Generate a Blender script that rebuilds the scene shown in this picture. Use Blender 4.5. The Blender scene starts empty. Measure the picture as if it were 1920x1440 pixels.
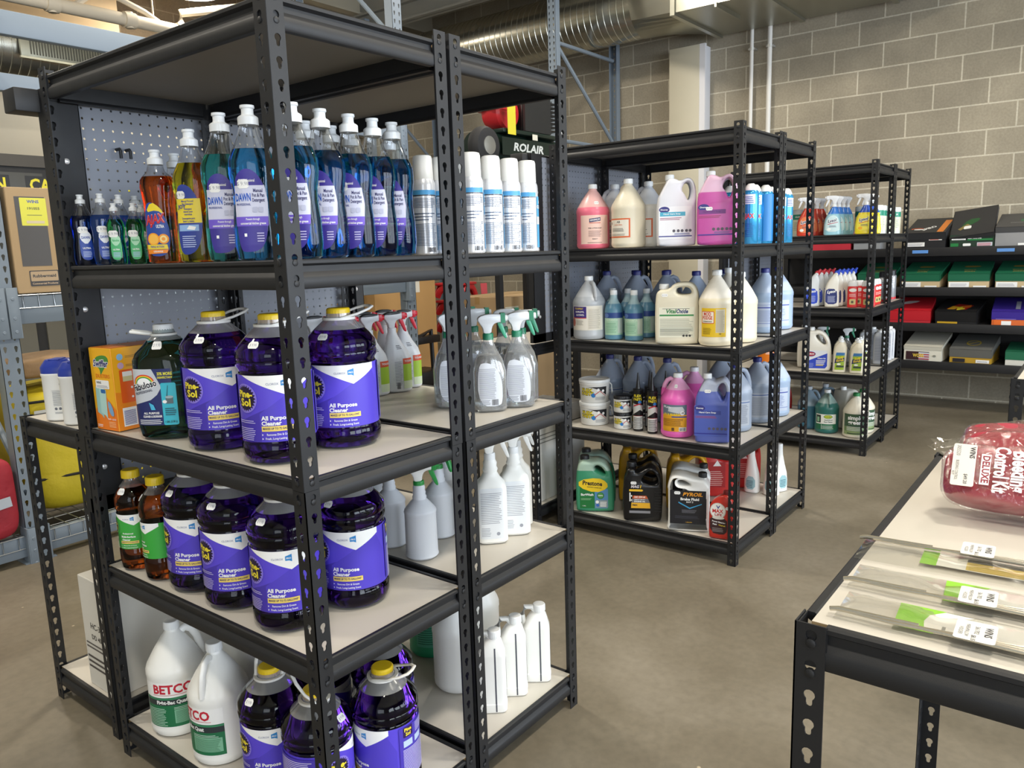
import bpy, bmesh, math, random
from math import sin, cos, pi, radians
from mathutils import Vector, Matrix
from mathutils.geometry import tessellate_polygon
random.seed(7)
S = bpy.context.scene
COL = S.collection

# ------------------------------------------------------------------ camera
CAM = Vector((-0.8827, -1.1984, 1.3575))
F_ = Vector((0.777484, 0.605965, -0.168301)).normalized()
ROLL = -0.032
R0 = F_.cross(Vector((0, 0, 1))).normalized(); U0 = R0.cross(F_)
R_ = R0*cos(ROLL) + U0*sin(ROLL); U_ = U0*cos(ROLL) - R0*sin(ROLL)
cd = bpy.data.cameras.new('camera'); cam = bpy.data.objects.new('camera', cd); COL.objects.link(cam)
M_ = Matrix((( R_.x, U_.x, -F_.x), (R_.y, U_.y, -F_.y), (R_.z, U_.z, -F_.z))).to_4x4(); M_.translation = CAM
cam.matrix_world = M_
cd.sensor_width = 36.0; cd.lens = 1461.4/1920*36; cd.clip_start = .05
S.camera = cam
# ------------------------------------------------------------------ view and light
S.view_settings.view_transform = 'Standard'; S.view_settings.look = 'None'
S.view_settings.gamma = 1; S.view_settings.use_curve_mapping = False
S.view_settings.exposure = 0.0
S.cycles.max_bounces = 10; S.cycles.transparent_max_bounces = 24; S.cycles.transmission_bounces = 8
S.cycles.caustics_reflective = False; S.cycles.caustics_refractive = False
S.cycles.sample_clamp_indirect = 6
W = bpy.data.worlds.new('world'); S.world = W; W.use_nodes = True
W.node_tree.nodes['Background'].inputs[0].default_value = (.62, .72, .9, 1)
W.node_tree.nodes['Background'].inputs[1].default_value = .6
def area(name, loc, tgt, sx, sy, power, col, shape='RECTANGLE'):
    l = bpy.data.lights.new(name, 'AREA'); l.shape = shape; l.size = sx; l.size_y = sy; l.energy = power; l.color = col
    o = bpy.data.objects.new(name, l); COL.objects.link(o); o.location = loc
    o.rotation_euler = (Vector(tgt)-Vector(loc)).to_track_quat('-Z', 'Y').to_euler(); return o
# daylight entering by the store windows in the right-hand wall
for i, x in enumerate((-2.2, 0.2, 2.6, 5.0)):
    area('window_daylight', (x, -6.35, 1.9), (x, 0, 1.6), 2.0, 2.2, 150, (.80, .89, 1.0))
# daylight by the glazed entrance behind the camera
area('entrance_daylight', (-4.9, -3.6, 1.7), (0, -1.5, 1.2), 2.2, 2.4, 70, (.86, .92, 1.0))
LAMPS = [(-1.2, -1.6), (1.3, -1.6), (3.8, -1.6), (-1.2, 2.2), (1.5, 2.2), (4.2, 2.0), (0.8, 4.6), (3.59, 5.96)]
LAMP_Z = 3.92
for x, y in LAMPS:
    area('lamp_light', (x, y, LAMP_Z-.09), (x, y, 0), .36, .36, 48, (1.0, .925, .81), 'DISK')

# ------------------------------------------------------------------ materials
def lin(h):
    h = h.lstrip('#'); o = []
    for i in (0, 2, 4):
        c = int(h[i:i+2], 16)/255; o.append(c/12.92 if c <= .04045 else ((c+.055)/1.055)**2.4)
    return (*o, 1)
_M = {}
def mat(hexc, rough=.5, metal=0, kind='', name=None, **k):
    key = (hexc, rough, metal, kind, name, tuple(sorted(k.items())))
    if key in _M: return _M[key]
    m = bpy.data.materials.new(name or ('m_'+hexc.strip('#')+kind)); m.use_nodes = True
    nt = m.node_tree; N = nt.nodes; L = nt.links; b = N['Principled BSDF']
    col = lin(hexc); b.inputs['Base Color'].default_value = col
    b.inputs['Roughness'].default_value = rough; b.inputs['Metallic'].default_value = metal
    if kind == 'liquid':
        b.inputs['Transmission Weight'].default_value = 1; b.inputs['IOR'].default_value = k.get('ior', 1.33)
    elif kind == 'clear':      # thin clear plastic shell
        t = N.new('ShaderNodeBsdfTransparent'); t.inputs[0].default_value = col
        g = N.new('ShaderNodeBsdfGlossy'); g.inputs['Roughness'].default_value = rough; g.inputs[0].default_value = (1, 1, 1, 1)
        lw = N.new('ShaderNodeLayerWeight'); lw.inputs[0].default_value = .25
        mp = N.new('ShaderNodeMapRange'); mp.inputs[3].default_value = k.get('f0', .05); mp.inputs[4].default_value = .75
        x = N.new('ShaderNodeMixShader'); L.new(lw.outputs['Facing'], mp.inputs[0]); L.new(mp.outputs[0], x.inputs[0])
        L.new(t.outputs[0], x.inputs[1]); L.new(g.outputs[0], x.inputs[2])
        if k.get('haze'):
            d = N.new('ShaderNodeBsdfDiffuse'); d.inputs[0].default_value = (.8, .8, .8, 1)
            y = N.new('ShaderNodeMixShader'); y.inputs[0].default_value = k['haze']
            L.new(x.outputs[0], y.inputs[1]); L.new(d.outputs[0], y.inputs[2]); x = y
        L.new(x.outputs[0], N['Material Output'].inputs[0])
    elif kind == 'milky':      # translucent plastic
        b.inputs['Subsurface Weight'].default_value = k.get('sss', .35)
        b.inputs['Subsurface Radius'].default_value = (.02, .02, .02); b.inputs['Subsurface Scale'].default_value = 1
    elif kind == 'emit':
        b.inputs['Emission Color'].default_value = col; b.inputs['Emission Strength'].default_value = k.get('e', 5)
    if kind in ('', 'powder') and k.get('n', 1):
        tc = N.new('ShaderNodeTexCoord'); nz = N.new('ShaderNodeTexNoise'); nz.inputs['Scale'].default_value = k.get('ns', 25)
        nz.inputs['Detail'].default_value = 4; L.new(tc.outputs['Object'], nz.inputs['Vector'])
        mr = N.new('ShaderNodeMapRange'); mr.inputs[3].default_value = max(rough-.06, 0); mr.inputs[4].default_value = min(rough+.08, 1)
        L.new(nz.outputs[0], mr.inputs[0]); L.new(mr.outputs[0], b.inputs['Roughness'])
    if kind == 'powder':       # orange-peel powder coat
        n2 = N.new('ShaderNodeTexNoise'); n2.inputs['Scale'].default_value = 900; L.new(tc.outputs['Object'], n2.inputs['Vector'])
        bp = N.new('ShaderNodeBump'); bp.inputs['Strength'].default_value = .12; bp.inputs['Distance'].default_value = .001
        L.new(n2.outputs[0], bp.inputs['Height']); L.new(bp.outputs[0], b.inputs['Normal'])
    if k.get('bump'):
        tc2 = N.new('ShaderNodeTexCoord'); n3 = N.new('ShaderNodeTexNoise'); n3.inputs['Scale'].default_value = k.get('bs', 12); n3.inputs['Detail'].default_value = 5
        L.new(tc2.outputs['Object'], n3.inputs['Vector'])
        bp = N.new('ShaderNodeBump'); bp.inputs['Strength'].default_value = k['bump']; bp.inputs['Distance'].default_value = k.get('bd', .01)
        L.new(n3.outputs[0], bp.inputs['Height']); L.new(bp.outputs[0], b.inputs['Normal'])
    _M[key] = m; return m
BLACK = mat('#191a1d', .5, 0, 'powder', 'black_powder_coat')
WHITE = mat('#f2f2ee', .3); CAPW = mat('#eceeee', .35)
INK = mat('#23222a', .5, n=0); INKW = mat('#f4f4f2', .45, n=0)

# ------------------------------------------------------------------ mesh builder
class B:
    def __init__(s): s.v = []; s.f = []; s.mi = []; s.mats = []; s.sm = []
    def mx(s, m):
        if m not in s.mats: s.mats.append(m)
        return s.mats.index(m)
    def add(s, vs, fs, m, sm=True, M=None):
        b = len(s.v)
        if M is not None: vs = [M @ Vector(v) for v in vs]
        s.v += [tuple(v) for v in vs]
        for i, f in enumerate(fs):
            s.f.append([b+j for j in f]); s.mi.append(s.mx(m[i] if isinstance(m, list) else m)); s.sm.append(sm)
        return s
    def box(s, x0, x1, y0, y1, z0, z1, m, M=None, bev=0, seg=2):
        if bev:
            bm = bmesh.new(); bmesh.ops.create_cube(bm, size=1)
            for v in bm.verts: v.co = Vector(((x0+x1)/2+v.co.x*(x1-x0), (y0+y1)/2+v.co.y*(y1-y0), (z0+z1)/2+v.co.z*(z1-z0)))
            bmesh.ops.bevel(bm, geom=bm.edges[:], offset=bev, segments=seg, profile=.5, affect='EDGES')
            bm.verts.index_update()
            s.add([v.co.copy() for v in bm.verts], [[v.index for v in f.verts] for f in bm.faces], m, True, M); bm.free(); return s
        vs = [(x, y, z) for x in (x0, x1) for y in (y0, y1) for z in (z0, z1)]
        return s.add(vs, [(0, 1, 3, 2), (4, 6, 7, 5), (0, 4, 5, 1), (2, 3, 7, 6), (0, 2, 6, 4), (1, 5, 7, 3)], m, False, M)
    def loft(s, secs, m, seg=36, M=None, cap=(1, 1)):
        vs = []; fs = []; ms = []
        for q in secs:
            for k in range(seg):
                x, y = sxy(q, 2*pi*k/seg); vs.append((x, y, q[0]))
        for i in range(len(secs)-1):
            for k in range(seg):
                k2 = (k+1) % seg; fs.append((i*seg+k, i*seg+k2, (i+1)*seg+k2, (i+1)*seg+k)); ms.append(m(i) if callable(m) else m)
        if cap[0]: fs.append(tuple(range(seg))[::-1]); ms.append(m(0) if callable(m) else m)
        if cap[1]: fs.append(tuple((len(secs)-1)*seg+k for k in range(seg))); ms.append(m(len(secs)-2) if callable(m) else m)
        return s.add(vs, fs, ms, True, M)
    def cyl(s, x, y, z0, z1, r, m, seg=20, M=None):
        return s.loft([(z0, r, r, 2, x, y), (z1, r, r, 2, x, y)], m, seg, M)
    def tube(s, pts, r, m, seg=10, closed=False, flat=1.0, M=None, up=(0, 0, 1)):
        P = [Vector(p) for p in pts]; n = len(P); vs = []; fs = []
        rr = r if isinstance(r, (list, tuple)) else [r]*n
        for i, p in enumerate(P):
            a = P[(i-1) % n] if (closed or i) else p; c = P[(i+1) % n] if (closed or i < n-1) else p
            t = (c-a).normalized(); u = Vector(up)
            if abs(t.dot(u)) > .98: u = Vector((1, 0, 0))
            e = t.cross(u).normalized(); g = e.cross(t)
            for k in range(seg):
                w = 2*pi*k/seg; vs.append(p+e*cos(w)*rr[i]+g*sin(w)*rr[i]*flat)
        for i in range(n if closed else n-1):
            j = (i+1) % n
            for k in range(seg):
                k2 = (k+1) % seg; fs.append((i*seg+k, i*seg+k2, j*seg+k2, j*seg+k))
        if not closed: fs += [tuple(range(seg))[::-1], tuple((n-1)*seg+k for k in range(seg))]
        return s.add(vs, fs, m, True, M)
    def prism(s, out, t, m, holes=(), M=None, y0=None, bev=0):
        """outline in x,z; thickness along y centred (or from y0)"""
        a = -t/2 if y0 is None else y0; b = a+t
        loops = [out]+list(holes)
        def off(l, d, inward):
            n = len(l); o = []
            for i in range(n):
                p0, p1, p2 = Vector(l[i-1]), Vector(l[i]), Vector(l[(i+1) % n])
                d1 = (p1-p0); d2 = (p2-p1)
                if d1.length < 1e-7 or d2.length < 1e-7: o.append(tuple(p1)); continue
                n1 = Vector((-d1.y, d1.x)).normalized(); n2 = Vector((-d2.y, d2.x)).normalized(); nn = n1+n2
                nn = nn/max(nn.length_squared/2, .5) if nn.length > 1e-4 else n1
                o.append((p1.x+nn.x*d, p1.y+nn.y*d))
            return o
        def ar(l): return sum(l[i-1][0]*l[i][1]-l[i][0]*l[i-1][1] for i in range(len(l)))
        loops = [l if (ar(l) > 0) == (i == 0) else l[::-1] for i, l in enumerate(loops)]
        inn = [off(l, bev, True) for l in loops] if bev else loops
        tri = tessellate_polygon([[Vector((x, y, 0)) for x, y in l] for l in inn])
        fl = [p for l in inn for p in l]; n = len(fl); fo = [p for l in loops for p in l]
        vs = [(x, a, z) for x, z in fl]+[(x, b, z) for x, z in fl]
        fs = [tuple(q) for q in tri]+[tuple(i+n for i in q[::-1]) for q in tri]
        if bev:
            mid = [p for l in loops for p in off(l, bev*.3, True)]
            vs += [(x, a+bev, z) for x, z in fo]+[(x, b-bev, z) for x, z in fo]+[(x, a+bev*.3, z) for x, z in mid]+[(x, b-bev*.3, z) for x, z in mid]
        c = 0
        for l in loops:
            k = len(l)
            for i in range(k):
                p, q = c+i, c+(i+1) % k
                if bev:
                    fs += [(p, q, q+4*n, p+4*n), (p+4*n, q+4*n, q+2*n, p+2*n), (p+2*n, q+2*n, q+3*n, p+3*n), (p+3*n, q+3*n, q+5*n, p+5*n), (p+5*n, q+5*n, q+n, p+n)]
                else: fs.append((p, q, q+n, p+n))
            c += k
        return s.add(vs, fs, m, True, M)
def sxy(q, t):
    z, a, b = q[:3]; p = q[3] if len(q) > 3 else 2; cx = q[4] if len(q) > 4 else 0; cy = q[5] if len(q) > 5 else 0
    c, s_ = cos(t), sin(t); e = 2/p
    return cx+a*math.copysign(abs(c)**e, c), cy+b*math.copysign(abs(s_)**e, s_)
def obj(name, b, parent=None, ang=35):
    me = bpy.data.meshes.new(name); me.from_pydata(b.v, [], b.f)
    for m in b.mats: me.materials.append(m)
    me.polygons.foreach_set('material_index', b.mi); me.polygons.foreach_set('use_smooth', b.sm)
    bm = bmesh.new(); bm.from_mesh(me); bmesh.ops.recalc_face_normals(bm, faces=bm.faces[:]); bm.to_mesh(me); bm.free()
    me.update(); me.set_sharp_from_angle(angle=radians(ang))
    o = bpy.data.objects.new(name, me); COL.objects.link(o); o.parent = parent; return o
def rawobj(name, b, parent=None):
    me = bpy.data.meshes.new(name); me.from_pydata(b.v, [], b.f)
    for m in b.mats: me.materials.append(m)
    me.polygons.foreach_set('material_index', b.mi)
    o = bpy.data.objects.new(name, me); COL.objects.link(o); o.parent = parent; return o
def thing(name, loc=(0, 0, 0), rz=0, label=None, cat=None, group=None):
    o = bpy.data.objects.new(name, None); COL.objects.link(o); o.location = loc; o.rotation_euler = (0, 0, radians(rz)); o.empty_display_size = .05
    if label: o['label'] = label
    if cat: o['category'] = cat
    if group: o['group'] = group
    return o
def tag(o, label, cat, group=None):
    o['label'] = label; o['category'] = cat
    if group: o['group'] = group
    return o
def struct(o): o['kind'] = 'structure'; return o
def dup(o, parent=None):
    c = o.copy(); COL.objects.link(c); c.parent = parent
    for ch in list(o.children): dup(ch, c)
    return c

# ------------------------------------------------------------------ flat artwork wrapped on surfaces
_G = {}
def glyphs(s, bold):
    key = (s, bold)
    if key in _G: return _G[key]
    cu = bpy.data.curves.new('t', 'FONT'); cu.body = s; cu.size = 1; cu.align_x = 'CENTER'; cu.align_y = 'CENTER'; cu.resolution_u = 2; cu.offset = bold
    o = bpy.data.objects.new('t', cu); COL.objects.link(o); dg = bpy.context.evaluated_depsgraph_get()
    me = bpy.data.meshes.new_from_object(o.evaluated_get(dg)); vs = [(v.co.x, v.co.y) for v in me.vertices]; fs = [tuple(p.vertices) for p in me.polygons]
    bpy.data.objects.remove(o); bpy.data.curves.remove(cu); bpy.data.meshes.remove(me)
    xs = [v[0] for v in vs] or [0, 1]; cx = (max(xs)+min(xs))/2
    _G[key] = ([(x-cx, y) for x, y in vs], fs, max(xs)-min(xs)); return _G[key]
class Art:
    """flat drawing, metres; x to the right, y up"""
    def __init__(s): s.v = []; s.f = []; s.m = []; s.l = 0
    def poly(s, pts, m):
        s.l += 1; b = len(s.v); s.v += [(x, y, s.l) for x, y in pts]
        if len(pts) <= 4: s.f.append(tuple(range(b, b+len(pts)))); s.m.append(m)
        else:
            for t in tessellate_polygon([[Vector((x, y, 0)) for x, y in pts]]): s.f.append(tuple(b+i for i in t)); s.m.append(m)
        return s
    def rect(s, x0, x1, y0, y1, m): return s.poly([(x0, y0), (x1, y0), (x1, y1), (x0, y1)], m)
    def ell(s, cx, cy, rx, ry, m, n=20): return s.poly([(cx+rx*cos(2*pi*k/n), cy+ry*sin(2*pi*k/n)) for k in range(n)], m)
    def rrect(s, x0, x1, y0, y1, r, m, n=4):
        p = []
        for cx, cy, a in ((x1-r, y1-r, 0), (x0+r, y1-r, 90), (x0+r, y0+r, 180), (x1-r, y0+r, 270)):
            p += [(cx+r*cos(radians(a+90*k/n)), cy+r*sin(radians(a+90*k/n))) for k in range(n+1)]
        return s.poly(p, m)
    def text(s, t, x, y, h, m, bold=.02, w=None, rot=0, skew=0):
        s.l += 1; bold = .09 if bold >= .1 else min(bold, .035); vs, fs, wd = glyphs(t, bold); sx = h if w is None else w/max(wd, .01); b = len(s.v); c, q = cos(radians(rot)), sin(radians(rot))
        for u, v in vs:
            u2 = u*sx+v*h*skew; v2 = v*h; s.v.append((x+u2*c-v2*q, y+u2*q+v2*c, s.l))
        for f in fs: s.f.append(tuple(b+i for i in f)); s.m.append(m)
        return s
    def lines(s, x0, x1, y0, y1, n, m, fill=.5, jag=.15):
        s.l += 1; h = (y1-y0)/n
        for i in range(n):
            y = y0+h*i; e = x1-(x1-x0)*jag*random.random(); b = len(s.v)
            s.v += [(x0, y, s.l), (e, y, s.l), (e, y+h*fill, s.l), (x0, y+h*fill, s.l)]; s.f.append((b, b+1, b+2, b+3)); s.m.append(m)
        return s
    def barcode(s, x0, x1, y0, y1, m=None, bg=None):
        if bg is not None: s.rect(x0-.002, x1+.002, y0-.002, y1+.002, bg)
        s.l += 1; x = x0; rnd = random.Random(3)
        while x < x1-.0012:
            w = rnd.choice((.0006, .001, .0014)); b = len(s.v); s.v += [(x, y0, s.l), (x+w, y0, s.l), (x+w, y1, s.l), (x, y1, s.l)]; s.f.append((b, b+1, b+2, b+3)); s.m.append(m or INK); x += w+rnd.choice((.0007, .0012))
        return s
    def build(s, fn, step=None, dl=.00012, off=.0005):
        bm = bmesh.new(); mats = []
        vs = [bm.verts.new(v) for v in s.v]
        for f, m in zip(s.f, s.m):
            if m not in mats: mats.append(m)
            try: q = bm.faces.new([vs[i] for i in f]); q.material_index = mats.index(m)
            except ValueError: pass
        if step:
            xs = [v[0] for v in s.v]; k = math.floor(min(xs)/step)+1
            while k*step < max(xs):
                bmesh.ops.bisect_plane(bm, geom=bm.verts[:]+bm.edges[:]+bm.faces[:], dist=1e-7, plane_co=(k*step, 0, 0), plane_no=(1, 0, 0)); k += 1
        y0, y1 = min(v[1] for v in s.v), max(v[1] for v in s.v)
        for z in getattr(fn, 'ys', ()):
            if y0 < z < y1: bmesh.ops.bisect_plane(bm, geom=bm.verts[:]+bm.edges[:]+bm.faces[:], dist=1e-7, plane_co=(0, z, 0), plane_no=(0, 1, 0))
        b = B(); b.mats = mats; bm.verts.ensure_lookup_table(); bm.verts.index_update()
        b.v = [tuple(fn(v.co.x, v.co.y, off+dl*v.co.z)) for v in bm.verts]
        for f in bm.faces: b.f.append([v.index for v in f.verts]); b.mi.append(f.material_index); b.sm.append(False)
        bm.free(); return b
def sec_at(secs, z):
    for i in range(len(secs)-1):
        a, c = secs[i], secs[i+1]
        if a[0] <= z <= c[0] and c[0] > a[0]:
            t = (z-a[0])/(c[0]-a[0]); g = lambda q, i, d: q[i] if len(q) > i else d
            return tuple(g(a, j, d)*(1-t)+g(c, j, d)*t for j, d in ((1, 0), (2, 0), (3, 2), (4, 0), (5, 0)))
    q = secs[-1]; return (q[1], q[2], q[3] if len(q) > 3 else 2, q[4] if len(q) > 4 else 0, q[5] if len(q) > 5 else 0)
def wrap(secs, R, rot=0):
    """x = arc length from the front (-Y); y = height"""
    def fn(x, y, d):
        a, b_, p, cx, cy = sec_at(secs, y); t = -pi/2+x/R+radians(rot)
        r = (abs(cos(t)/(a+d))**p+abs(sin(t)/(b_+d))**p)**(-1/p); return (cx+r*cos(t), cy+r*sin(t), y)
    fn.ys = [q[0] for q in secs]; return fn
def flat_front(secs):
    """plan projection on the -Y face of a flat-sided bottle"""
    def fn(x, y, d):
        a, b_, p, cx, cy = sec_at(secs, y); u = min(abs((x-cx)/a), .985)
        return (x, cy-(b_)*(1-u**p)**(1/p)-d, y)
    fn.ys = [q[0] for q in secs]; return fn
def planar(o, ex, ey):
    o = Vector(o); ex = Vector(ex); ey = Vector(ey); n = ex.cross(ey)
    return lambda x, y, d: o+ex*x+ey*y+n*d

# ------------------------------------------------------------------ boltless racks
PW = .036; PT = .002; IN = .0381
def keyhole(cx, z):        # z = top of the round hole
    r = .0068; w = .0038; c = z-r; p = []
    for k in range(9):
        a = radians(-35+250*k/8); p.append((cx+r*cos(a), c+r*sin(a)))
    p += [(cx-w, z-.0128), (cx-w, z-.0175), (cx-w*.7, z-.0208), (cx, z-.0218), (cx+w*.7, z-.0208), (cx+w, z-.0175), (cx+w, z-.0128)]
    return p
def flange(b, h0, h1, grow=0):
    n = int(round((h1-h0)/IN)); holes = [keyhole(.0195, h0+IN*k+.031) for k in range(n)]
    out = [(0, h0), (PW, h0), (PW, h1), (0, h1)]
    b.prism(out, PT+grow, BLACK, holes, y0=-grow)
    b.prism(out, PT+grow, BLACK, holes, M=Matrix(((0, 1, 0, 0), (1, 0, 0, 0), (0, 0, 1, 0), (0, 0, 0, 1))), y0=-grow)
_PM = {}
def post(parent, x, y, qx, qy, z0=0, halves=2):
    """L-angle, outer corner at x,y, flanges running towards qx,qy"""
    if halves not in _PM:
        b = B(); H = .9144
        if halves == 2: flange(b, 0, H-.0008); flange(b, H, 2*H, .0006)
        else: flange(b, 0, H)
        _PM[halves] = rawobj('post', b); o = _PM[halves]
    else: o = _PM[halves].copy(); COL.objects.link(o)
    o.parent = parent; o.location = (x, y, z0); o.scale = (qx, qy, 1); return o
PROF = [(.015, 0), (.013, .0015), (.005, .0015), (.0022, -.001), (.0022, -.0065), (.0095, -.011), (.0095, -.022), (.003, -.0295), (.0012, -.033), (.0012, -.050), (.004, -.054), (.017, -.054), (.017, -.051), (.013, -.045)]
def beam(parent, x0, y0, x1, y1, zt, nx, ny, h=1.0):
    """beam along the outer line (x0,y0)-(x1,y1); (nx,ny) points inwards"""
    d = Vector((x1-x0, y1-y0, 0)); L = d.length; d.normalize(); n = Vector((nx, ny, 0)); b = B(); vs = []; k = len(PROF)
    e = PW-.001
    for t in (e, L-e):
        for i, z in PROF: p = Vector((x0, y0, zt+z*h))+d*t+n*i; vs.append(p)
    fs = [(i, (i+1) % k, k+(i+1) % k, k+i) for i in range(k)]
    fs += [tuple(q) for q in tessellate_polygon([[Vector((i, z, 0)) for i, z in PROF]])]; fs += [tuple(j+k for j in q) for q in tessellate_polygon([[Vector((i, z, 0)) for i, z in PROF]])]
    b.add(vs, fs, BLACK)
    # end plates behind the post flange and rivet heads that sit in the keyholes
    for t, sg in ((0, 1), (L, -1)):
        a = Vector((x0, y0, 0))+d*(t+sg*.004); c = a+d*sg*(.033)
        q = [a+n*.0028, c+n*.0028, c+n*.0045, a+n*.0045]
        vs = [v+Vector((0, 0, zt-.052*h)) for v in q]+[v+Vector((0, 0, zt+.001)) for v in q]
        b.add(vs, [(0, 1, 2, 3), (4, 5, 6, 7), (0, 1, 5, 4), (1, 2, 6, 5), (2, 3, 7, 6), (3, 0, 4, 7)], BLACK, False)
        z0 = round((zt-.03)/IN)*IN
        for zz in (z0+.0315-.017, z0+.0315-.017-IN*.999):
            if zz < zt-.06 or zz > zt+.01: continue
            c = Vector((x0, y0, zz))+d*(t+sg*.0195); rim = []
            for r_, o_ in ((.0058, .003), (.0058, -.0018), (.0045, -.0026)):
                rim += [c+d*cos(w*pi/5)*r_+Vector((0, 0, sin(w*pi/5)*r_))+n*o_ for w in range(10)]
            b.add(rim, [(i, (i+1) % 10, 10+(i+1) % 10, 10+i) for i in range(10)]+[(10+i, 10+(i+1) % 10, 20+(i+1) % 10, 20+i) for i in range(10)]+[tuple(range(20, 30))], BLACK, False)
    return obj('beam', b, parent)
BOARD = mat('#cec8bd', .38, 0, '', None, ns=6); BEDGE = mat('#b89f78', .8); BUND = mat('#8f8a82', .6, 0, '', 'shelf_underside_shade', ns=6)  # underside: same pale board, with the shade below it put into a darker grey
def board(parent, x0, x1, y0, y1, zt, chips=False):
    b = B(); c = .03
    o = [(x0+.018, y0+c+.01), (x0+c+.01, y0+.018), (x1-c-.01, y0+.018), (x1-.018, y0+c+.01), (x1-.018, y1-c-.01), (x1-c-.01, y1-.018), (x0+c+.01, y1-.018), (x0+.018, y1-c-.01)]
    o = [(x0+.004, y0+.004), (x1-.004, y0+.004), (x1-.004, y1-.004), (x0+.004, y1-.004)]
    i = [(x0+.0152, y0+.0152), (x1-.0152, y0+.0152), (x1-.0152, y1-.0152), (x0+.0152, y1-.0152)]
    n = 4; t = zt-.0005; l = zt-.0125
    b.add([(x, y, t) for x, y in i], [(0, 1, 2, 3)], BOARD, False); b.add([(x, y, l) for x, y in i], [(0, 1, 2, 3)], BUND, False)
    b.add([(x, y, t) for x, y in i]+[(x, y, l) for x, y in i], [(k, (k+1) % n, n+(k+1) % n, n+k) for k in range(n)], BEDGE, False)
    return obj('shelf_board', b, parent)
def rack(x0, y0, dx, dy, levels, label, z0=0, halves=2, boards=True, name='shelving_rack', group=None, top_in=False):
    r = thing(name, (0, 0, 0), 0, label, 'shelving rack', group)
    x1, y1 = x0+dx, y0+dy
    for x, y, a, c in ((x0, y0, 1, 1), (x1, y0, -1, 1), (x1, y1, -1, -1), (x0, y1, 1, -1)): post(r, x, y, a, c, z0, halves)
    for z in levels:
        z += z0
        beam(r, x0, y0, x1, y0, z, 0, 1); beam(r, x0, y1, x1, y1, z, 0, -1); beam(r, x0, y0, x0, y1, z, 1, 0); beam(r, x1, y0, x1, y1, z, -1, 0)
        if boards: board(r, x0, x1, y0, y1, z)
    return r
D_ = .4572; W_ = .9144
L1 = (1.808, 1.353, .935, .557, .10)
rack(0, 0, D_, W_, L1, 'black steel shelving rack nearest the camera, holding purple cleaner jugs and blue dish soap')
rack(D_+.0125, 0, D_, W_, L1, 'black steel rack behind the nearest one, holding white spray cans and clear trigger bottles', z0=-.0)
X2 = 2.16; X3 = 4.26
L2 = (1.808, 1.353, .935, .516, .098); L3 = (1.808, 1.39, .937, .516, .098)
rack(X2, 0, D_, W_, L2, 'black steel rack of the middle island facing left, holding pink gallon jugs and motor oil')
rack(X2+D_+.01, 0, D_, W_, L2, 'rear black steel rack of the middle island, holding blue cans and pale blue jugs')
rack(X3, -.01, D_, W_, L3, 'black steel rack of the far island facing left, holding disinfectant triggers and green jugs')
rack(X3+D_+.01, -.01, D_, W_, L3, 'rear black steel rack of the far island, holding green lidded wipe tubs')
# half-height end racks with pegboard backs
rack(.02, .985, W_-.02, .40, (.914-.002, .10), 'half-height black rack at the end of the nearest island, with wipe canisters on top', halves=1)
rack(2.09, .985, W_, .40, (.912, .10), 'half-height black rack at the far end of the middle island', halves=1)
def pegboard(x0, x1, y, z0, z1, label, m0, side=(.085, .07), hdr=(0, 0)):
    r = thing('pegboard_panel', (0, 0, 0), 0, label, 'pegboard')
    b = B(); b.box(x0+.01, x1-.01, y+.012, y+.014, z0+.02, z1-.01, m0); obj('pegboard', b, r)
    fr = B()
    for a, c in ((x0, x0+side[0]), (x1-side[1], x1)):
        fr.box(a, c, y, y+.002, z0, z1, BLACK); fr.box(a, a+.002, y, y+.03, z0, z1, BLACK); fr.box(c-.002, c, y, y+.006, z0, z1, BLACK)
    fr.box(x0, x1, y, y+.012, z0, z0+.04, BLACK)
    obj('frame', fr, r)
    h = B(); h.box(x0-hdr[0], x1+hdr[1], y+.016, y+.085, z1-.055, z1, BLACK, None, .003); obj('header_beam', h, r)
    sc = B(); scm = mat('#e8e8e8', .3, .6)
    for z in (z0+.12, (z0+z1)/2, z1-.17):
        for x in (x0+.04, x1-.035): sc.loft([(0, .0075, .0075), (.003, .007, .007), (.0045, .003, .003)], scm, 12, Matrix.Translation((x, y, z)) @ Matrix.Rotation(pi/2, 4, 'X'))
    obj('screws', sc, r)
    return r
def pegmat():
    m = bpy.data.materials.new('perforated_grey_hardboard'); m.use_nodes = True; nt = m.node_tree; N = nt.nodes; L = nt.links; b = N['Principled BSDF']
    b.inputs['Base Color'].default_value = lin('#8b909b'); b.inputs['Roughness'].default_value = .45
    tc = N.new('ShaderNodeTexCoord'); sp = N.new('ShaderNodeSeparateXYZ'); L.new(tc.outputs['Object'], sp.inputs[0])
    def mth(op, a, c):
        n = N.new('ShaderNodeMath'); n.operation = op
        for i, v in enumerate((a, c)):
            if v is None: continue
            if isinstance(v, (int, float)): n.inputs[i].default_value = v
            else: L.new(v, n.inputs[i])
        return n.outputs[0]
    q = []
    for ax in ('X', 'Z'):
        w = mth('WRAP', sp.outputs[ax], .0127); nn = w.node; nn.inputs[2].default_value = -.0127; q.append(mth('MULTIPLY', w, w))
    d = mth('SQRT', mth('ADD', q[0], q[1]), None); hole = mth('LESS_THAN', d, .0031)
    t = N.new('ShaderNodeBsdfTransparent'); x = N.new('ShaderNodeMixShader'); L.new(hole, x.inputs[0]); L.new(b.outputs[0], x.inputs[1]); L.new(t.outputs[0], x.inputs[2]); L.new(x.outputs[0], N['Material Output'].inputs[0])
    return m
PEG = pegmat()
pegboard(.005, 1.0, .925, .70, 1.785, 'grey pegboard in a black frame across the end of the nearest island', PEG, hdr=(.055, 0))
pegboard(2.03, 3.12, .925, .93, 1.785, 'grey pegboard in a black frame across the end of the middle island', PEG, hdr=(.04, 0))
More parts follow.
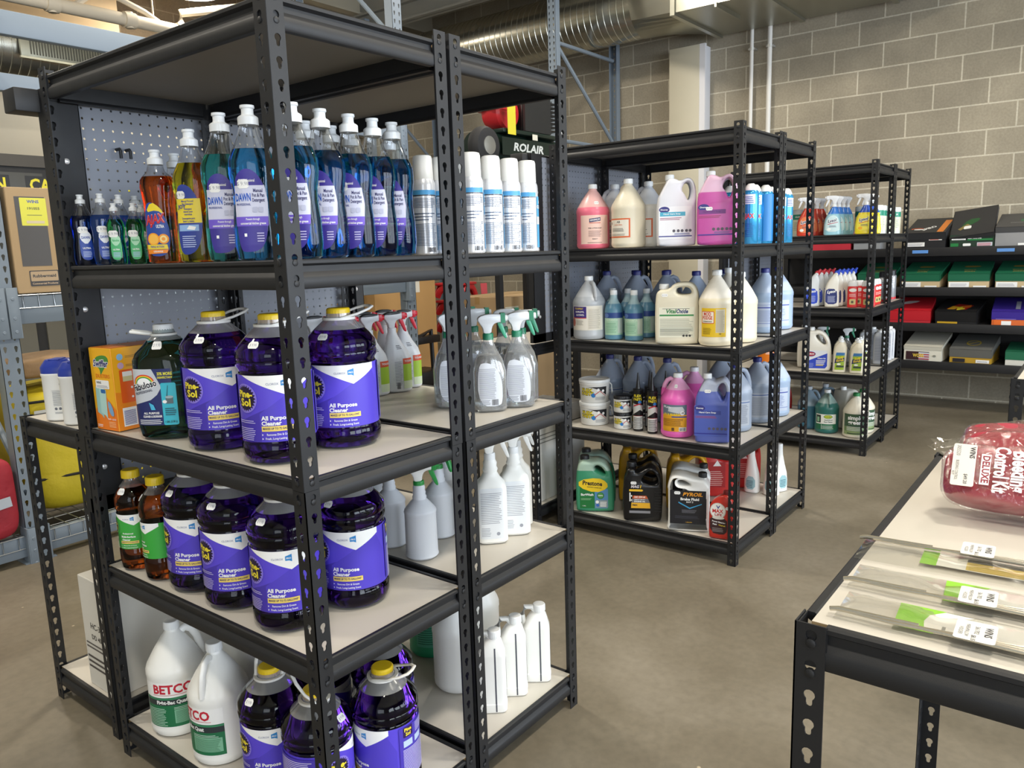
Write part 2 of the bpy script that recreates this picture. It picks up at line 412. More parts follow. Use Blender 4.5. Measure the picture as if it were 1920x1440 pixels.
pegboard(4.20, 5.22, .925, .93, 1.785, 'grey pegboard at the end of the far island', PEG)
for x in (.180, .206):
    b = B(); b.tube([(0, 0, 0), (0, -.018, 0), (0, -.022, -.004), (0, -.022, -.024)], .0042, BLACK, 8); o = obj('peg_hook', b); o.location = (x, .9362, 1.655)
    tag(o, 'short black peg hook, %s of the pair high on the nearest grey pegboard' % ('left' if x < .19 else 'right'), 'hook')
# the waist-high tables on the right
TB = rack(0.0, -.925-.62, W_, .62, (.914-.002,), 'waist-high black steel table with a pale board top, nearest on the right', halves=1, name='display_table')
TB['category'] = 'table'
T2 = rack(1.97, -.955-.62, W_, .62, (.914-.002,), 'second waist-high black steel table, beyond the red kits at the right edge', halves=1, name='display_table')
T2['category'] = 'table'

# ------------------------------------------------------------------ room shell
def nodes(name):
    m = bpy.data.materials.new(name); m.use_nodes = True; return m, m.node_tree.nodes, m.node_tree.links, m.node_tree.nodes['Principled BSDF']
def ramp(N, stops):
    r = N.new('ShaderNodeValToRGB'); e = r.color_ramp.elements
    while len(e) < len(stops): e.new(.5)
    for q, (p, c) in zip(e, stops): q.position = p; q.color = lin(c)
    return r
def m_floor():
    m, N, L, b = nodes('polished_concrete'); tc = N.new('ShaderNodeTexCoord')
    n1 = N.new('ShaderNodeTexNoise'); n1.inputs['Scale'].default_value = 1.3; n1.inputs['Detail'].default_value = 7; n1.inputs['Roughness'].default_value = .6; n1.inputs['Distortion'].default_value = .6
    n2 = N.new('ShaderNodeTexNoise'); n2.inputs['Scale'].default_value = 38; n2.inputs['Detail'].default_value = 4
    L.new(tc.outputs['Object'], n1.inputs[0]); L.new(tc.outputs['Object'], n2.inputs[0])
    r = ramp(N, [(.25, '#675e4e'), (.5, '#7d7463'), (.75, '#928979')]); L.new(n1.outputs[0], r.inputs[0])
    r2 = ramp(N, [(.3, '#d0d0d0'), (.62, '#ffffff')]); L.new(n2.outputs[0], r2.inputs[0])
    x = N.new('ShaderNodeMix'); x.data_type = 'RGBA'; x.blend_type = 'MULTIPLY'; x.inputs[0].default_value = .35; L.new(r.outputs[0], x.inputs[6]); L.new(r2.outputs[0], x.inputs[7])
    v = N.new('ShaderNodeTexVoronoi'); v.inputs['Scale'].default_value = 5; L.new(tc.outputs['Object'], v.inputs[0])
    r3 = ramp(N, [(.0, '#ffffff'), (.022, '#ffffff'), (.028, '#000000')]); L.new(v.outputs['Distance'], r3.inputs[0])
    y = N.new('ShaderNodeMix'); y.data_type = 'RGBA'; L.new(r3.outputs[0], y.inputs[0]); L.new(x.outputs[2], y.inputs[6]); y.inputs[7].default_value = lin('#b9ab92')
    L.new(y.outputs[2], b.inputs['Base Color'])
    mr = N.new('ShaderNodeMapRange'); mr.inputs[3].default_value = .38; mr.inputs[4].default_value = .62; L.new(n1.outputs[0], mr.inputs[0]); L.new(mr.outputs[0], b.inputs['Roughness'])
    bp = N.new('ShaderNodeBump'); bp.inputs['Strength'].default_value = .05; bp.inputs['Distance'].default_value = .001; L.new(n2.outputs[0], bp.inputs['Height']); L.new(bp.outputs[0], b.inputs['Normal'])
    return m
def m_block(ax='Y', cols=('#b3a994', '#a69d8a'), mort='#dad2bd', shift=(.312, .017)):
    m, N, L, b = nodes('concrete_block'); tc = N.new('ShaderNodeTexCoord'); sp = N.new('ShaderNodeSeparateXYZ'); L.new(tc.outputs['Object'], sp.inputs[0])
    cb = N.new('ShaderNodeCombineXYZ')
    for i, (a, s_) in enumerate(((ax, shift[0]), ('Z', shift[1]))):
        q = N.new('ShaderNodeMath'); q.operation = 'SUBTRACT'; q.inputs[1].default_value = s_-40*.393*.5*2 if i == 0 else s_-.197*20; L.new(sp.outputs[a], q.inputs[0]); L.new(q.outputs[0], cb.inputs[i])
    br = N.new('ShaderNodeTexBrick'); br.inputs['Scale'].default_value = 1; br.inputs['Brick Width'].default_value = .393; br.inputs['Row Height'].default_value = .197
    br.inputs['Mortar Size'].default_value = .0065; br.inputs['Mortar Smooth'].default_value = .25; br.offset = .5; br.offset_frequency = 2
    br.inputs['Color1'].default_value = lin(cols[0]); br.inputs['Color2'].default_value = lin(cols[1]); br.inputs['Mortar'].default_value = lin(mort)
    L.new(cb.outputs[0], br.inputs['Vector'])
    n = N.new('ShaderNodeTexNoise'); n.inputs['Scale'].default_value = 60; n.inputs['Detail'].default_value = 6; L.new(tc.outputs['Object'], n.inputs[0])
    n2 = N.new('ShaderNodeTexNoise'); n2.inputs['Scale'].default_value = 2.2; n2.inputs['Detail'].default_value = 4; L.new(tc.outputs['Object'], n2.inputs[0])
    r = ramp(N, [(.3, '#d8d8d8'), (.65, '#ffffff')]); L.new(n.outputs[0], r.inputs[0]); r2 = ramp(N, [(.3, '#dadada'), (.7, '#ffffff')]); L.new(n2.outputs[0], r2.inputs[0])
    x = N.new('ShaderNodeMix'); x.data_type = 'RGBA'; x.blend_type = 'MULTIPLY'; x.inputs[0].default_value = .5; L.new(br.outputs[0], x.inputs[6]); L.new(r.outputs[0], x.inputs[7])
    y = N.new('ShaderNodeMix'); y.data_type = 'RGBA'; y.blend_type = 'MULTIPLY'; y.inputs[0].default_value = .9; L.new(x.outputs[2], y.inputs[6]); L.new(r2.outputs[0], y.inputs[7])
    L.new(y.outputs[2], b.inputs['Base Color']); b.inputs['Roughness'].default_value = .85
    h = N.new('ShaderNodeMath'); h.operation = 'MULTIPLY_ADD'; L.new(br.outputs['Fac'], h.inputs[0]); h.inputs[1].default_value = .6; L.new(n.outputs[0], h.inputs[2])
    bp = N.new('ShaderNodeBump'); bp.inputs['Strength'].default_value = .35; bp.inputs['Distance'].default_value = .004; L.new(h.outputs[0], bp.inputs['Height']); L.new(bp.outputs[0], b.inputs['Normal'])
    return m
def bx(name, x0, x1, y0, y1, z0, z1, m, bev=0, parent=None):
    b = B(); b.box(x0, x1, y0, y1, z0, z1, m, None, bev); return obj(name, b, parent)
CREAM = mat('#d8d0bc', .75, 0, '', None, ns=3); GREYW = mat('#cfd0cc', .8)
struct(bx('floor', -5.2, 6.6, -6.6, 7.2, -.1, 0, m_floor()))
struct(bx('ceiling', -5.2, 6.6, -6.6, 7.2, 4.3, 4.45, mat('#ddd5be', .85, 0, '', None, ns=2)))
struct(bx('wall_back', 6.5, 6.65, -6.6, 7.2, 0, 4.3, m_block()))
struct(bx('wall_left', -5.2, 6.5, 7.0, 7.15, 0, 4.3, CREAM))
b = B(); b.box(3.16, 6.5, 6.93, 7.0, 2.9, 4.3, m_block('X', ('#8c7c66', '#7d6d59'), '#a39580', (0, 0))); struct(obj('trim_1', b))
b = B()   # right wall with four window openings
wins = [(-3.2, -1.2), (-.8, 1.2), (1.6, 3.6), (4.0, 6.0)]
b.box(-5.2, 6.5, -6.6, -6.45, 0, .8, GREYW); b.box(-5.2, 6.5, -6.6, -6.45, 3.0, 4.3, GREYW); x = -5.2
for a, c in wins+[(6.5, 6.5)]: b.box(x, a, -6.6, -6.45, .8, 3.0, GREYW); x = c
struct(obj('wall_right', b))
FRM = mat('#3a3c40', .4)
for i, (a, c) in enumerate(wins):
    b = B(); w = .05
    for q in ((a, c, .8, .8+w), (a, c, 3-w, 3), (a, a+w, .8, 3), (c-w, c, .8, 3), ((a+c)/2-.03, (a+c)/2+.03, .8, 3), (a, c, 2.2, 2.26)): b.box(q[0], q[1], -6.56, -6.5, q[2], q[3], FRM)
    o = struct(obj('window_%d' % (i+1), b))
b = B(); b.box(-5.35, -5.2, -6.6, -5.0, 0, 4.3, GREYW); b.box(-5.35, -5.2, -2.2, 7.15, 0, 4.3, GREYW); b.box(-5.35, -5.2, -5.0, -2.2, 2.9, 4.3, GREYW); struct(obj('wall_front', b))
b = B(); b.box(-5.3, -5.25, -5.0, -4.94, 0, 2.9, FRM); b.box(-5.3, -5.25, -3.63, -3.57, 0, 2.9, FRM); b.box(-5.3, -5.25, -2.26, -2.2, 0, 2.9, FRM); b.box(-5.3, -5.25, -5, -2.2, 2.84, 2.9, FRM); struct(obj('door_1', b))
# ceiling joints of the precast deck and steel joists
for y in (-1.2, 1.2, 3.6, 5.6):
    b = B(); b.box(-5.2, 6.5, y-.09, y+.09, 4.27, 4.3, mat('#b5ac96', .8)); b.box(-5.2, 6.5, y-.004, y+.004, 3.96, 4.27, mat('#a9a18d', .7)); b.box(-5.2, 6.5, y-.06, y+.06, 3.94, 3.96, mat('#a9a18d', .7)); struct(obj('trim_%d' % (10+int(y*2)), b))
for k, x in enumerate((5.35,)):
    b = B(); b.box(x-.06, x+.06, -1, 7, 3.92, 3.94, mat('#8f8f88', .6)); b.box(x-.004, x+.004, -1, 7, 3.75, 4.1, mat('#8f8f88', .6)); b.box(x-.06, x+.06, -1, 7, 3.75, 3.77, mat('#8f8f88', .6)); struct(obj('trim_%d' % (30+k), b))
# structural column, conduits
b = B(); m = mat('#c9c2ac', .55); b.box(6.33, 6.5, 2.04, 2.06, 0, 3.2, mat('#dedfe4', .35)); b.box(6.3, 6.5, 2.06, 2.37, 0, 3.2, m, None, .004)
b.box(6.3, 6.33, 2.005, 2.06, 0, 3.2, mat('#e6e6ea', .3)); tag(obj('steel_column', b), 'cream painted steel column against the block wall', 'column')
PIPE = mat('#e6e4de', .35)
for y, lab, r in ((1.615, 'left one of the two thin white conduits on the block wall', .017), (1.45, 'right one of the two thin white conduits on the block wall', .021)):
    b = B(); b.cyl(6.44, y, 1.3, 3.9, r, PIPE, 14)
    for z in (2.2, 3.1): b.cyl(6.44, y, z-.012, z+.012, r+.007, mat('#c8c8c4', .3, .6), 14); b.box(6.43, 6.5, y-.03, y+.03, z-.008, z+.008, mat('#c8c8c4', .3, .6))
    c = obj('conduit', b); tag(c, lab, 'conduit')
# ducts
GALV = mat('#b9b8ad', .24, .95, '', 'galvanised_steel', ns=4); GALV2 = mat('#aaa99c', .33, .9, '', 'galvanised_sheet', ns=3)
def spiral(p0, L, r, axis, m=GALV, pitch=.07):
    b = B(); n = int(L/pitch); secs = []
    for i in range(n):
        z = i*pitch; secs += [(z, r, r), (z+pitch*.82, r*.996, r*.996), (z+pitch*.86, r+.003, r+.003), (z+pitch*.95, r+.003, r+.003)]
    M = Matrix.Translation(p0) @ (Matrix.Rotation(-pi/2, 4, 'X') if axis == 'Y' else Matrix.Rotation(pi/2, 4, 'Y'))
    b.loft(secs, m, 40, M @ Matrix.Shear('XY', 4, (0.10, 0)) if 0 else M); return b
t = thing('air_duct', (0, 0, 0), 0, 'large round spiral air duct with square end along the block wall', 'duct')
obj('round_duct', spiral((5.93, 2.45, 3.52), 3.7, .27, 'Y'), t)
b = B(); n = 40; cir = []; sq = []
for k in range(n):
    a = 2*pi*k/n; cir.append((5.93+.27*cos(a), 2.45, 3.52+.27*sin(a)))
    c, s_ = cos(a), sin(a); q = max(abs(c)/.485, abs(s_)/.36); sq.append((5.915+c/q, 1.9, 3.62+s_/q))
b.add(cir+sq, [(k, (k+1) % n, n+(k+1) % n, n+k) for k in range(n)], GALV2, False); obj('transition', b, t)
b = B(); b.box(5.43, 6.40, -.2, 1.9, 3.26, 3.98, GALV2); 
for y in (1.9, 1.15, .4): b.box(5.405, 6.405, y-.02, y+.02, 3.235, 4.0, GALV2)
obj('square_duct', b, t)
b = B()
for y in (1.52, .78): b.box(5.40, 5.9, y-.008, y+.008, 3.225, 3.26, GALV2)
obj('seam', b, t)
# second duct with a register, upper left
t = thing('air_duct', (0, 0, 0), 0, 'round spiral duct with a slotted register at the upper left', 'duct')
obj('round_duct', spiral((-.2, 6.1, 3.12), 4.6, .27, 'X'), t)
b = B(); b.box(1.93, 2.62, 5.79, 5.815, 3.0, 3.16, mat('#8d8c7c', .4, .5), None, .004)
for i in range(26): b.box(2.0+i*.022, 2.008+i*.022, 5.782, 5.80, 3.02, 3.14, mat('#55554c', .5, .4))
for z in (2.99, 3.16): b.box(1.92, 2.63, 5.775, 5.80, z-.008, z+.008, mat('#c6c3ac', .35, .6))
obj('register', b, t)
b = B(); WP = mat('#e7c79d', .6)
WP = mat('#e9dcc4', .55)
b.tube([(.8, 6.0, 3.50), (2.6, 6.0, 3.50), (4.3, 6.0, 3.50)], .055, WP, 16)
for x in (2.3, 2.95, 3.45): b.cyl(x, 6.0, 3.43, 3.57, .035, WP, 12); b.loft([(x-.05, .068, .068), (x+.05, .068, .068)], WP, 16, Matrix.Translation((0, 6.0, 3.5)) @ Matrix.Rotation(pi/2, 4, 'Y'))
b.tube([(2.6, 6.0, 3.75), (3.1, 6.0, 3.6), (3.3, 6, 3.5)], .025, WP, 10); b.tube([(2.45, 6.0, 3.5), (2.6, 6, 3.62), (2.75, 6.0, 3.9)], .025, WP, 10)
b.tube([(3.18, 6, 3.56), (3.18, 6, 4.25)], .008, WP, 8); b.tube([(3.45, 6, 3.57), (3.45, 6, 3.66), (4.3, 5.6, 3.85)], .035, WP, 10)
tag(obj('sprinkler_pipe', b), 'cream sprinkler pipe with fittings running above the pallet rack', 'pipe')
b = B(); b.box(-5, 3.16, 6.6, 7.0, 3.45, 4.3, mat('#e2c7a0', .8)); struct(obj('trim_2', b))
for i, (x, y) in enumerate(LAMPS):
    t = thing('ceiling_lamp', (x, y, LAMP_Z), 0, 'round white high-bay lamp glowing at the top left' if i == 7 else 'round white high-bay lamp on the ceiling', 'ceiling lamp', None if i == 7 else 'high-bay lamps out of the picture')
    b = B(); b.loft([(-.055, .26, .26), (-.05, .27, .27), (.02, .26, .26), (.05, .14, .14), (.15, .12, .12)], mat('#e9e9e6', .4), 32); b.cyl(0, 0, .15, .38, .012, PIPE, 8); obj('housing', b, t)
    b = B(); b.loft([(-.062, .235, .235), (-.056, .245, .245)], mat('#fff4dd', .4, 0, 'emit', e=9), 32); obj('diffuser', b, t)

# ------------------------------------------------------------------ pallet racks
STEEL = mat('#7c8894', .42, 0, '', 'grey_blue_rack_paint', ns=5)
DK = mat('#2f3135', .6)
def tear(cx, z):
    r = .0075; p = [(cx+r*cos(radians(-30+240*k/8)), z+r*sin(radians(-30+240*k/8))) for k in range(9)]
    return p+[(cx-.0035, z-.018), (cx, z-.0215), (cx+.0035, z-.018)]
def upright(parent, x, y, rot, H=3.6, w=.085, d=.07):
    b = B(); n = int(H/.0508); H = n*.0508
    for s_ in range(0, n, 8):
        e = min(s_+8, n); holes = []
        for k in range(s_, e): holes += [tear(-.022, .034+k*.0508), tear(.022, .034+k*.0508)]
        b.prism([(-w/2, s_*.0508), (w/2, s_*.0508), (w/2, e*.0508), (-w/2, e*.0508)], .002, STEEL, holes, y0=-d)
    b.box(-w/2, -w/2+.002, -d, 0, 0, H, STEEL); b.box(w/2-.002, w/2, -d, 0, 0, H, STEEL)
    b.box(-w/2-.025, w/2+.025, -d-.02, .02, 0, .004, STEEL)
    o = rawobj('upright', b, parent); o.location = (x, y, 0); o.rotation_euler = (0, 0, radians(rot)); return o
def pbeam(parent, x0, x1, y, z0, z1, t=.045):
    b = B(); b.box(x0, x1, y, y+t, z0, z1, STEEL, None, .004)
    for x, s_ in ((x0, -1), (x1, 1)):
        b.box(x-.004, x+.004, y-.028, y+t, z0-.06, z1+.04, STEEL); b.box(min(x, x+s_*.042), max(x, x+s_*.042), y-.03, y-.026, z0-.06, z1+.04, STEEL, None, .0015)
        for z in (z0-.03, z0+.03, z1-.01): b.loft([(0, .008, .008), (.003, .006, .006)], STEEL, 10, Matrix.Translation((x+s_*.02, y-.03, z)) @ Matrix.Rotation(pi/2, 4, 'X'))
    return obj('beam', b, parent)
def deck(parent, x0, x1, y0, y1, z, fr=.045):
    b = B(); wm = mat('#b9bfc4', .3, .8)
    x = x0+.02
    while x < x1:
        b.tube([(x, y0-.006, z-.06), (x, y0-.006, z+.003), (x, y1, z+.003)], .0024, wm, 5); x += .066
    y = y0+.05
    while y < y1: b.tube([(x0, y, z), (x1, y, z)], .0024, wm, 5); y += .12
    b.tube([(x0, y0-.008, z-.058), (x1, y0-.008, z-.058)], .0024, wm, 5); b.tube([(x0, y0-.008, z), (x1, y0-.008, z)], .0024, wm, 5)
    return obj('wire_deck', b, parent)
PY = 2.707
t = thing('pallet_rack', (0, 0, 0), 0, 'tall grey-blue pallet rack with wire decks behind the nearest shelves', 'pallet rack')
for x in (.485, 3.02):
    upright(t, x, PY+.07, 0, 3.75); upright(t, x, PY+1.0, 180, 3.75)
upright(t, -2.05, PY+.07, 0, 3.75)
for x in (.485, 3.02):
    for z in (.3, 1.5, 2.7):
        b = B(); b.box(x-.015, x+.015, PY+.07, PY+1.0, z, z+.03, STEEL); obj('brace', b, t)
        b = B(); b.tube([(x, PY+.07, z+.1), (x, PY+.97, z+1.0)], .016, STEEL, 8); obj('brace', b, t)
for x0, x1 in ((.53, 2.975), (-2.0, .44)):
    for z0, z1 in ((.03, .128), (1.10, 1.226), (2.115, 2.19), (2.353, 2.455)):
        pbeam(t, x0, x1, PY, z0, z1)
        if z1 < 2: pbeam(t, x0, x1, PY+.97, z0, z1)
    for z in (.128, 1.226): deck(t, x0+.01, x1-.01, PY, PY+1.0, z+.004)
t = thing('pallet_rack', (0, 0, 0), 0, 'tall grey pallet rack frames standing along the back wall', 'pallet rack')
for y in (2.99, 5.45):
    upright(t, 5.30, y, -90, 3.9); upright(t, 6.30, y, 90, 3.9)
for y in (2.99, 5.45):
    for z, z2 in ((2.35, 2.35), (2.31, 1.5), (3.2, 3.2), (3.17, 2.4)): b = B(); b.tube([(5.32, y, z), (6.30, y, z2-.0)], .018, STEEL, 8); obj('brace', b, t)

# ------------------------------------------------------------------ goods: shared pieces
K = {}
def kind(cat):
    def d(fn): K[fn.__name__] = (fn, cat); return fn
    return d
def chk(p, n=2, closed=True):
    for _ in range(n):
        q = []; k = len(p)
        for i in range(k):
            a, c = p[i], p[(i+1) % k]; q += [(a[0]*.75+c[0]*.25, a[1]*.75+c[1]*.25), (a[0]*.25+c[0]*.75, a[1]*.25+c[1]*.75)]
        p = q
    return p
def fillmat(low, up, lev, rough=.32, edge=.002):
    key = ('fill', low, up, lev)
    if key in _M: return _M[key]
    m, N, L, b = nodes('jug_plastic_'+low.strip('#')); tc = N.new('ShaderNodeTexCoord'); sp = N.new('ShaderNodeSeparateXYZ'); L.new(tc.outputs['Object'], sp.inputs[0])
    mr = N.new('ShaderNodeMapRange'); mr.inputs[1].default_value = lev-edge; mr.inputs[2].default_value = lev+edge; L.new(sp.outputs['Z'], mr.inputs[0])
    x = N.new('ShaderNodeMix'); x.data_type = 'RGBA'; x.inputs[6].default_value = lin(low); x.inputs[7].default_value = lin(up); L.new(mr.outputs[0], x.inputs[0]); L.new(x.outputs[2], b.inputs['Base Color'])
    b.inputs['Roughness'].default_value = rough; b.inputs['Subsurface Weight'].default_value = .12; b.inputs['Subsurface Radius'].default_value = (.01, .01, .01)
    _M[key] = m; return m
def capo(parent, z, r, h, m, x=0, y=0, name='cap', ribs=24, seg=None):
    b = B(); n = ribs*2; vs = []; fs = []
    for zz, k1, k2 in ((z, 1, .96), (z+h*.82, 1, .96), (z+h*.9, .97, .95), (z+h, .88, .88)):
        for k in range(n): rr = r*(k1 if k % 2 else k2); vs.append((x+rr*cos(2*pi*k/n), y+rr*sin(2*pi*k/n), zz))
    for i in range(3):
        for k in range(n): fs.append((i*n+k, i*n+(k+1) % n, (i+1)*n+(k+1) % n, (i+1)*n+k))
    fs += [tuple(3*n+k for k in range(n)), tuple(range(n))]
    b.add(vs, fs, m, False); return obj(name, b, parent)
TAGM = mat('#f1f1ee', .55, n=0); TAGI = mat('#9a9aa6', .5, n=0)
def price(parent, fn, x, y, w=.026, h=.014, rot=0, step=.006):
    a = Art(); c = .0035; a.poly([(x-w/2+c, y-h/2), (x+w/2-c, y-h/2), (x+w/2, y-h/2+c), (x+w/2, y+h/2-c), (x+w/2-c, y+h/2), (x-w/2+c, y+h/2), (x-w/2, y+h/2-c), (x-w/2, y-h/2+c)], TAGM)
    a.text('$ 9.98', x, y, h*.55, TAGI, .0); return obj('price_tag', a.build(fn, step, off=.0011), parent)
def ink(h): return mat(h, .42, n=0)
def lab(parent, a, fn, step=.007, name='label', **k): return obj(name, a.build(fn, step, **k), parent)
def new(name): return thing(name)
def trigger(p, z, mh, mt, mc, mtop=None, x=0, s=1.0, rot=0, mn=None):
    """sprayer head, nozzle towards +X of the bottle turned by rot"""
    M = Matrix.Translation((x, 0, z)) @ Matrix.Rotation(radians(rot), 4, 'Z') @ Matrix.Scale(s, 4)
    o = chk([(-.013, 0), (.009, 0), (.011, .018), (.018, .029), (.032, .032), (.046, .031), (.049, .036), (.049, .050), (.043, .0555), (.0, .057), (-.024, .052), (-.031, .042), (-.024, .030), (-.015, .017)], 1)
    b = B(); b.prism(o, .024, mh, M=M, bev=.004); obj('spray_head', b, p)
    if mtop:
        b = B(); b.prism(chk([(-.028, .047), (.034, .049), (.034, .058), (-.004, .0595), (-.024, .055)], 1), .0255, mtop, M=M, bev=.003); obj('head_cover', b, p)
    b = B(); b.box(.036, .050, -.0125, .0125, .030, .055, mn or mt, M, .002); b.cyl(0, 0, .049, .058, .0095, mn or mt, 16, M @ Matrix.Translation((0, 0, .043)) @ Matrix.Rotation(pi/2, 4, 'Y')); obj('nozzle', b, p)
    b = B(); b.prism(chk([(.028, .033), (.041, .032), (.046, .018), (.055, -.010), (.053, -.016), (.046, -.012), (.038, .006), (.030, .022)], 1), .013, mt, M=M, bev=.002); obj('trigger', b, p)
    capo(p, z-.017*s, .0155*s, .019*s, mc, x, 0, 'collar')
CLR = mat('#f4f6f8', .08, 0, 'clear', 'clear_plastic'); CLRH = mat('#eef1f4', .12, 0, 'clear', 'hazy_clear_plastic', haze=.16, f0=.07)

# ------------------------------------------------------------------ pine cleaner jugs
PURP = '#5947cf'
def pine_art(R, zb, zt, col='#5947cf', dark='#4535a8', green=False):
    H = zt-zb; k = H/.14; a = Art(); g = lambda x, y: (x*k, zb+(y-.048)*k)
    m, d = ink(col), ink(dark); w = INKW; ye = ink('#f2df3a'); wd = R*pi*.93
    a.rect(-wd, wd, zb, zt, m)
    a.poly([g(-.1, .048), g(-.034, .048), g(-.034, .108), g(-.02, .118), g(-.1, .085)], d)
    a.poly([g(-.034, .108), g(.024, .147), g(.078, .172), g(.10, .13), g(.10, .048), g(-.034, .048)], ink('#5040c0' if not green else col))
    a.poly([g(-.075, .188), g(.082, .188), g(.082, .175), g(.026, .145)], w)
    a.text('CLOROX', *g(-.003, .170), .0062*k, ink('#8a8fa8'), .02); a.poly([g(.014, .176), g(.028, .180), g(.028, .163), g(.022, .166), g(.014, .166)], ink('#2f86c8')); a.text('PRO', *g(.0212, .171), .0052*k, w, .02)
    if green:
        cx = -.066
        a.text('Professional', *g(.0, .112), .0085*k, w, .03); a.text('Multi-Surface', *g(.0, .099), .0105*k, w, .04); a.text('Cleaner', *g(-.008, .087), .0105*k, w, .04)
    else: a.text('All Purpose', *g(0, .0985), .0122*k, w, .05, w=.062*k); a.text('Cleaner', *g(-.0105, .0875), .0122*k, w, .05, w=.041*k)
    c, s_ = g(-.068, .140); pts = []
    a.ell(c, s_, .031*k, .031*k, ink('#8878dc' if not green else '#6fb75f'), 28)
    for i in range(48):
        r = (.0285 if i % 2 == 0 else .0235)*k; pts.append((c+r*cos(2*pi*i/48), s_+r*sin(2*pi*i/48)))
    a.poly(pts, ink('#211238')); a.text('Pine-', c, s_+.0085*k, .020*k, ye, .035, w=.042*k); a.text('Sol', c, s_-.0095*k, .022*k, ye, .04, w=.031*k)
    a.rect(-.031*k, .038*k, g(0, .071)[1], g(0, .082)[1], ink('#ead06a')); a.text('MAKES UP TO 72 GALLONS*', *g(.0035, .0765), .0062*k, ink('#33245f'), .03, w=.064*k)
    for yy, t in ((.064, 'Removes Dirt & Grease'), (.0555, 'Fresh, Long-Lasting Scent')):
        a.poly([g(-.031, yy+.002), g(-.031, yy-.002), g(-.028, yy)], w); a.text(t, *g(.004, yy), .0066*k, w, .01, w=(.05 if 'R' == t[0] else .056)*k)
    for y0, y1, n in ((.088, .096, 2), (.052, .080, 7)): a.lines(-.094*k, -.044*k, g(0, y0)[1], g(0, y1)[1], n, ink('#c9c1f0' if not green else '#cfe8cf'), .35)
    x0 = .108*k
    if x0+.05*k < wd:
        a.rect(x0-.002, wd, zb+.004, zt-.003, ink('#4a3bb0' if not green else '#2f9440')); a.rrect(x0+.008*k, x0+.036*k, g(0, .158)[1], g(0, .184)[1], .003*k, ink('#2a1650')); a.text('Pine', x0+.022*k, g(0, .176)[1], .012*k, ye, .06); a.text('Sol', x0+.022*k, g(0, .165)[1], .012*k, ye, .06)
        for q in (x0+.008*k, x0+.042*k): a.rect(q, q+.026*k, g(0, .134)[1], g(0, .150)[1], ink('#b8cbe8'))
        lm = ink('#d6d0f4' if not green else '#cfe8cf')
        a.lines(x0+.045*k, min(x0+.1*k, wd-.004), g(0, .158)[1], g(0, .183)[1], 6, lm, .35); a.lines(x0+.006*k, min(x0+.1*k, wd-.004), g(0, .054)[1], g(0, .130)[1], 20, lm, .4)
    if -wd < -.2*k: a.rect(-wd, -.118*k, zb+.004, zt-.004, ink('#4a3bb0')); a.barcode(-.16*k, -.13*k, g(0, .06)[1], g(0, .09)[1], ink('#4a3bb0'), INKW); a.lines(-.21*k, -.125*k, g(0, .10)[1], g(0, .18)[1], 18, ink('#d6d0f4'), .4)
    return a
def pine_make(tilt, turn=0):
    t = new('cleaner_jug'); liq = mat('#4c2598', .03, 0, 'liquid', 'purple_liquid')
    S1 = [(0, .060, .060), (.002, .070, .070), (.010, .0795, .0795), (.022, .083, .083), (.040, .083, .083), (.044, .0805, .0805), (.048, .0795, .0795), (.188, .0795, .0795), (.192, .0775, .0775), (.197, .079, .079), (.203, .083, .083), (.212, .0835, .0835), (.216, .0815, .0815), (.222, .0835, .0835), (.236, .081, .081), (.250, .070, .070), (.262, .058, .058)]
    up = [(.262, .058, .058), (.272, .046, .046), (.281, .034, .034), (.286, .028, .028), (.296, .0265, .0265)]
    S1 = [(z, a*.955, c*.955) for z, a, c in S1]; up = [(z, a*.955 if z < .28 else a, c*.955 if z < .28 else c) for z, a, c in up]
    b = B(); b.loft(S1, liq, 44); b.loft(up, mat('#c9bccf', .1, 0, 'clear', 'misted_clear_plastic', haze=.22, f0=.06), 44, cap=(0, 0)); obj('bottle', b, t)
    capo(t, .289, .0262, .0185, mat('#e8c51e', .38, name='yellow_cap_plastic'))
    b = B(); hm = mat('#e6e4df', .35); b.loft([(.2815, .029, .029), (.2815, .0365, .0365), (.287, .0365, .0365), (.287, .029, .029)], hm, 32, cap=(0, 0))
    ct, st = cos(radians(tilt)), sin(radians(tilt)); L = []
    for x, y in ((-.03, -.012), (-.034, .03), (-.03, .062), (-.018, .078), (0, .081), (.018, .078), (.03, .062), (.034, .03), (.03, -.012)): L.append((x, y*ct, .285+y*st if y > 0 else .285))
    b.tube([Matrix.Rotation(radians(turn), 4, 'Z') @ Vector(q) for q in L], .0042, hm, 8, flat=.75); obj('carry_handle', b, t)
    fn = wrap(S1+up[1:], .0762); lab(t, pine_art(.0762, .049, .187), fn); price(t, fn, -.040, .249, .026, .013, step=.006); return t
@kind('jug')
def pine_a(): return pine_make(16, -62)
@kind('jug')
def pine_b(): return pine_make(58)
@kind('bottle')
def amber():
    t = new('cleaner_bottle'); S1 = [(0, .036, .036), (.006, .043, .043), (.03, .0455, .0455), (.054, .0455, .0455), (.058, .0435, .0435), (.155, .0435, .0435), (.160, .0425, .0425), (.168, .046, .046), (.195, .0455, .0455), (.212, .038, .038), (.222, .030, .030)]
    up = [(.222, .030, .030), (.232, .022, .022), (.238, .0185, .0185), (.252, .0185, .0185)]
    b = B(); b.loft(S1, mat('#b4581a', .03, 0, 'liquid', 'amber_liquid'), 36); b.loft(up, mat('#d9b98a', .1, 0, 'clear', 'clear_tint', haze=.1), 36, cap=(0, 0)); obj('bottle', b, t)
    capo(t, .244, .0225, .021, mat('#e8c51e', .38, name='yellow_cap_plastic')); fn = wrap(S1+up[1:], .0437)
    lab(t, pine_art(.0437, .060, .153, '#3aa53f', '#2d8a36', True), fn, .005); price(t, fn, -.012, .214, .024, .015); return t
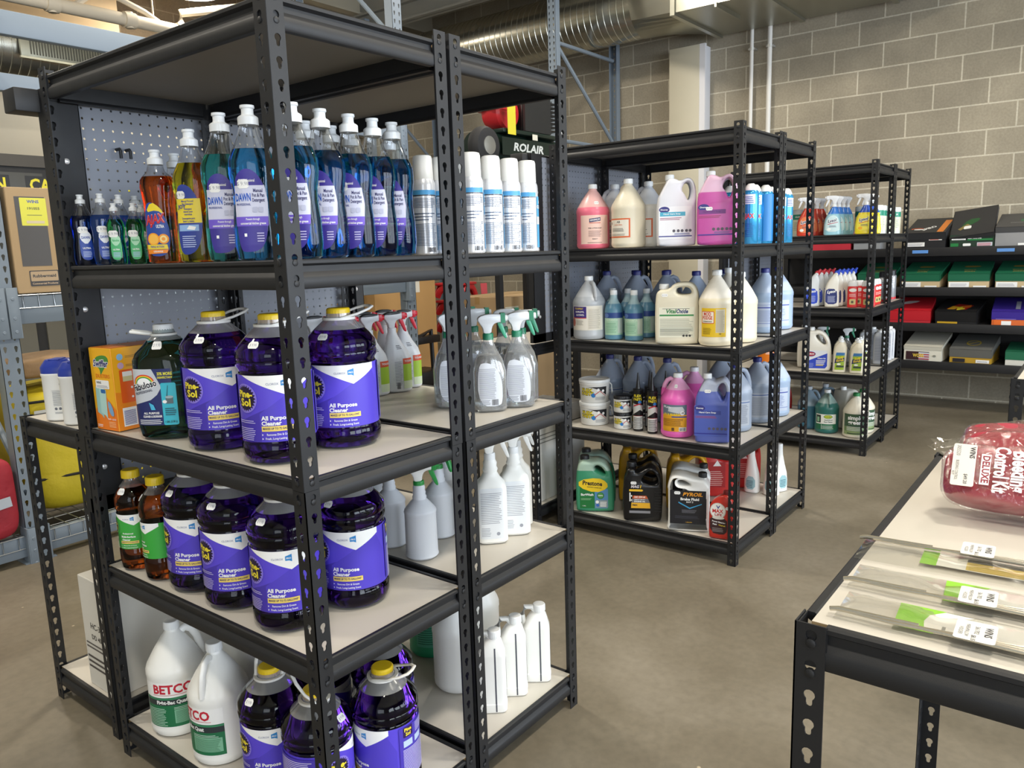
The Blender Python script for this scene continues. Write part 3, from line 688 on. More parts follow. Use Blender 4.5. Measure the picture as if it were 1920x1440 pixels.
@kind('jug')
def fab():
    t = new('cleaner_jug'); S1 = [(0, .058, .054, 2.4), (.006, .070, .062, 2.6), (.03, .073, .066, 2.8), (.16, .073, .066, 3), (.19, .074, .067, 2.6), (.206, .068, .062, 2.3), (.226, .048, .046, 2), (.236, .040, .040, 2)]
    up = [(.236, .040, .040), (.246, .028, .028), (.262, .0225, .0225)]
    b = B(); b.loft(S1, mat('#2d7678', .03, 0, 'liquid', 'teal_liquid'), 44); b.loft(up, mat('#c8d4d4', .1, 0, 'clear', 'clear_tint', haze=.2), 44, cap=(0, 0))
    obj('bottle', b, t); capo(t, .253, .0235, .02, CAPW)
    b = B(); b.tube([(-.026, 0, .249), (-.045, -.006, .252), (-.075, -.008, .257), (-.078, .008, .258), (-.045, .01, .254), (-.026, .008, .249)], .004, WHITE, 8); b.loft([(.246, .023, .023), (.246, .030, .030), (.251, .030, .030), (.251, .023, .023)], WHITE, 28, cap=(0, 0)); obj('carry_handle', b, t)
    a = Art(); a.rect(-.075, .022, .036, .172, ink('#1f2a63')); a.poly([(-.075, .172), (-.022, .172), (-.012, .150), (-.002, .128), (-.014, .110), (-.03, .098), (-.075, .085)], ink('#c3c8cf'))
    a.rrect(-.004, .030, .036, .138, .004, ink('#38b8cc'))
    pts = [(-.040+.026*cos(radians(q)), .138+.026*sin(radians(q))) for q in range(0, 181, 12)]
    for r, c in ((.026, '#d83a2a'), (.023, '#efc02c'), (.020, '#3a9a4a'), (.017, '#f4f4f4')): a.poly([(-.042+r*cos(radians(q)), .136+r*.9*sin(radians(q))) for q in range(0, 181, 12)], ink(c))
    a.text('Fabuloso', -.042, .132, .022, INKW, .10, w=.062, rot=14); a.text('Fabuloso', -.042, .132, .022, ink('#1c1c30'), .03, w=.060, rot=14); a.text('PROFESSIONAL', -.045, .117, .008, ink('#4a4a5a'), .02, w=.045, rot=14)
    a.text('33% MORE', .008, .160, .010, ink('#e6df48'), .04, w=.034); a.text('DISINFECTANT', .008, .151, .007, ink('#e6df48'), .03, w=.034)
    a.rect(.006, .022, .088, .104, ink('#5a6a6e')); a.ell(.014, .104, .009, .0035, ink('#9fb4b8')); a.poly([(.008, .106), (.010, .106), (.0135, .132), (.0125, .132)], ink('#26525c')); a.ell(.003, .093, .005, .004, INKW)
    a.poly([(-.034, .092), (-.024, .086), (-.020, .074), (-.030, .074)], ink('#49b4d8')); a.lines(.002, .026, .060, .080, 4, ink('#20606c'), .5); a.text('1 GAL (3.78 L)', .013, .044, .006, ink('#143a44'), .03, w=.026)
    a.text('ALL PURPOSE', -.03, .066, .007, INKW, .03, w=.036); a.text('CLEANER & DEGREASER', -.028, .058, .007, INKW, .03, w=.044); a.lines(-.06, -.006, .040, .053, 3, INKW, .35)
    fn = wrap(S1+up[1:], .070, 6); lab(t, a, fn, .006); price(t, fn, -.010, .226, .032, .018); return t

# ------------------------------------------------------------------ dish soap
def dish(cols, H=.30, shoulder=False, label=None, lev=.80, tag_=True, sx=1.0):
    t = new('dish_soap_bottle'); k = H/.30
    P = [(0, .034, .022, 2.6), (.004, .040, .027, 2.8), (.03, .0435, .0295, 2.8), (.075, .043, .029, 2.6), (.11, .0395, .027, 2.4), (.135, .040, .027, 2.4), (.165, .0445, .029, 2.4), (.19, .044, .029, 2.3), (.205, .039, .027, 2.1), (.222, .030, .023, 2), (.24, .0225, .019, 2), (.258, .0175, .017, 2), (.262, .0175, .0175, 2)] if not shoulder else \
        [(0, .030, .022, 2.6), (.004, .036, .027, 2.8), (.04, .038, .029, 2.8), (.10, .036, .028, 2.5), (.15, .037, .028, 2.4), (.195, .042, .030, 2.4), (.213, .041, .029, 2.2), (.224, .034, .025, 2), (.236, .022, .021, 2), (.256, .0175, .0175, 2)]
    P = [(z*k, a*k*sx, b_*k*sx, p) for z, a, b_, p in P]; zl = (.213 if not shoulder else .222)*k*lev/.80
    q = sec_at(P, zl); cut = (zl, q[0], q[1], q[2]); lo = [s_ for s_ in P if s_[0] < zl]+[cut]; up = [cut]+[s_ for s_ in P if s_[0] > zl]
    b = B(); b.loft(lo, mat(cols, .03, 0, 'liquid', 'dish_soap_'+cols.strip('#')), 36); b.loft(up, CLR, 36, cap=(0, 0)); obj('bottle', b, t)
    z = P[-1][0]-.004*k; b = B(); cm = mat('#dfe3e6', .3, name='frosted_cap_plastic'); b.loft([(z, .0195*k, .0195*k), (z+.014*k, .0195*k, .0195*k), (z+.0165*k, .017*k, .017*k), (z+.019*k, .0125*k, .0125*k), (z+.022*k, .0115*k, .0115*k), (z+.030*k, .0115*k, .0115*k), (z+.032*k, .014*k, .013*k), (z+.037*k, .0135*k, .0125*k)], cm, 24)
    obj('cap', b, t)
    fn = flat_front(P)
    if label: label(t, fn, k, P)
    return t
def art_dawn(t, fn, k, P):
    a = Art(); lob = [(-.028, .020), (-.018, .016), (.008, .018), (.022, .035), (.028, .07), (.029, .11), (.025, .145), (.012, .168), (-.006, .176), (-.022, .168), (-.031, .150), (-.033, .08)]
    o = [(x*k, y*k) for x, y in chk(lob, 2)]; a.poly(o, ink('#3a2f8c'))
    a.poly([(x*k, y*k) for x, y in ((-.0325, .082), (.0285, .082), (.0292, .11), (.0255, .143), (-.0315, .143), (-.033, .11))], ink('#c9cbe0'))
    a.poly([(x*k, y*k) for x, y in ((-.0325, .066), (.028, .066), (.0288, .084), (-.033, .084))], ink('#6d55c4'))
    a.text('DAWN', -.016*k, .120*k, .020*k, ink('#2456b8'), .06, w=.030*k); a.text('PROFESSIONAL', -.016*k, .107*k, .006*k, ink('#33438a'), .02, w=.028*k)
    for y, s_ in ((.133, 'Manual'), (.124, 'Pot & Pan'), (.115, 'Detergent')): a.text(s_, .013*k, y*k, .0095*k, ink('#2b2b63'), .02, w=(.017 if s_ == 'Manual' else .0225)*k)
    a.text('Powers through', 0, .079*k, .006*k, INKW, .01, w=.026*k); a.text('commercial kitchen grease', 0, .071*k, .0065*k, INKW, .02, w=.048*k); a.rrect(.001*k, .010*k, .092*k, .102*k, .002*k, ink('#b2b5cc')); a.rrect(.012*k, .021*k, .092*k, .102*k, .002*k, ink('#b2b5cc'))
    a.text('P&G Professional', -.006*k, .152*k, .0075*k, INKW, .01, w=.030*k); a.lines(.006*k, .020*k, .036*k, .056*k, 4, ink('#b9b3dc'), .4); a.rect(-.018*k, -.013*k, .046*k, .052*k, INKW)
    lab(t, a, fn, .005*k); price(t, fn, -.014*k, .146*k, .022*k, .017*k, step=.005)
@kind('bottle')
def dawn_blue(): return dish('#3a9ed4', .30, label=art_dawn)
@kind('bottle')
def dawn_teal(): return dish('#35a89c', .30, label=art_dawn)
def art_yel(t, fn, k, P):
    a = Art(); lob = [(-.032, .02), (-.01, .016), (.012, .03), (.024, .07), (.024, .12), (.010, .162), (-.012, .176), (-.030, .165), (-.034, .09)]
    a.poly([(x*k, y*k) for x, y in chk(lob, 2)], ink('#2d3f94')); a.poly([(-.0335*k, .088*k), (.0235*k, .088*k), (.0225*k, .142*k), (-.033*k, .142*k)], ink('#e6cf3c')); a.rect(-.030*k, .016*k, .070*k, .084*k, ink('#8fb3e0')); a.poly([(-.012*k, .074*k), (.006*k, .072*k), (.010*k, .079*k), (-.006*k, .082*k)], INKW)
    for y, s_, w in ((.136, 'Manual Pot and', .028), (.130, 'Pan Detergent', .026), (.119, 'Detergent', .018), (.113, 'manuel pour', .022), (.107, 'marmites', .018), (.098, 'Detergente para', .03), (.092, 'lavar a mano', .026)): a.text(s_, -.006*k, y*k, .006*k, ink('#2d3f94'), .02, w=w*k)
    a.lines(-.024*k, .008*k, .034*k, .062*k, 6, ink('#b8c4ec'), .4); a.text('JOY', -.020*k, .124*k, .011*k, ink('#2d3f94'), .04); lab(t, a, fn, .005*k); price(t, fn, -.02*k, .150*k, .02*k, .017*k)
@kind('bottle')
def dish_yellow(): return dish('#e8d020', .285, label=art_yel, lev=.83)
def art_ajax(t, fn, k, P):
    a = Art(); lob = [(-.030, .022), (.004, .016), (.024, .028), (.030, .06), (.028, .10), (.012, .140), (-.010, .158), (-.028, .150), (-.033, .10)]
    a.poly([(x*k, y*k) for x, y in chk(lob, 2)], ink('#25489c')); a.poly([(x*k, y*k) for x, y in chk([(-.028, .13), (-.01, .158), (.012, .142), (.022, .122), (.004, .136)], 1)], ink('#efd62f'))
    a.text('AJAX', -.004*k, .112*k, .034*k, ink('#d02c2c'), .09, w=.052*k, rot=8, skew=.2); a.text('AJAX', -.004*k, .113*k, .030*k, INKW, .03, w=.047*k, rot=8, skew=.2); a.text('AJAX', -.004*k, .112*k, .030*k, ink('#c3222a'), .055, w=.047*k, rot=8, skew=.2)
    a.text('ULTRA', .008*k, .094*k, .011*k, INKW, .04, w=.020*k); a.ell(-.012*k, .062*k, .016*k, .016*k, ink('#f0981e')); a.ell(-.012*k, .062*k, .013*k, .013*k, ink('#f7bb4c')); a.ell(.014*k, .062*k, .013*k, .013*k, ink('#f0981e')); a.ell(.014*k, .062*k, .009*k, .009*k, ink('#f9dc8c')); a.ell(.014*k, .062*k, .0045*k, .0045*k, ink('#f0981e'))
    a.poly([(-.030*k, .036*k), (.024*k, .036*k), (.022*k, .048*k), (-.031*k, .048*k)], ink('#e9cf35')); a.text('TRIPLE ACTION', -.004*k, .042*k, .007*k, ink('#25489c'), .03, w=.036*k); a.poly([(-.029*k, .024*k), (.020*k, .026*k), (.024*k, .035*k), (-.030*k, .035*k)], ink('#ee8a22')); a.text('ORANGE', -.002*k, .030*k, .006*k, INKW, .02)
    lab(t, a, fn, .005*k)
@kind('bottle')
def dish_orange(): return dish('#f06414', .265, True, art_ajax, sx=1.04)
def art_small(c1, c2, word):
    def f(t, fn, k, P):
        a = Art(); a.poly([(x*k, y*k) for x, y in chk([(-.024, .03), (.0, .02), (.024, .03), (.026, .10), (.016, .14), (0, .15), (-.016, .14), (-.026, .10)], 2)], ink(c1)); a.poly([(x*k, y*k) for x, y in chk([(0, .085), (.022, .11), (.02, .135), (0, .146), (-.02, .135), (-.022, .11)], 1)], ink(c2))
        a.text(word, 0, .116*k, .015*k, ink(c1), .05, w=.032*k); a.text('ULTRA', 0, .072*k, .010*k, INKW, .03); a.lines(-.016*k, .018*k, .036*k, .062*k, 5, ink('#b8c8ee'), .4); lab(t, a, fn, .006); price(t, fn, -.008*k, .148*k, .022, .016)
    return f
@kind('bottle')
def small_blue(): return dish('#4a86f4', .178, label=art_small('#1c3f9c', '#e4e8f0', 'DAWN'), sx=1.05, lev=.78)
@kind('bottle')
def small_green(): return dish('#35c468', .15, label=art_small('#49b070', '#a9dcb8', 'Palmolive'), sx=.92, lev=.82)
# ------------------------------------------------------------------ spray cans, canisters, boxes
@kind('spray can')
def white_can():
    t = new('aerosol_can'); S1 = [(0, .026, .026), (.003, .0285, .0285), (.165, .0285, .0285), (.172, .0275, .0275), (.180, .024, .024)]
    b = B(); b.loft(S1, mat('#e3e5ea', .22, .35, name='white_can_enamel'), 32); obj('can', b, t); b = B(); b.loft([(.176, .0235, .0235), (.178, .0245, .0245), (.228, .0235, .0235), (.234, .0215, .0215), (.236, .016, .016)], WHITE, 32); obj('cap', b, t)
    a = Art(); bl = ink('#4f9fd6'); a.rect(-.034, .034, .142, .153, bl); a.rect(-.034, .034, .1395, .1415, INK); g = ink('#4f5a72'); a.lines(-.031, .031, .112, .136, 7, g, .35); a.lines(-.031, .026, .082, .104, 3, g, .3, .5); a.lines(-.031, .031, .022, .076, 15, g, .35)
    a.barcode(.004, .026, .006, .017); a.rect(.037, .085, .01, .142, ink('#5aa9dc')); a.rect(.037, .085, .07, .09, ink('#e3e5ea')); a.rect(-.085, -.040, .02, .142, ink('#6cb2e0')); a.text('ALL', .055, .128, .012, INKW, .04); a.text('CLEANER', .06, .115, .011, INKW, .04)
    lab(t, a, wrap(S1, .0288), .005); return t
@kind('spray can')
def ajax_can():
    t = new('aerosol_can'); S1 = [(0, .031, .031), (.003, .033, .033), (.21, .033, .033), (.217, .031, .031), (.222, .026, .026)]
    b = B(); b.loft(S1, mat('#3c9fd8', .2, .5, name='blue_can_enamel'), 28); obj('can', b, t); b = B(); b.loft([(.220, .026, .026), (.226, .027, .027), (.242, .020, .020), (.25, .012, .012)], WHITE, 20); obj('cap', b, t)
    a = Art(); a.rect(-.03, .03, .165, .205, ink('#dfeaf4')); a.lines(-.026, .024, .170, .200, 4, ink('#2b5fae'), .4); a.text('AJAX', 0, .115, .028, INKW, .09, w=.056); a.text('AJAX', 0, .115, .026, ink('#c8283a'), .05, w=.052)
    a.lines(-.028, .026, .03, .09, 7, ink('#1c5fa8'), .35); a.rect(-.10, -.035, .01, .21, ink('#2a80c4')); lab(t, a, wrap(S1, .033), .008); return t
@kind('canister')
def wipes():
    t = new('wipe_canister'); S1 = [(0, .042, .036, 2.4), (.004, .046, .040, 2.5), (.128, .046, .040, 2.5), (.131, .0475, .0415, 2.5), (.136, .0475, .0415, 2.5), (.138, .046, .040, 2.5)]
    b = B(); b.loft(S1, WHITE, 40); obj('tub', b, t); b = B(); bm_ = mat('#243a9c', .3, name='blue_lid_plastic'); b.loft([(.138, .0465, .0405, 2.5), (.155, .0465, .0405, 2.5), (.160, .044, .038, 2.4), (.172, .036, .032, 2.2), (.176, .033, .029, 2.2)], bm_, 40); b.box(-.015, .015, -.03, .02, .174, .179, bm_, None, .002); obj('lid', b, t)
    a = Art(); g = ink('#6a6f78'); a.rrect(.012, .036, .098, .116, .008, ink('#1d2024')); a.text('sani', .024, .107, .012, INKW, .03, w=.02); a.lines(-.01, .036, .045, .088, 12, g, .3); a.rect(-.011, .037, .0885, .0892, g); a.ell(-.004, .036, .004, .004, g); a.ell(.008, .036, .004, .004, g); a.lines(-.008, .034, .022, .028, 2, g, .3)
    lab(t, a, wrap(S1, .043), .005); return t
@kind('box')
def duster_box():
    t = new('carton'); w, d, h = .094, .215, .212; ym = ink('#f0b323'); om = ink('#ee7f22')
    b = B(); b.box(-w/2, w/2, -d/2, d/2, 0, h, mat('#f0a51f', .4, name='printed_carton', n=0), None, .0012, 1); obj('box', b, t)
    a = Art(); a.rect(-w/2+.001, w/2-.001, .001, h-.001, ym); a.poly([(-w/2+.001, .001), (w/2-.001, .001), (w/2-.001, .055), (.005, .09), (-w/2+.001, .05)], om)
    a.poly(chk([(-.022, .19), (.028, .196), (.038, .176), (.01, .158), (-.006, .140), (-.006, .160), (-.030, .168)], 2), ink('#4c8c3c')); a.text('Swiffer', .0, .172, .024, INKW, .12, w=.066, rot=0, skew=.15); a.text('Swiffer', .0, .172, .024, ink('#272c6c'), .03, w=.063, skew=.15); a.text('DUSTERS', .004, .140, .013, ink('#d9661c'), .01, w=.060)
    for x, r in ((-.022, -8), (-.006, 0)): a.poly([(x-.014, .045), (x+.004, .038), (x+.012, .030), (x+.016, .105), (x-.012, .112)], ink('#9cc8c4' if r else '#b2d8d2'))
    a.rrect(-.012, .008, .096, .106, .003, ink('#2f68a8')); a.rrect(-.030, .028, .108, .130, .003, TAGM); a.text('WINS', -.016, .123, .008, INK, .03); a.lines(-.026, .024, .111, .118, 2, TAGI, .4); a.poly(chk([(.014, .080), (.030, .068), (.038, .040), (.024, .038), (.014, .055)], 1), ink('#7fa9d0')); a.text('TRAP + LOCK', .024, .030, .006, INKW, .02); a.lines(.010, .040, .010, .026, 4, ink('#f8d9a8'), .3); a.lines(-.040, -.018, .008, .016, 2, INKW, .4)
    lab(t, a, planar((-w/2, 0, 0), (0, -1, 0), (0, 0, 1)) if 0 else planar((0, -d/2, 0), (1, 0, 0), (0, 0, 1)), None, name='front_print')
    a = Art(); a.rect(-d/2+.001, d/2-.001, .001, h-.001, ink('#f0ad20')); a.poly([(-d/2+.001, .001), (d/2-.001, .001), (d/2-.001, .07), (-d/2+.001, .10)], ink('#ec8a22')); a.rrect(-d/2+.016, d/2-.02, .070, .155, .003, ink('#e8601c'))
    for y, c in ((.188, '#8fc0e4'), (.166, '#caa8c8')): a.ell(-d/2+.022, y, .0085, .0085, ink(c)); a.lines(-d/2+.036, .03, y-.003, y+.004, 2, ink('#8a6a20'), .3)
    a.rect(-d/2+.024, -d/2+.050, .125, .150, ink('#d8cf9c')); a.rect(-d/2+.024, -d/2+.050, .138, .150, INKW); 
    for y in (.108, .084): a.ell(-d/2+.046, y, .003, .003, INKW); a.poly([(-d/2+.052, y-.006), (-d/2+.078, y-.002), (-d/2+.078, y+.003), (-d/2+.052, y)], ink('#8aa8cc'))
    a.rect(-d/2+.014, -d/2+.052, .010, .058, INKW); a.lines(-d/2+.017, -d/2+.049, .014, .052, 12, ink('#38489c'), .5, 0); a.lines(0, .08, .1, .14, 4, INKW, .3); a.ell(.07, .03, .025, .012, ink('#e04a5a'))
    lab(t, a, planar((w/2, 0, 0), (0, 1, 0), (0, 0, 1)), None, name='side_print')
    a = Art(); a.rect(-w/2+.002, w/2-.002, -d/2+.002, d/2-.002, ink('#e8862a')); a.text('Swiffer', 0, -.04, .03, ink('#caa45a'), .02, w=.07); lab(t, a, planar((0, 0, h), (1, 0, 0), (0, 1, 0)), None, name='top_print'); return t
# ------------------------------------------------------------------ trigger bottles
@kind('spray bottle')
def red_trigger():
    t = new('spray_bottle'); S1 = [(0, .034, .024, 3), (.005, .040, .029, 3), (.10, .041, .030, 2.8), (.125, .037, .028, 2.5, -.003), (.150, .026, .022, 2.2, -.009), (.172, .0185, .0175, 2, -.013), (.185, .0135, .0135, 2, -.013), (.198, .0135, .0135, 2, -.013)]
    b = B(); b.loft(S1, mat('#dfe2e6', .28, name='white_bottle_plastic'), 36); obj('bottle', b, t); a = Art(); g = ink('#8b8f98')
    a.rect(-.004, .036, .086, .104, ink('#d4512c')); a.rect(-.004, .036, .030, .086, ink('#a6cc3a')); a.rect(-.004, .036, .010, .034, ink('#d6e4c4')); a.text('TOUGH', .016, .095, .008, INKW, .03); a.lines(-.034, -.008, .022, .098, 16, g, .35); a.barcode(-.030, -.016, .010, .03)
    fn = wrap(S1, .037, 20); lab(t, a, fn, .005); a = Art(); a.lines(-.018, .004, .134, .148, 3, ink('#4a4d54'), .4); lab(t, a, fn, .005, 'printing'); trigger(t, .197, mat('#d8dadd', .3), mat('#d8283c', .3), mat('#dcdee0', .35), mat('#2a2b2f', .35), -.013, .86); return t
@kind('spray bottle')
def clear_trigger():
    t = new('spray_bottle'); S1 = [(0, .036, .024, 3), (.006, .044, .030, 3), (.105, .045, .031, 2.8), (.14, .036, .028, 2.4), (.165, .022, .020, 2), (.185, .014, .014, 2), (.205, .0135, .0135, 2)]
    b = B(); b.loft(S1, CLRH, 36, cap=(1, 0)); obj('bottle', b, t); b = B(); S2 = [(z+.002, a-.002, b_-.002, *r) for z, a, b_, *r in S1[:4]]+[(.15, .029, .023, 2.2)]; b.loft(S2, mat('#e6ecec', .02, 0, 'liquid', 'clear_liquid'), 32); obj('liquid', b, t)
    a = Art(); g = ink('#8a8e98'); a.poly(chk([(-.036, .018), (.022, .014), (.030, .03), (.030, .085), (.014, .122), (-.012, .134), (-.034, .126)], 2), ink('#ccd0d8')); a.lines(-.032, .014, .036, .118, 26, g, .42); a.lines(-.032, -.004, .020, .034, 4, g, .5); a.barcode(.0, .018, .018, .034)
    lab(t, a, flat_front(S1), .006); trigger(t, .206, mat('#d9dcdf', .25), mat('#3e9a78', .3), mat('#1f7a58', .35), None, 0, .92, 0, mat('#e8eaec', .3)); b = B(); b.box(.034, .046, -.0118, .0118, .234, .260, mat('#1f7a58', .35)); obj('nozzle_band', b, t); return t
@kind('spray bottle')
def white_trigger():
    t = new('spray_bottle'); S1 = [(0, .036, .026, 4), (.006, .043, .031, 4), (.155, .043, .031, 4), (.172, .039, .029, 3.4), (.186, .026, .022, 2.6), (.20, .019, .018, 2), (.208, .0215, .020, 2), (.216, .018, .0175, 2), (.226, .0195, .0185, 2), (.236, .015, .015, 2), (.25, .0135, .0135, 2)]
    b = B(); b.loft(S1, WHITE, 40); obj('bottle', b, t); a = Art(); g = ink('#9a9ea8'); a.rrect(-.036, .030, .016, .160, .006, ink('#e4e8ec')); a.lines(-.032, .026, .060, .150, 18, g, .35); a.lines(-.032, -.006, .024, .050, 6, g, .35); a.ell(.014, .030, .005, .005, g); lab(t, a, flat_front(S1), .007); trigger(t, .252, WHITE, WHITE, CAPW, None, 0, 1.0); return t
@kind('spray bottle')
def round_trigger():
    t = new('spray_bottle'); S1 = [(0, .040, .040), (.005, .0445, .0445), (.012, .043, .043), (.118, .042, .042), (.124, .0435, .0435), (.13, .042, .042), (.150, .026, .026), (.158, .018, .018), (.164, .019, .019), (.170, .0165, .0165), (.176, .0175, .0175), (.182, .0155, .0155), (.188, .0165, .0165), (.2, .0135, .0135)]
    b = B(); b.loft(S1, mat('#dfe3ea', .35, name='white_bottle_plastic'), 36); obj('bottle', b, t); a = Art(); a.rect(.07, .17, .018, .11, ink('#d4d9de')); a.lines(.075, .165, .022, .106, 20, ink('#8a909c'), .4); lab(t, a, wrap(S1, .043), .008); trigger(t, .206, WHITE, mat('#2f9a4a', .3), mat('#2a9444', .35), None, 0, .95); return t
@kind('bottle')
def strip_bottle():
    t = new('bottle'); S1 = [(0, .036, .024, 6), (.006, .040, .028, 6), (.026, .041, .029, 6), (.028, .0395, .0275, 6), (.165, .0395, .0275, 6), (.17, .0395, .0275, 5), (.205, .024, .019, 3, .006), (.212, .0165, .0165, 2, .010), (.225, .0165, .0165, 2, .010)]
    b = B(); b.loft(S1, WHITE, 44); b.tube([(.004, 0, .208), (-.012, 0, .226), (-.030, 0, .226), (-.041, 0, .204), (-.034, 0, .168)], .0085, WHITE, 10); obj('bottle', b, t); capo(t, .216, .0185, .02, CAPW, .010, 0)
    a = Art(); a.rect(-.002, .002, .004, .19, ink('#4a4d58')); fn = flat_front(S1); f2 = lambda x, y, d: fn(x+.010, y, d); f2.ys = fn.ys; lab(t, a, f2, None, 'sight_strip'); a = Art(); a.rect(.046, .070, .03, .15, ink('#d8e8d0')); a.lines(.048, .068, .04, .14, 12, ink('#5a8a5a'), .4); lab(t, a, wrap(S1, .036), .005); return t
# ------------------------------------------------------------------ round gallon jugs
def gallon(body, capm, art=None, H=.30, r=.076, hand=90, name='gallon_jug', ar=None, capr=.0205, tagp=None, rot=0):
    t = new(name); k = H/.30
    S1 = [(0, .060, .060), (.003, .069, .069), (.012, .0755, .0755), (.022, .0765, .0765), (.026, .0755, .0755), (.160, .0755, .0755), (.166, .0768, .0768), (.178, .0765, .0765), (.190, .0725, .0725), (.225, .052, .052), (.258, .030, .030), (.270, .0205, .0205), (.276, .0175, .0175), (.29, .0175, .0175)]
    S1 = [(z*k, a*r/.076, b_*r/.076) for z, a, b_ in S1]; b = B(); b.loft(S1, body, 44); c, s_ = cos(radians(hand)), sin(radians(hand)); q = r/.076
    pts = [(.020, .262), (.034, .270), (.050, .262), (.062, .240), (.069, .212), (.071, .186)]; P = []
    for i in range(len(pts)-1):
        for w in (0, .5): P.append((pts[i][0]*(1-w)+pts[i+1][0]*w, pts[i][1]*(1-w)+pts[i+1][1]*w))
    P.append(pts[-1]); b.tube([(x*q*c, x*q*s_, z*k) for x, z in P], [.0105*q]*len(P), body, 12, flat=.8, up=(-s_, c, 0)); obj('jug', b, t)
    capo(t, .279*k, capr, .021*k, capm); fn = wrap(S1, .0757*r/.076, rot)
    if art: a = Art(); art(a, k, q); lab(t, a, fn, .007)
    if tagp: price(t, fn, tagp[0], tagp[1])
    return t
def art_bet(a, k, q):
    a.rect(-.085, .085, .030, .160, INKW); a.rect(-.085, .085, .034, .118, ink('#1f7048')); a.rect(-.085, .085, .096, .112, ink('#2c3438')); a.rect(-.085, .085, .112, .116, ink('#3c8a62')); a.text('BETCO', 0, .140, .034, ink('#c4253a'), .09, w=.105); a.rect(-.055, .055, .1245, .1256, ink('#c4253a')); a.text('Fight-Bac Quat', -.005, .104, .014, INKW, .04, w=.080)
    g = ink('#bfe0cc'); a.lines(-.08, -.02, .038, .090, 11, g, .35); a.rect(.0, .078, .044, .082, ink('#7fb898')); a.lines(.003, .075, .046, .080, 12, ink('#2f6a4c'), .35); a.lines(.0, .07, .084, .092, 2, g, .4)
@kind('jug')
def betco(): return gallon(WHITE, CAPW, art_bet, .303, .0745, 20)
@kind('jug')
def betco_b(): return gallon(WHITE, CAPW, art_bet, .303, .0745, -62, rot=0)
@kind('jug')
def white_jug(): return gallon(WHITE, CAPW, None, .31, .074, 40)
def art_pink(a, k, q):
    a.rect(-.07, .07, .022, .150, ink('#f3cfc2')); a.poly([(-.026, .118), (.026, .124), (.026, .140), (-.026, .134)], ink('#3a3566')); a.text('GENUINE JOE', 0, .129, .010, INKW, .03, w=.046, rot=6); a.rect(-.026, .026, .114, .117, ink('#c8483a')); a.text('PINK LOTION SOAP', 0, .092, .0085, INK, .01, w=.06); a.lines(-.03, .03, .055, .084, 6, ink('#7a5a5a'), .3); a.text('READY', 0, .044, .008, INK, .01); a.lines(-.035, .035, .027, .034, 1, ink('#7a5a5a'), .3)
@kind('jug')
def gal_pink(): return gallon(fillmat('#f07a92', '#e9b9b6', .186), CAPW, art_pink, .29, tagp=(.012, .205))
def art_cream(a, k, q):
    o = ink('#dc6a3a'); a.rect(-.075, .045, .045, .128, o); a.rect(-.070, .038, .051, .122, ink('#ece6d8')); a.text('AB', -.01, .112, .014, INK, .01); a.text('PS', -.055, .106, .015, INK, .01); a.text('ANTIBACTERIAL', -.012, .100, .006, o, .02); a.lines(-.05, .02, .072, .088, 3, INK, .35); a.lines(-.06, .03, .054, .064, 2, ink('#a09a8c'), .4)
@kind('jug')
def gal_cream(): return gallon(mat('#e4dcc6', .35), CAPW, art_cream, .30, hand=150)
@kind('jug')
def gal_back(): return gallon(fillmat('#e2ddd2', '#dfe3ea', .19), CAPW, art_cream, .295, hand=150, rot=-20)
def art_iso(a, k, q):
    a.rect(-.09, .09, .045, .158, ink('#e9e4d8')); a.rect(-.075, .005, .104, .155, ink('#3d2f7c')); a.rect(-.075, .005, .100, .104, ink('#c8403a')); a.text('TECHSPRAY', -.035, .145, .011, ink('#e8cc4a'), .03, w=.05); a.text('ISOPROPYL', -.030, .130, .011, INKW, .03, w=.05); a.text('ALCOHOL', -.028, .116, .011, INKW, .03, w=.046); a.ell(-.07, .082, .014, .020, ink('#b86a5a')); a.lines(-.05, -.01, .07, .094, 5, ink('#8a8478'), .3); a.rect(.012, .075, .05, .15, ink('#dcd6c8')); a.lines(.015, .072, .055, .145, 16, ink('#9a948a'), .3)
@kind('jug')
def gal_iso(): return gallon(fillmat('#b4b9bf', '#c6cacf', .20), CAPW, art_iso, .293, hand=-50)
@kind('jug')
def gal_blue():
    return gallon(fillmat('#a9bfdc', '#bccbe2', .19), mat('#272f7e', .35), lambda a, k, q: (a.rect(-.09, .09, .03, .145, ink('#c3cfe4')), a.rect(-.09, .09, .118, .123, ink('#3c4aa8')), a.lines(-.08, .07, .055, .110, 11, ink('#8c9ccb'), .45), a.lines(-.08, .06, .128, .138, 2, ink('#7c8cc0'), .3), a.rect(-.09, .09, .045, .049, ink('#8c9ccb'))), .302, hand=100)
@kind('jug')
def gal_greyblue(): return gallon(fillmat('#97a5ba', '#a9b4c6', .19), mat('#272f7e', .35), lambda a, k, q: (a.rect(-.09, .09, .03, .145, ink('#aab2bf')), a.rect(-.09, .09, .134, .138, ink('#3c5a94')), a.lines(-.08, -.03, .04, .128, 14, ink('#6e7684'), .4), a.lines(-.02, .08, .04, .128, 20, ink('#767e8c'), .4)), .306, hand=35)
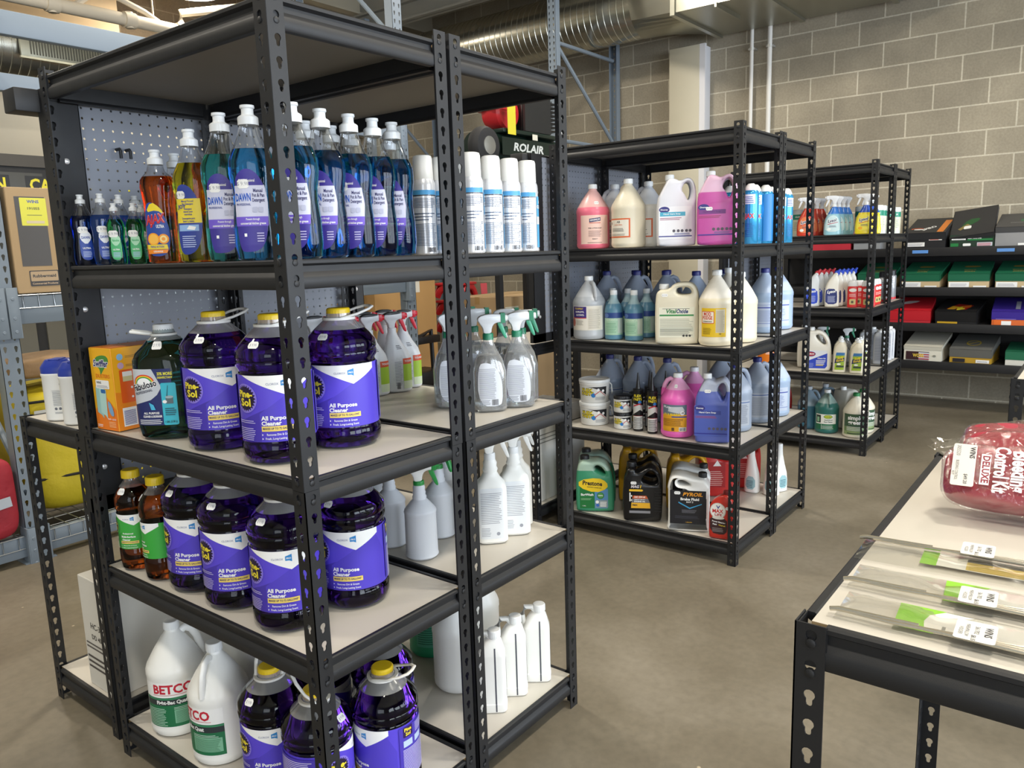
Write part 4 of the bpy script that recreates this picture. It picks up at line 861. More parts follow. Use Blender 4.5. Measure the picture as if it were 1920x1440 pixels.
@kind('jug')
def gal_rv():
    def art(a, k, q):
        a.rect(-.06, .055, .030, .150, ink('#e9a82c')); a.rect(-.06, .055, .105, .150, ink('#6a7a8a')); a.poly([(-.03, .12), (.02, .112), (.045, .125), (.035, .142), (-.025, .14)], ink('#c9ced2')); a.text('SPLASH', -.035, .138, .012, ink('#e8eef8'), .05, w=.04, rot=-6); a.text('RV & MARINE', -.012, .106, .014, ink('#f2d02c'), .06, w=.075); a.ell(.035, .114, .010, .010, ink('#e8e8e8')); a.text('-50', .035, .114, .009, INK, .04)
        a.rect(-.012, .055, .094, .099, ink('#2a4aa0')); a.lines(-.055, .04, .055, .090, 7, ink('#7a4a1c'), .35); a.barcode(.022, .05, .034, .048, None, INKW); a.rect(-.012, .0, .034, .048, ink('#6a4a2c')); a.rect(-.06, -.02, .036, .05, ink('#e9a82c'))
    return gallon(fillmat('#e667b8', '#e6a8cf', .212), CAPW, art, .282, hand=170, tagp=(.0, .228))
@kind('jug')
def gal_pink_back(): return gallon(fillmat('#e667b8', '#e6a8cf', .212), CAPW, None, .282, hand=170)
@kind('jug')
def gal_mod():
    def art(a, k, q):
        a.rect(-.055, .055, .040, .160, ink('#e6c02a')); a.rect(.012, .05, .058, .155, ink('#cfc6ac')); a.lines(.014, .048, .062, .150, 20, ink('#a39a84'), .4); a.rrect(-.052, .006, .096, .147, .004, ink('#c8402c')); a.rrect(-.0495, .0035, .0985, .1445, .003, ink('#efe6d6')); a.text('MOD', -.024, .135, .020, ink('#c8402c'), .03, w=.034); a.text('PODGE', -.024, .119, .020, ink('#c8402c'), .03, w=.045); a.text('WATERBASE SEALER', -.024, .104, .006, INK, .03, w=.042); a.lines(-.045, -.005, .052, .080, 6, ink('#6a5a20'), .3); a.text('CE', .030, .053, .008, INK, .02)
    return gallon(fillmat('#e6ddc4', '#e9e4d8', .2), CAPW, art, .315, .074, hand=80, rot=-8)
@kind('jug')
def gal_mod_side(): return gallon(fillmat('#e6ddc4', '#e9e4d8', .2), CAPW, None, .30, .072, hand=120)
@kind('jug')
def gal_odoban():
    def art(a, k, q):
        a.rect(-.07, .07, .028, .130, ink('#e9e9e2')); a.rect(-.07, .07, .028, .065, ink('#1f6a48')); a.rect(-.066, -.030, .072, .124, ink('#28382e')); a.rect(-.058, -.040, .078, .11, ink('#8ab894')); a.ell(.016, .114, .028, .013, ink('#3a8a3c')); a.ell(.016, .114, .024, .009, ink('#d8d83c')); a.text('OdoBan', .016, .114, .011, ink('#1f5a2c'), .05, w=.040); a.text('Neutral pH', .018, .092, .011, ink('#2a4a3c'), .03, w=.05); a.text('Floor Cleaner', .018, .079, .011, ink('#2a4a3c'), .03, w=.054); a.lines(-.02, .05, .034, .060, 3, INKW, .25); a.rect(-.026, -.024, .03, .062, INKW)
    return gallon(fillmat('#2c6a64', '#8fa8a4', .20), CAPW, art, .285, .075, hand=-70)
@kind('jug')
def gal_teal(): return gallon(fillmat('#3f6f86', '#8ba0b0', .16), mat('#c8d0d8', .4), None, .285, .072, hand=0)
@kind('jug')
def gal_simple():
    def art(a, k, q):
        a.rect(-.078, .078, .022, .158, ink('#3c5a42')); a.rect(-.078, .078, .022, .075, ink('#6f8a5c')); a.rect(-.078, .078, .022, .045, ink('#8ba06c')); a.text('simple', -.002, .132, .036, INKW, .05, w=.092); a.text('green', -.004, .103, .036, INKW, .05, w=.085); a.lines(-.055, .05, .050, .080, 4, INKW, .3); a.rect(-.05, .04, .028, .034, ink('#2c4030'))
    return gallon(mat('#e2dccb', .35), mat('#2c8a4c', .4), art, .285, .077, hand=10)
@kind('jug')
def green_jug(): return gallon(mat('#27a877', .35, name='green_jug_plastic'), WHITE, lambda a, k, q: (a.rect(-.06, .06, .04, .15, ink('#5cc0a0')), a.lines(-.055, .02, .05, .14, 12, ink('#1f7058'), .35), a.rect(.028, .05, .1, .125, INKW)), .27, .073, hand=30)
# ------------------------------------------------------------------ flat jugs cut with a handle hole
def flat_jug(out, hole, d, m, capm, neck, art=None, capr=.02, bev=.016, name='jug', H=None, chkn=2, x0=0, tg=None, caph=.022, ribs=24):
    t = new(name); b = B(); b.prism(chk(out, chkn), d, m, [chk(hole, 2)] if hole else [], bev=bev); b.cyl(neck[0], 0, neck[1]-.012, neck[1]+.006, capr*.86, m, 20); obj('jug', b, t, 50); capo(t, neck[1], capr, caph, capm, neck[0], 0, ribs=ribs)
    fn = planar((0, -d/2, 0), (1, 0, 0), (0, 0, 1))
    if art: a = Art(); art(a); lab(t, a, fn, None)
    if tg: price(t, fn, tg[0], tg[1])
    return t
@kind('jug')
def vital():
    def art(a):
        a.rect(-.075, .075, .030, .160, ink('#e2e0cc')); a.rect(-.072, .072, .122, .129, ink('#3a8a4c')); a.text('Vital', -.024, .142, .024, ink('#2f7a44'), .06, w=.044, skew=.2); a.text('Oxide', .024, .142, .024, ink('#22356c'), .06, w=.050, skew=.2); a.lines(-.06, .06, .153, .158, 1, INK, .3); a.lines(-.07, .07, .076, .114, 7, ink('#9a9a8c'), .3); a.rect(-.07, .07, .056, .074, ink('#c6c8b8')); a.lines(-.07, .07, .040, .070, 6, ink('#7c7c70'), .35)
        for x in (.03, .043, .056): a.ell(x, .038, .005, .005, ink('#3a3a36'))
    return flat_jug([(-.085, 0), (.085, 0), (.092, .01), (.092, .18), (.088, .225), (.070, .258), (.040, .266), (-.012, .262), (-.03, .24), (-.05, .235), (-.075, .235), (-.092, .21), (-.092, .01)], [(-.006, .222), (.0, .244), (.045, .246), (.062, .230), (.060, .216), (.04, .212), (.01, .212)], .115, mat('#dfd8c2', .38), CAPW, (-.057, .236), art, .0215, .012, tg=(-.05, .212))
def divart(c, c2):
    def art(a):
        if c: a.rrect(-.075, .062, .030, .165, .006, ink(c))
        a.ell(-.052, .152, .022, .013, ink('#2f2f7c')); a.text('Diversey', -.052, .152, .009, INKW, .02, w=.03); a.rect(-.070, .035, .125, .142, ink(c2)); a.text('Hand Care Soap', -.02, .134, .009, INKW if c else ink('#5a2c6a'), .02, w=.07); a.lines(-.07, .02, .110, .122, 2, ink('#a04a6a'), .4)
        for x in (-.012, .006, .022, .040, .055): a.ell(x, .064, .006, .006, ink('#55505c'))
        a.rect(-.075, .062, .040, .044, ink('#2b2f8c')); a.lines(-.01, .055, .048, .056, 2, ink('#5a6aa8'), .4)
    return art
DIVO = [(-.072, 0), (.072, 0), (.080, .01), (.080, .165), (.080, .215), (.076, .252), (.060, .278), (.040, .282), (.014, .268), (-.006, .278), (-.026, .282), (-.040, .272), (-.064, .225), (-.080, .195), (-.080, .01)]
DIVH = [(.018, .232), (.032, .262), (.050, .266), (.060, .246), (.060, .215), (.050, .188), (.042, .192), (.034, .212)]
@kind('jug')
def div_white(): return flat_jug(DIVO, DIVH, .125, mat('#e3e4ec', .32), CAPW, (-.026, .277), divart('#eef0f4', '#4cabc8'), .019, .011)
@kind('jug')
def div_pink(): return flat_jug(DIVO, DIVH, .125, fillmat('#c65aa6', '#e0b9d2', .212), CAPW, (-.026, .277), divart(None, '#7a3c84'), .019, .011, tg=(-.03, .146))
@kind('jug')
def div_blue(): return flat_jug([(x*.92, z*.98) for x, z in DIVO], [(x*.92, z*.98) for x, z in DIVH], .12, fillmat('#5a68b4', '#b4bccf', .225), CAPW, (-.024, .272), divart('#4c5cae', '#3a4896'), .018, .011, tg=(-.02, .226))
@kind('jug')
def prestone():
    def art(a):
        a.poly([(-.075, .018), (.055, .018), (.060, .024), (.060, .115), (-.075, .13)], ink('#5a90c0')); a.poly([(-.075, .018), (-.004, .018), (-.004, .115), (-.075, .140)], ink('#1f7438')); a.poly(chk([(-.080, .158), (.012, .172), (.056, .150), (.060, .118), (.0, .094), (-.080, .122)], 1), ink('#f0cc28')); a.text('Prestone', -.014, .142, .030, ink('#15131a'), .04, w=.094, rot=-4); a.text('WINDSHIELD WASHER FLUID', -.006, .122, .008, ink('#2a2a20'), .02, w=.07, rot=-5)
        a.text('BugWash', -.040, .086, .016, INKW, .05, w=.060); a.ell(.024, .082, .017, .017, ink('#2a6a38')); a.ell(.024, .082, .014, .014, ink('#4f9a50')); a.text('DEWS', .024, .082, .008, INKW, .03); a.rect(.0, .058, .022, .060, ink('#8a9aa0')); a.ell(.008, .050, .008, .008, INKW); a.ell(.010, .034, .008, .008, ink('#3a6ac0')); a.lines(.022, .055, .028, .054, 4, INKW, .5); a.lines(-.07, -.02, .060, .072, 2, ink('#a9d8a8'), .3); a.text('1 GAL', -.055, .030, .007, INKW, .02)
    return flat_jug([(-.085, 0), (.080, 0), (.090, .012), (.090, .13), (.080, .19), (.055, .232), (.020, .252), (-.020, .246), (-.036, .250), (-.072, .250), (-.088, .215), (-.094, .15), (-.094, .012)], [(-.006, .222), (.010, .232), (.034, .218), (.052, .188), (.044, .182), (.014, .196), (-.006, .208)], .12, fillmat('#3f9470', '#a9c3b2', .205), mat('#1b1b1e', .4), (-.052, .246), art, .0225, .012)
@kind('jug')
def motor():
    def art(a):
        a.text('MAG', -.035, .168, .018, ink('#d8d0d4'), .06, w=.036, skew=.2); a.text('1', -.010, .168, .020, ink('#f0c42c'), .08, skew=.2); a.poly([(-.062, .146), (-.004, .146), (.002, .151), (-.004, .156), (-.062, .156)], ink('#e6b82c')); a.rect(-.061, -.056, .098, .140, INKW); a.lines(-.0535, -.049, .1, .14, 2, INKW, .4)
        a.poly([(-.044, .126), (.016, .126), (.024, .112), (-.048, .112)], ink('#c85a2c')); a.text('SAE 15W-40', -.014, .119, .010, INKW, .03, w=.05); a.poly([(-.048, .112), (.024, .112), (.032, .092), (-.052, .092)], ink('#6a6a70')); a.text('HEAVY DUTY', -.014, .107, .007, INKW, .02, w=.05); a.text('ENGINE OIL', -.014, .098, .009, INKW, .03, w=.05); a.poly([(-.052, .092), (.032, .092), (.034, .066), (-.054, .066)], ink('#e6ae2c')); a.text('FMX', -.036, .080, .012, INK, .05); a.rect(-.062, .034, .042, .054, ink('#8a8a90'))
    t = flat_jug([(-.080, 0), (.072, 0), (.086, .014), (.088, .10), (.088, .175), (.078, .225), (.052, .262), (.022, .262), (-.012, .238), (-.034, .232), (-.036, .252), (-.072, .252), (-.072, .225), (-.092, .195), (-.092, .014)], [(-.004, .206), (.022, .238), (.044, .242), (.062, .218), (.070, .188), (.040, .176), (.0, .19)], .12, mat('#141416', .24, name='black_jug_plastic', n=0), mat('#17171a', .35), (-.054, .25), art, .021, .011, tg=(-.042, .186))
    b = B(); 
    for i in range(9): b.box(.052, .082, -.0625, -.059, .05+i*.013, .056+i*.013, mat('#1b1b1e', .3, n=0), None, .001, 1)
    obj('grip_ribs', b, t); return t
@kind('jug')
def brake():
    def art(a):
        a.rect(-.082, .074, .036, .190, ink('#17171c')); a.text('GYROIL' if 0 else 'PYROIL', .018, .172, .022, ink('#e69a28'), .05, w=.085, skew=.3); a.text('Brake Fluid', .004, .150, .016, INKW, .05, w=.080); a.text('DOT 3', .004, .137, .010, INKW, .02); a.poly([(-.045, .132), (.004, .106), (.056, .128), (.056, .132), (.004, .112), (-.045, .138)], ink('#3f98c8')); a.lines(-.03, .035, .088, .104, 4, ink('#8a8a94'), .25); a.lines(-.06, .05, .062, .076, 3, ink('#4a4a54'), .3); a.text('1 GALLON', .0, .044, .006, ink('#d8a838'), .02)
    return flat_jug([(-.088, 0), (.080, 0), (.090, .010), (.090, .022), (.086, .03), (.086, .195), (.090, .205), (.066, .238), (.048, .240), (.020, .242), (-.030, .255), (-.070, .254), (-.086, .235), (-.094, .2), (-.090, .19), (-.090, .03), (-.095, .022), (-.095, .01)], [(-.050, .212), (-.052, .232), (-.03, .236), (-.005, .226), (.010, .212), (-.01, .208), (-.03, .208)], .115, mat('#e6e6e2', .32), mat('#1b1b1e', .35), (.058, .238), art, .019, .010, tg=(-.05, .178), chkn=1)
@kind('bottle')
def maxlife():
    def art(a):
        a.poly(chk([(-.045, .028), (.010, .020), (.030, .040), (.026, .10), (-.045, .11)], 1), ink('#3c2426')); a.ell(-.012, .128, .034, .036, ink('#cfc9c0')); a.ell(-.012, .128, .031, .033, ink('#f0ece6')); a.poly([(-.02, .152), (-.016, .152), (-.011, .144), (-.006, .152), (-.002, .152), (-.011, .136)], ink('#2a3c8c')); a.text('MAX', -.012, .126, .022, ink('#c8282c'), .09, w=.046); a.text('LIFE', -.010, .110, .014, ink('#a8242c'), .05, w=.030); a.ell(-.010, .097, .026, .007, ink('#dcd6cc'))
        a.text('Power Steering', -.008, .078, .009, INKW, .05, w=.056, rot=-6); a.text('Fluid', -.025, .067, .009, INKW, .05, rot=-6); a.text('+StopLeak', .006, .064, .008, ink('#e6c83a'), .04, w=.030, rot=-6); a.lines(-.035, .012, .035, .055, 3, ink('#a8a0a0'), .3)
    return flat_jug([(-.046, 0), (.046, 0), (.052, .008), (.052, .12), (.05, .17), (.034, .192), (.012, .2), (-.02, .185), (-.045, .160), (-.052, .13), (-.052, .008)], None, .058, mat('#c63428', .3, name='red_bottle_plastic', n=0), mat('#7a1c1c', .4), (.018, .193), art, .014, .010, name='bottle', tg=(.034, .142), caph=.02)
@kind('jug')
def yellow_jug(): return flat_jug([(x*1.12, z*1.08) for x, z in [(-.080, 0), (.072, 0), (.086, .014), (.088, .10), (.088, .175), (.078, .225), (.052, .262), (.022, .262), (-.012, .238), (-.034, .232), (-.036, .252), (-.072, .252), (-.072, .225), (-.092, .195), (-.092, .014)]], [(-.004, .226), (.022, .258), (.048, .262), (.07, .236), (.074, .2), (.040, .19), (.0, .2)], .13, mat('#d6a01e', .3, name='yellow_jug_plastic', n=0), mat('#26303c', .4), (-.06, .272), None, .024, .012)
@kind('jug')
def red_jug():
    return flat_jug([(x*1.0, z*1.04) for x, z in [(-.080, 0), (.072, 0), (.086, .014), (.088, .10), (.088, .175), (.078, .225), (.052, .262), (.022, .262), (-.012, .238), (-.034, .232), (-.036, .252), (-.072, .252), (-.072, .225), (-.092, .195), (-.092, .014)]], [(-.004, .216), (.022, .248), (.044, .252), (.062, .228), (.070, .198), (.040, .186), (.0, .2)], .13, mat('#c22e2c', .3, name='red_jug_plastic', n=0), mat('#7a1c1c', .4), (-.054, .262), lambda a: (a.rect(-.07, .04, .05, .18, ink('#a82428')), a.poly([(-.02, .16), (.02, .16), (0, .19)], INKW), a.lines(-.06, .03, .06, .14, 8, ink('#e8c0b8'), .3)), .021, .012)
CLEANO = [(-.075, 0), (.062, 0), (.082, .012), (.084, .12), (.074, .19), (.052, .235), (.020, .262), (-.010, .268), (-.022, .262), (-.062, .264), (-.074, .22), (-.086, .15), (-.084, .012)]
CLEANH = [(-.020, .232), (.002, .242), (.028, .226), (.050, .186), (.046, .172), (.030, .174), (.0, .2)]
@kind('jug')
def cleanup():
    def art(a): a.poly([(-.072, .018), (.046, .018), (.058, .034), (.058, .118), (-.072, .062)], ink('#2b45b8')); a.poly([(-.072, .062), (.058, .118), (.058, .135), (-.072, .135)], ink('#dfe2ea')); a.ell(-.045, .112, .032, .017, ink('#2a2f80')); a.ell(-.045, .112, .029, .014, ink('#a8283a')); a.text('CLOROX', -.045, .112, .013, INKW, .05, w=.048); a.text('Clean-Up', .024, .084, .011, INKW, .04, w=.050); a.lines(-.01, .05, .045, .076, 4, INKW, .4); a.rect(-.01, .035, .036, .041, ink('#e6d048')); a.lines(-.066, -.022, .026, .056, 5, ink('#9aa8e0'), .3)
    return flat_jug(CLEANO, CLEANH, .12, mat('#e6e2d6', .34), CAPW, (-.042, .262), art, .019, .011)
@kind('jug')
def cleanup_back(): return flat_jug(CLEANO, CLEANH, .12, mat('#e6e2d6', .34), CAPW, (-.042, .262), None, .019, .011)
@kind('jug')
def orange_jug(): return gallon(mat('#e6e2d8', .34), mat('#272f7e', .35), lambda a, k, q: (a.poly([(-.09, .035), (.055, .035), (.055, .178), (.0, .16), (-.03, .150), (-.09, .158)], ink('#e07a1e')), a.lines(-.03, .03, .10, .125, 3, INKW, .4)), .30, .08, hand=160)
@kind('bottle')
def scrub():
    t = new('bottle'); S1 = [(0, .034, .020, 3.4), (.005, .038, .025, 3.6), (.12, .040, .026, 3.4, .004), (.16, .037, .025, 3, .008), (.182, .026, .021, 2.4, .010), (.192, .016, .016, 2, .010), (.200, .015, .015, 2, .010)]
    b = B(); b.loft(S1, mat('#e4ddc8', .34), 36); obj('bottle', b, t); b = B(); b.loft([(.196, .017, .017, 2, .010), (.206, .016, .016, 2, .010), (.209, .009, .009, 2, .010), (.216, .008, .008, 2, .010)], CAPW, 18); obj('cap', b, t)
    a = Art(); a.poly([(-.026, .018), (.030, .018), (.034, .130), (-.016, .130), (-.020, .11)], ink('#9cb83a')); a.poly([(-.020, .11), (.033, .112), (.034, .130), (-.016, .130)], ink('#3f78b0')); a.poly([(-.026, .06), (.032, .075), (.033, .098), (-.022, .09)], ink('#23305c')); a.text('Soft', .008, .096, .020, ink('#f0d22c'), .09, w=.034, rot=10, skew=.2); a.text('Scrub', .006, .080, .020, ink('#f0d22c'), .09, w=.046, rot=10, skew=.2); a.rect(-.016, .030, .034, .046, ink('#3a4a3c')); a.ell(.0, .055, .012, .006, INKW); lab(t, a, flat_front(S1), .007); return t
@kind('bottle')
def square_white():
    t = new('bottle'); S1 = [(0, .034, .030, 6), (.005, .038, .034, 6), (.20, .038, .034, 6), (.21, .034, .03, 5), (.215, .028, .025, 4)]; b = B(); b.loft(S1, mat('#cfd2d8', .3), 32); obj('bottle', b, t); capo(t, .214, .02, .015, CAPW); a = Art(); a.rect(-.030, .030, .02, .19, ink('#b8bcc6')); a.lines(-.027, .027, .03, .18, 14, ink('#8a8e9a'), .4); lab(t, a, flat_front(S1), .01); return t
@kind('spray bottle')
def lys_make(c='#c8402c', up='#c8402c', ctx='#e07a4a', word='Lysol'):
    t = new('spray_bottle'); S1 = [(0, .046, .026, 3), (.005, .052, .030, 3), (.03, .053, .031, 2.8), (.07, .049, .029, 2.6, -.002), (.10, .046, .028, 2.5, .0), (.13, .036, .026, 2.4, .004), (.155, .024, .021, 2.2, .006), (.172, .0145, .0145, 2, .006), (.185, .0135, .0135, 2, .006)]
    b = B(); cm = mat(c, .25, name='tinted_bottle_'+c.strip('#'), n=0); um = mat(up, .25, name='tinted_bottle_'+up.strip('#'), n=0); b.loft(S1, lambda i: cm if i < 5 else um, 32); obj('bottle', b, t); a = Art(); a.poly(chk([(-.044, .02), (.040, .02), (.044, .06), (.034, .10), (.012, .124), (-.02, .118), (-.044, .08)], 1), ink(ctx)); a.text(word, -.004, .088, .026, INKW, .12, w=.052, rot=10, skew=.3); a.text(word, -.004, .088, .024, ink('#26305c'), .04, w=.049, rot=10, skew=.3); a.poly([(-.03, .068), (.03, .080), (.03, .077), (-.03, .064)], ink('#b82c3c')); a.lines(-.02, .022, .048, .062, 3, ink('#44506c'), .4); a.ell(-.022, .036, .012, .009, ink('#f0b02c') if c == '#e8d42c' else ink('#e6ece8')); lab(t, a, flat_front(S1), .007)
    trigger(t, .19, mat('#eceef2', .3), mat('#e8eaee', .3), CAPW, None, .006, .95, 180); return t
@kind('spray bottle')
def lys_red(): return lys_make()
@kind('spray bottle')
def lys_blue(): return lys_make('#8fc0d0', '#2f74c8', '#c3dce0')
@kind('spray bottle')
def lys_yellow(): return lys_make('#e8d42c', '#2a54b8', '#f0e04c')
def toilet(c, cap_, labc):
    t = new('toilet_cleaner_bottle'); o = [(-.040, 0), (.032, 0), (.040, .008), (.042, .09), (.036, .135), (.012, .182), (-.020, .222), (-.038, .210), (-.034, .194), (-.046, .176), (-.044, .12), (-.048, .008)]
    o = [(-x, z) for x, z in o]; b = B(); b.prism(chk(o, 2), .055, mat(c, .3), bev=.012); obj('bottle', b, t, 50); b = B(); M = Matrix.Translation((.028, 0, .212)) @ Matrix.Rotation(radians(38), 4, 'Y'); b.loft([(-.004, .017, .017), (.012, .016, .016), (.018, .009, .009), (.034, .006, .006)], mat(cap_, .35), 20, M); obj('cap', b, t)
    a = Art(); a.poly(chk([(-.034, .020), (.030, .018), (.036, .05), (.030, .115), (-.030, .118), (-.036, .08)], 1), ink(labc)); a.text('Lysol', 0, .098, .024, INKW, .05, w=.048, rot=8, skew=.3); a.lines(-.022, .024, .032, .074, 7, ink('#c8d0ec'), .3); lab(t, a, planar((0, -.0275, 0), (1, 0, 0), (0, 0, 1)), None); return t
@kind('bottle')
def toilet_white(): return toilet('#e6e2d6', '#2a4cc0', '#26306c')
@kind('bottle')
def toilet_blue(): return toilet('#dfe3e6', '#b82c38', '#2c4cc8')
@kind('bottle')
def red_bottle():
    t = new('shampoo_bottle'); S1 = [(0, .028, .018, 3), (.004, .031, .022, 3), (.125, .031, .022, 3), (.13, .030, .021, 3), (.132, .0305, .0215, 3), (.155, .029, .020, 2.8), (.166, .022, .016, 2.4)]; rm = mat('#d0302e', .3, name='red_bottle_plastic2', n=0); cm = mat('#dcdcdc', .25); b = B(); b.loft(S1, lambda i: rm if i < 4 else cm, 28); obj('bottle', b, t)
    a = Art(); a.ell(0, .108, .022, .011, ink('#e9e6e0')); a.lines(-.02, .02, .068, .088, 3, ink('#f0c8c0'), .4); a.rrect(-.018, .018, .018, .052, .005, ink('#cdbb7c')); a.rect(-.008, .006, .026, .042, ink('#5a5440')); lab(t, a, flat_front(S1), .007); return t
@kind('canister')
def tub_green():
    t = new('wipe_canister'); S1 = [(0, .038, .038), (.004, .040, .040), (.15, .040, .040)]; b = B(); b.loft(S1, mat('#dde2da', .35), 28); obj('tub', b, t); b = B(); b.loft([(.15, .041, .041), (.172, .041, .041), (.178, .037, .037)], mat('#e2e6e4', .3), 28); obj('lid', b, t); a = Art(); a.rect(-.11, .11, .112, .146, ink('#1f8c72')); a.rect(-.11, .11, .02, .112, ink('#dfe0c8')); a.rect(-.11, -.05, .02, .11, ink('#2a7a78')); a.lines(-.035, .035, .04, .10, 7, ink('#8a9a80'), .35); a.text('CLEAN', 0, .129, .014, INKW, .04); lab(t, a, wrap(S1, .0402), .01); return t
@kind('spray can')
def grey_can():
    t = new('aerosol_can'); S1 = [(0, .024, .024), (.003, .026, .026), (.16, .026, .026), (.168, .022, .022)]; b = B(); b.loft(S1, mat('#b9bcc2', .25, .5), 24); obj('can', b, t); b = B(); b.loft([(.168, .0235, .0235), (.2, .0225, .0225), (.204, .018, .018)], mat('#1d1e22', .35), 24); obj('cap', b, t); a = Art(); a.rect(-.08, .08, .004, .02, ink('#c83a40')); a.lines(-.02, .02, .04, .14, 9, ink('#8a8e98'), .4); lab(t, a, wrap(S1, .0262), .008); return t
@kind('bottle')
def swan_white():
    t = new('bottle'); S1 = [(0, .032, .022, 3), (.005, .037, .027, 3), (.06, .038, .028, 2.8), (.10, .034, .026, 2.6), (.14, .026, .022, 2.3, -.003), (.19, .0185, .018, 2, -.006), (.22, .0165, .0165, 2, -.006)]; b = B(); b.loft(S1, WHITE, 32); obj('bottle', b, t); capo(t, .214, .0165, .035, CAPW, -.006, 0); a = Art(); a.poly(chk([(-.026, .02), (.026, .02), (.024, .085), (-.02, .09)], 1), ink('#9cc4cc')); a.lines(-.018, .016, .03, .07, 5, ink('#3c6a7a'), .4); lab(t, a, flat_front(S1), .007); return t
@kind('bottle')
def teal_spray():
    t = new('cleaner_bottle'); S1 = [(0, .038, .038), (.004, .0425, .0425), (.135, .043, .043), (.15, .040, .040), (.175, .022, .022), (.19, .0165, .0165), (.21, .0155, .0155)]; b = B(); b.loft(S1, fillmat('#5b8ba4', '#a3bfc6', .165), 32); obj('bottle', b, t); capo(t, .205, .0165, .022, CAPW); a = Art(); a.rect(-.055, .05, .022, .125, ink('#a9cfb4')); a.rect(-.055, .05, .100, .125, ink('#2f4a8c')); a.ell(-.038, .112, .013, .010, ink('#5a78b8')); a.text('ADVANTAGE', -.004, .092, .014, ink('#cfe6d0'), .03, w=.075); a.lines(-.045, .012, .035, .082, 7, ink('#5a9a78'), .25); a.rect(.018, .048, .03, .098, ink('#c6d4c8')); lab(t, a, wrap(S1, .0432), .007); return t
def paste_art(a, w, z0, z1):
    h = z1-z0; a.rect(-w, w, z0, z1, ink('#dcdcd6')); a.poly([(-w*.5, z1), (w*.9, z1), (w*.9, z0+h*.35), (w*.4, z0+h*.75), (-w*.1, z0+h*.95)], ink('#26262a')); a.text('FLEX', -w*.45, z0+h*.74, h*.34, ink('#151517'), .12, w=w*.8); a.text('FLEX', -w*.45, z0+h*.74, h*.3, ink('#e8d42c'), .06, w=w*.78); a.text('PASTE', -w*.45, z0+h*.48, h*.34, ink('#151517'), .12, w=w*.9); a.text('PASTE', -w*.45, z0+h*.48, h*.3, ink('#e8d42c'), .06, w=w*.88)
    a.ell(-w*.02, z0+h*.38, h*.16, h*.16, ink('#2a7ac0')); a.ell(w*.3, z0+h*.78, h*.10, h*.10, INKW); a.ell(w*.62, z0+h*.7, h*.10, h*.10, INKW); a.poly([(w*.05, z0+h*.45), (w*.4, z0+h*.72), (w*.85, z0+h*.3), (w*.85, z0+h*.26), (w*.4, z0+h*.66), (w*.05, z0+h*.38)], ink('#b82c34')); a.lines(w*.1, w*.85, z0+h*.06, z0+h*.3, 4, ink('#8a8a90'), .4)
@kind('tub')
def pail():
    t = new('paste_tub'); S1 = [(0, .066, .066), (.004, .068, .068), (.085, .0725, .0725), (.086, .0745, .0745), (.091, .0745, .0745), (.093, .073, .073), (.097, .073, .073)]; b = B(); b.loft(S1, mat('#e0dfdb', .35), 40); obj('tub', b, t); b = B(); b.loft([(.096, .0755, .0755), (.104, .0765, .0765), (.108, .075, .075), (.110, .070, .070), (.108, .066, .066)], CAPW, 40); obj('lid', b, t); b = B(); b.tube([(.073, -.01, .09), (.082, -.01, .08), (.085, 0, .045), (.082, .03, .03), (.078, .04, .06)], .003, CAPW, 7); obj('bail_handle', b, t); a = Art(); paste_art(a, .075, .012, .078); lab(t, a, wrap(S1, .0715), .008); return t
@kind('jar')
def jar():
    t = new('paste_jar'); S1 = [(0, .041, .041), (.004, .043, .043), (.058, .043, .043), (.062, .041, .041)]; b = B(); b.loft(S1, mat('#deddd9', .35), 32); obj('jar', b, t); capo(t, .061, .0435, .018, mat('#1a1a1c', .35), name='lid', ribs=40); a = Art(); paste_art(a, .05, .006, .056); lab(t, a, wrap(S1, .0432), .007); return t
@kind('caulk tube')
def caulk():
    t = new('caulk_tube'); S1 = [(0, .0225, .0225), (.004, .0235, .0235), (.188, .0235, .0235), (.19, .0245, .0245), (.194, .0245, .0245), (.196, .022, .022)]; bk = mat('#1a1a1d', .35, name='black_tube', n=0); b = B(); b.loft(S1, bk, 28); obj('tube', b, t); b = B(); b.loft([(.196, .012, .012), (.205, .010, .010), (.24, .006, .006), (.270, .003, .003)], bk, 16); obj('nozzle', b, t)
    a = Art(); a.rect(-.026, .026, .010, .07, ink('#d8d8d4')); a.lines(-.022, .02, .014, .066, 8, ink('#3a3a40'), .5); a.rect(-.026, .026, .0705, .072, ink('#b82c34')); a.poly([(-.026, .076), (.010, .10), (.026, .09), (.026, .12), (-.026, .13)], ink('#c8c8c4')); a.text('FLEX', 0, .165, .016, ink('#e8d42c'), .06, w=.036); a.text('PASTE', 0, .149, .016, ink('#e8d42c'), .06, w=.040); a.ell(.010, .136, .008, .008, ink('#2a7ac0')); a.poly([(-.02, .12), (.012, .132), (.024, .105), (.024, .101), (.012, .126), (-.02, .114)], ink('#b82c34')); lab(t, a, wrap(S1, .0237), .006); return t

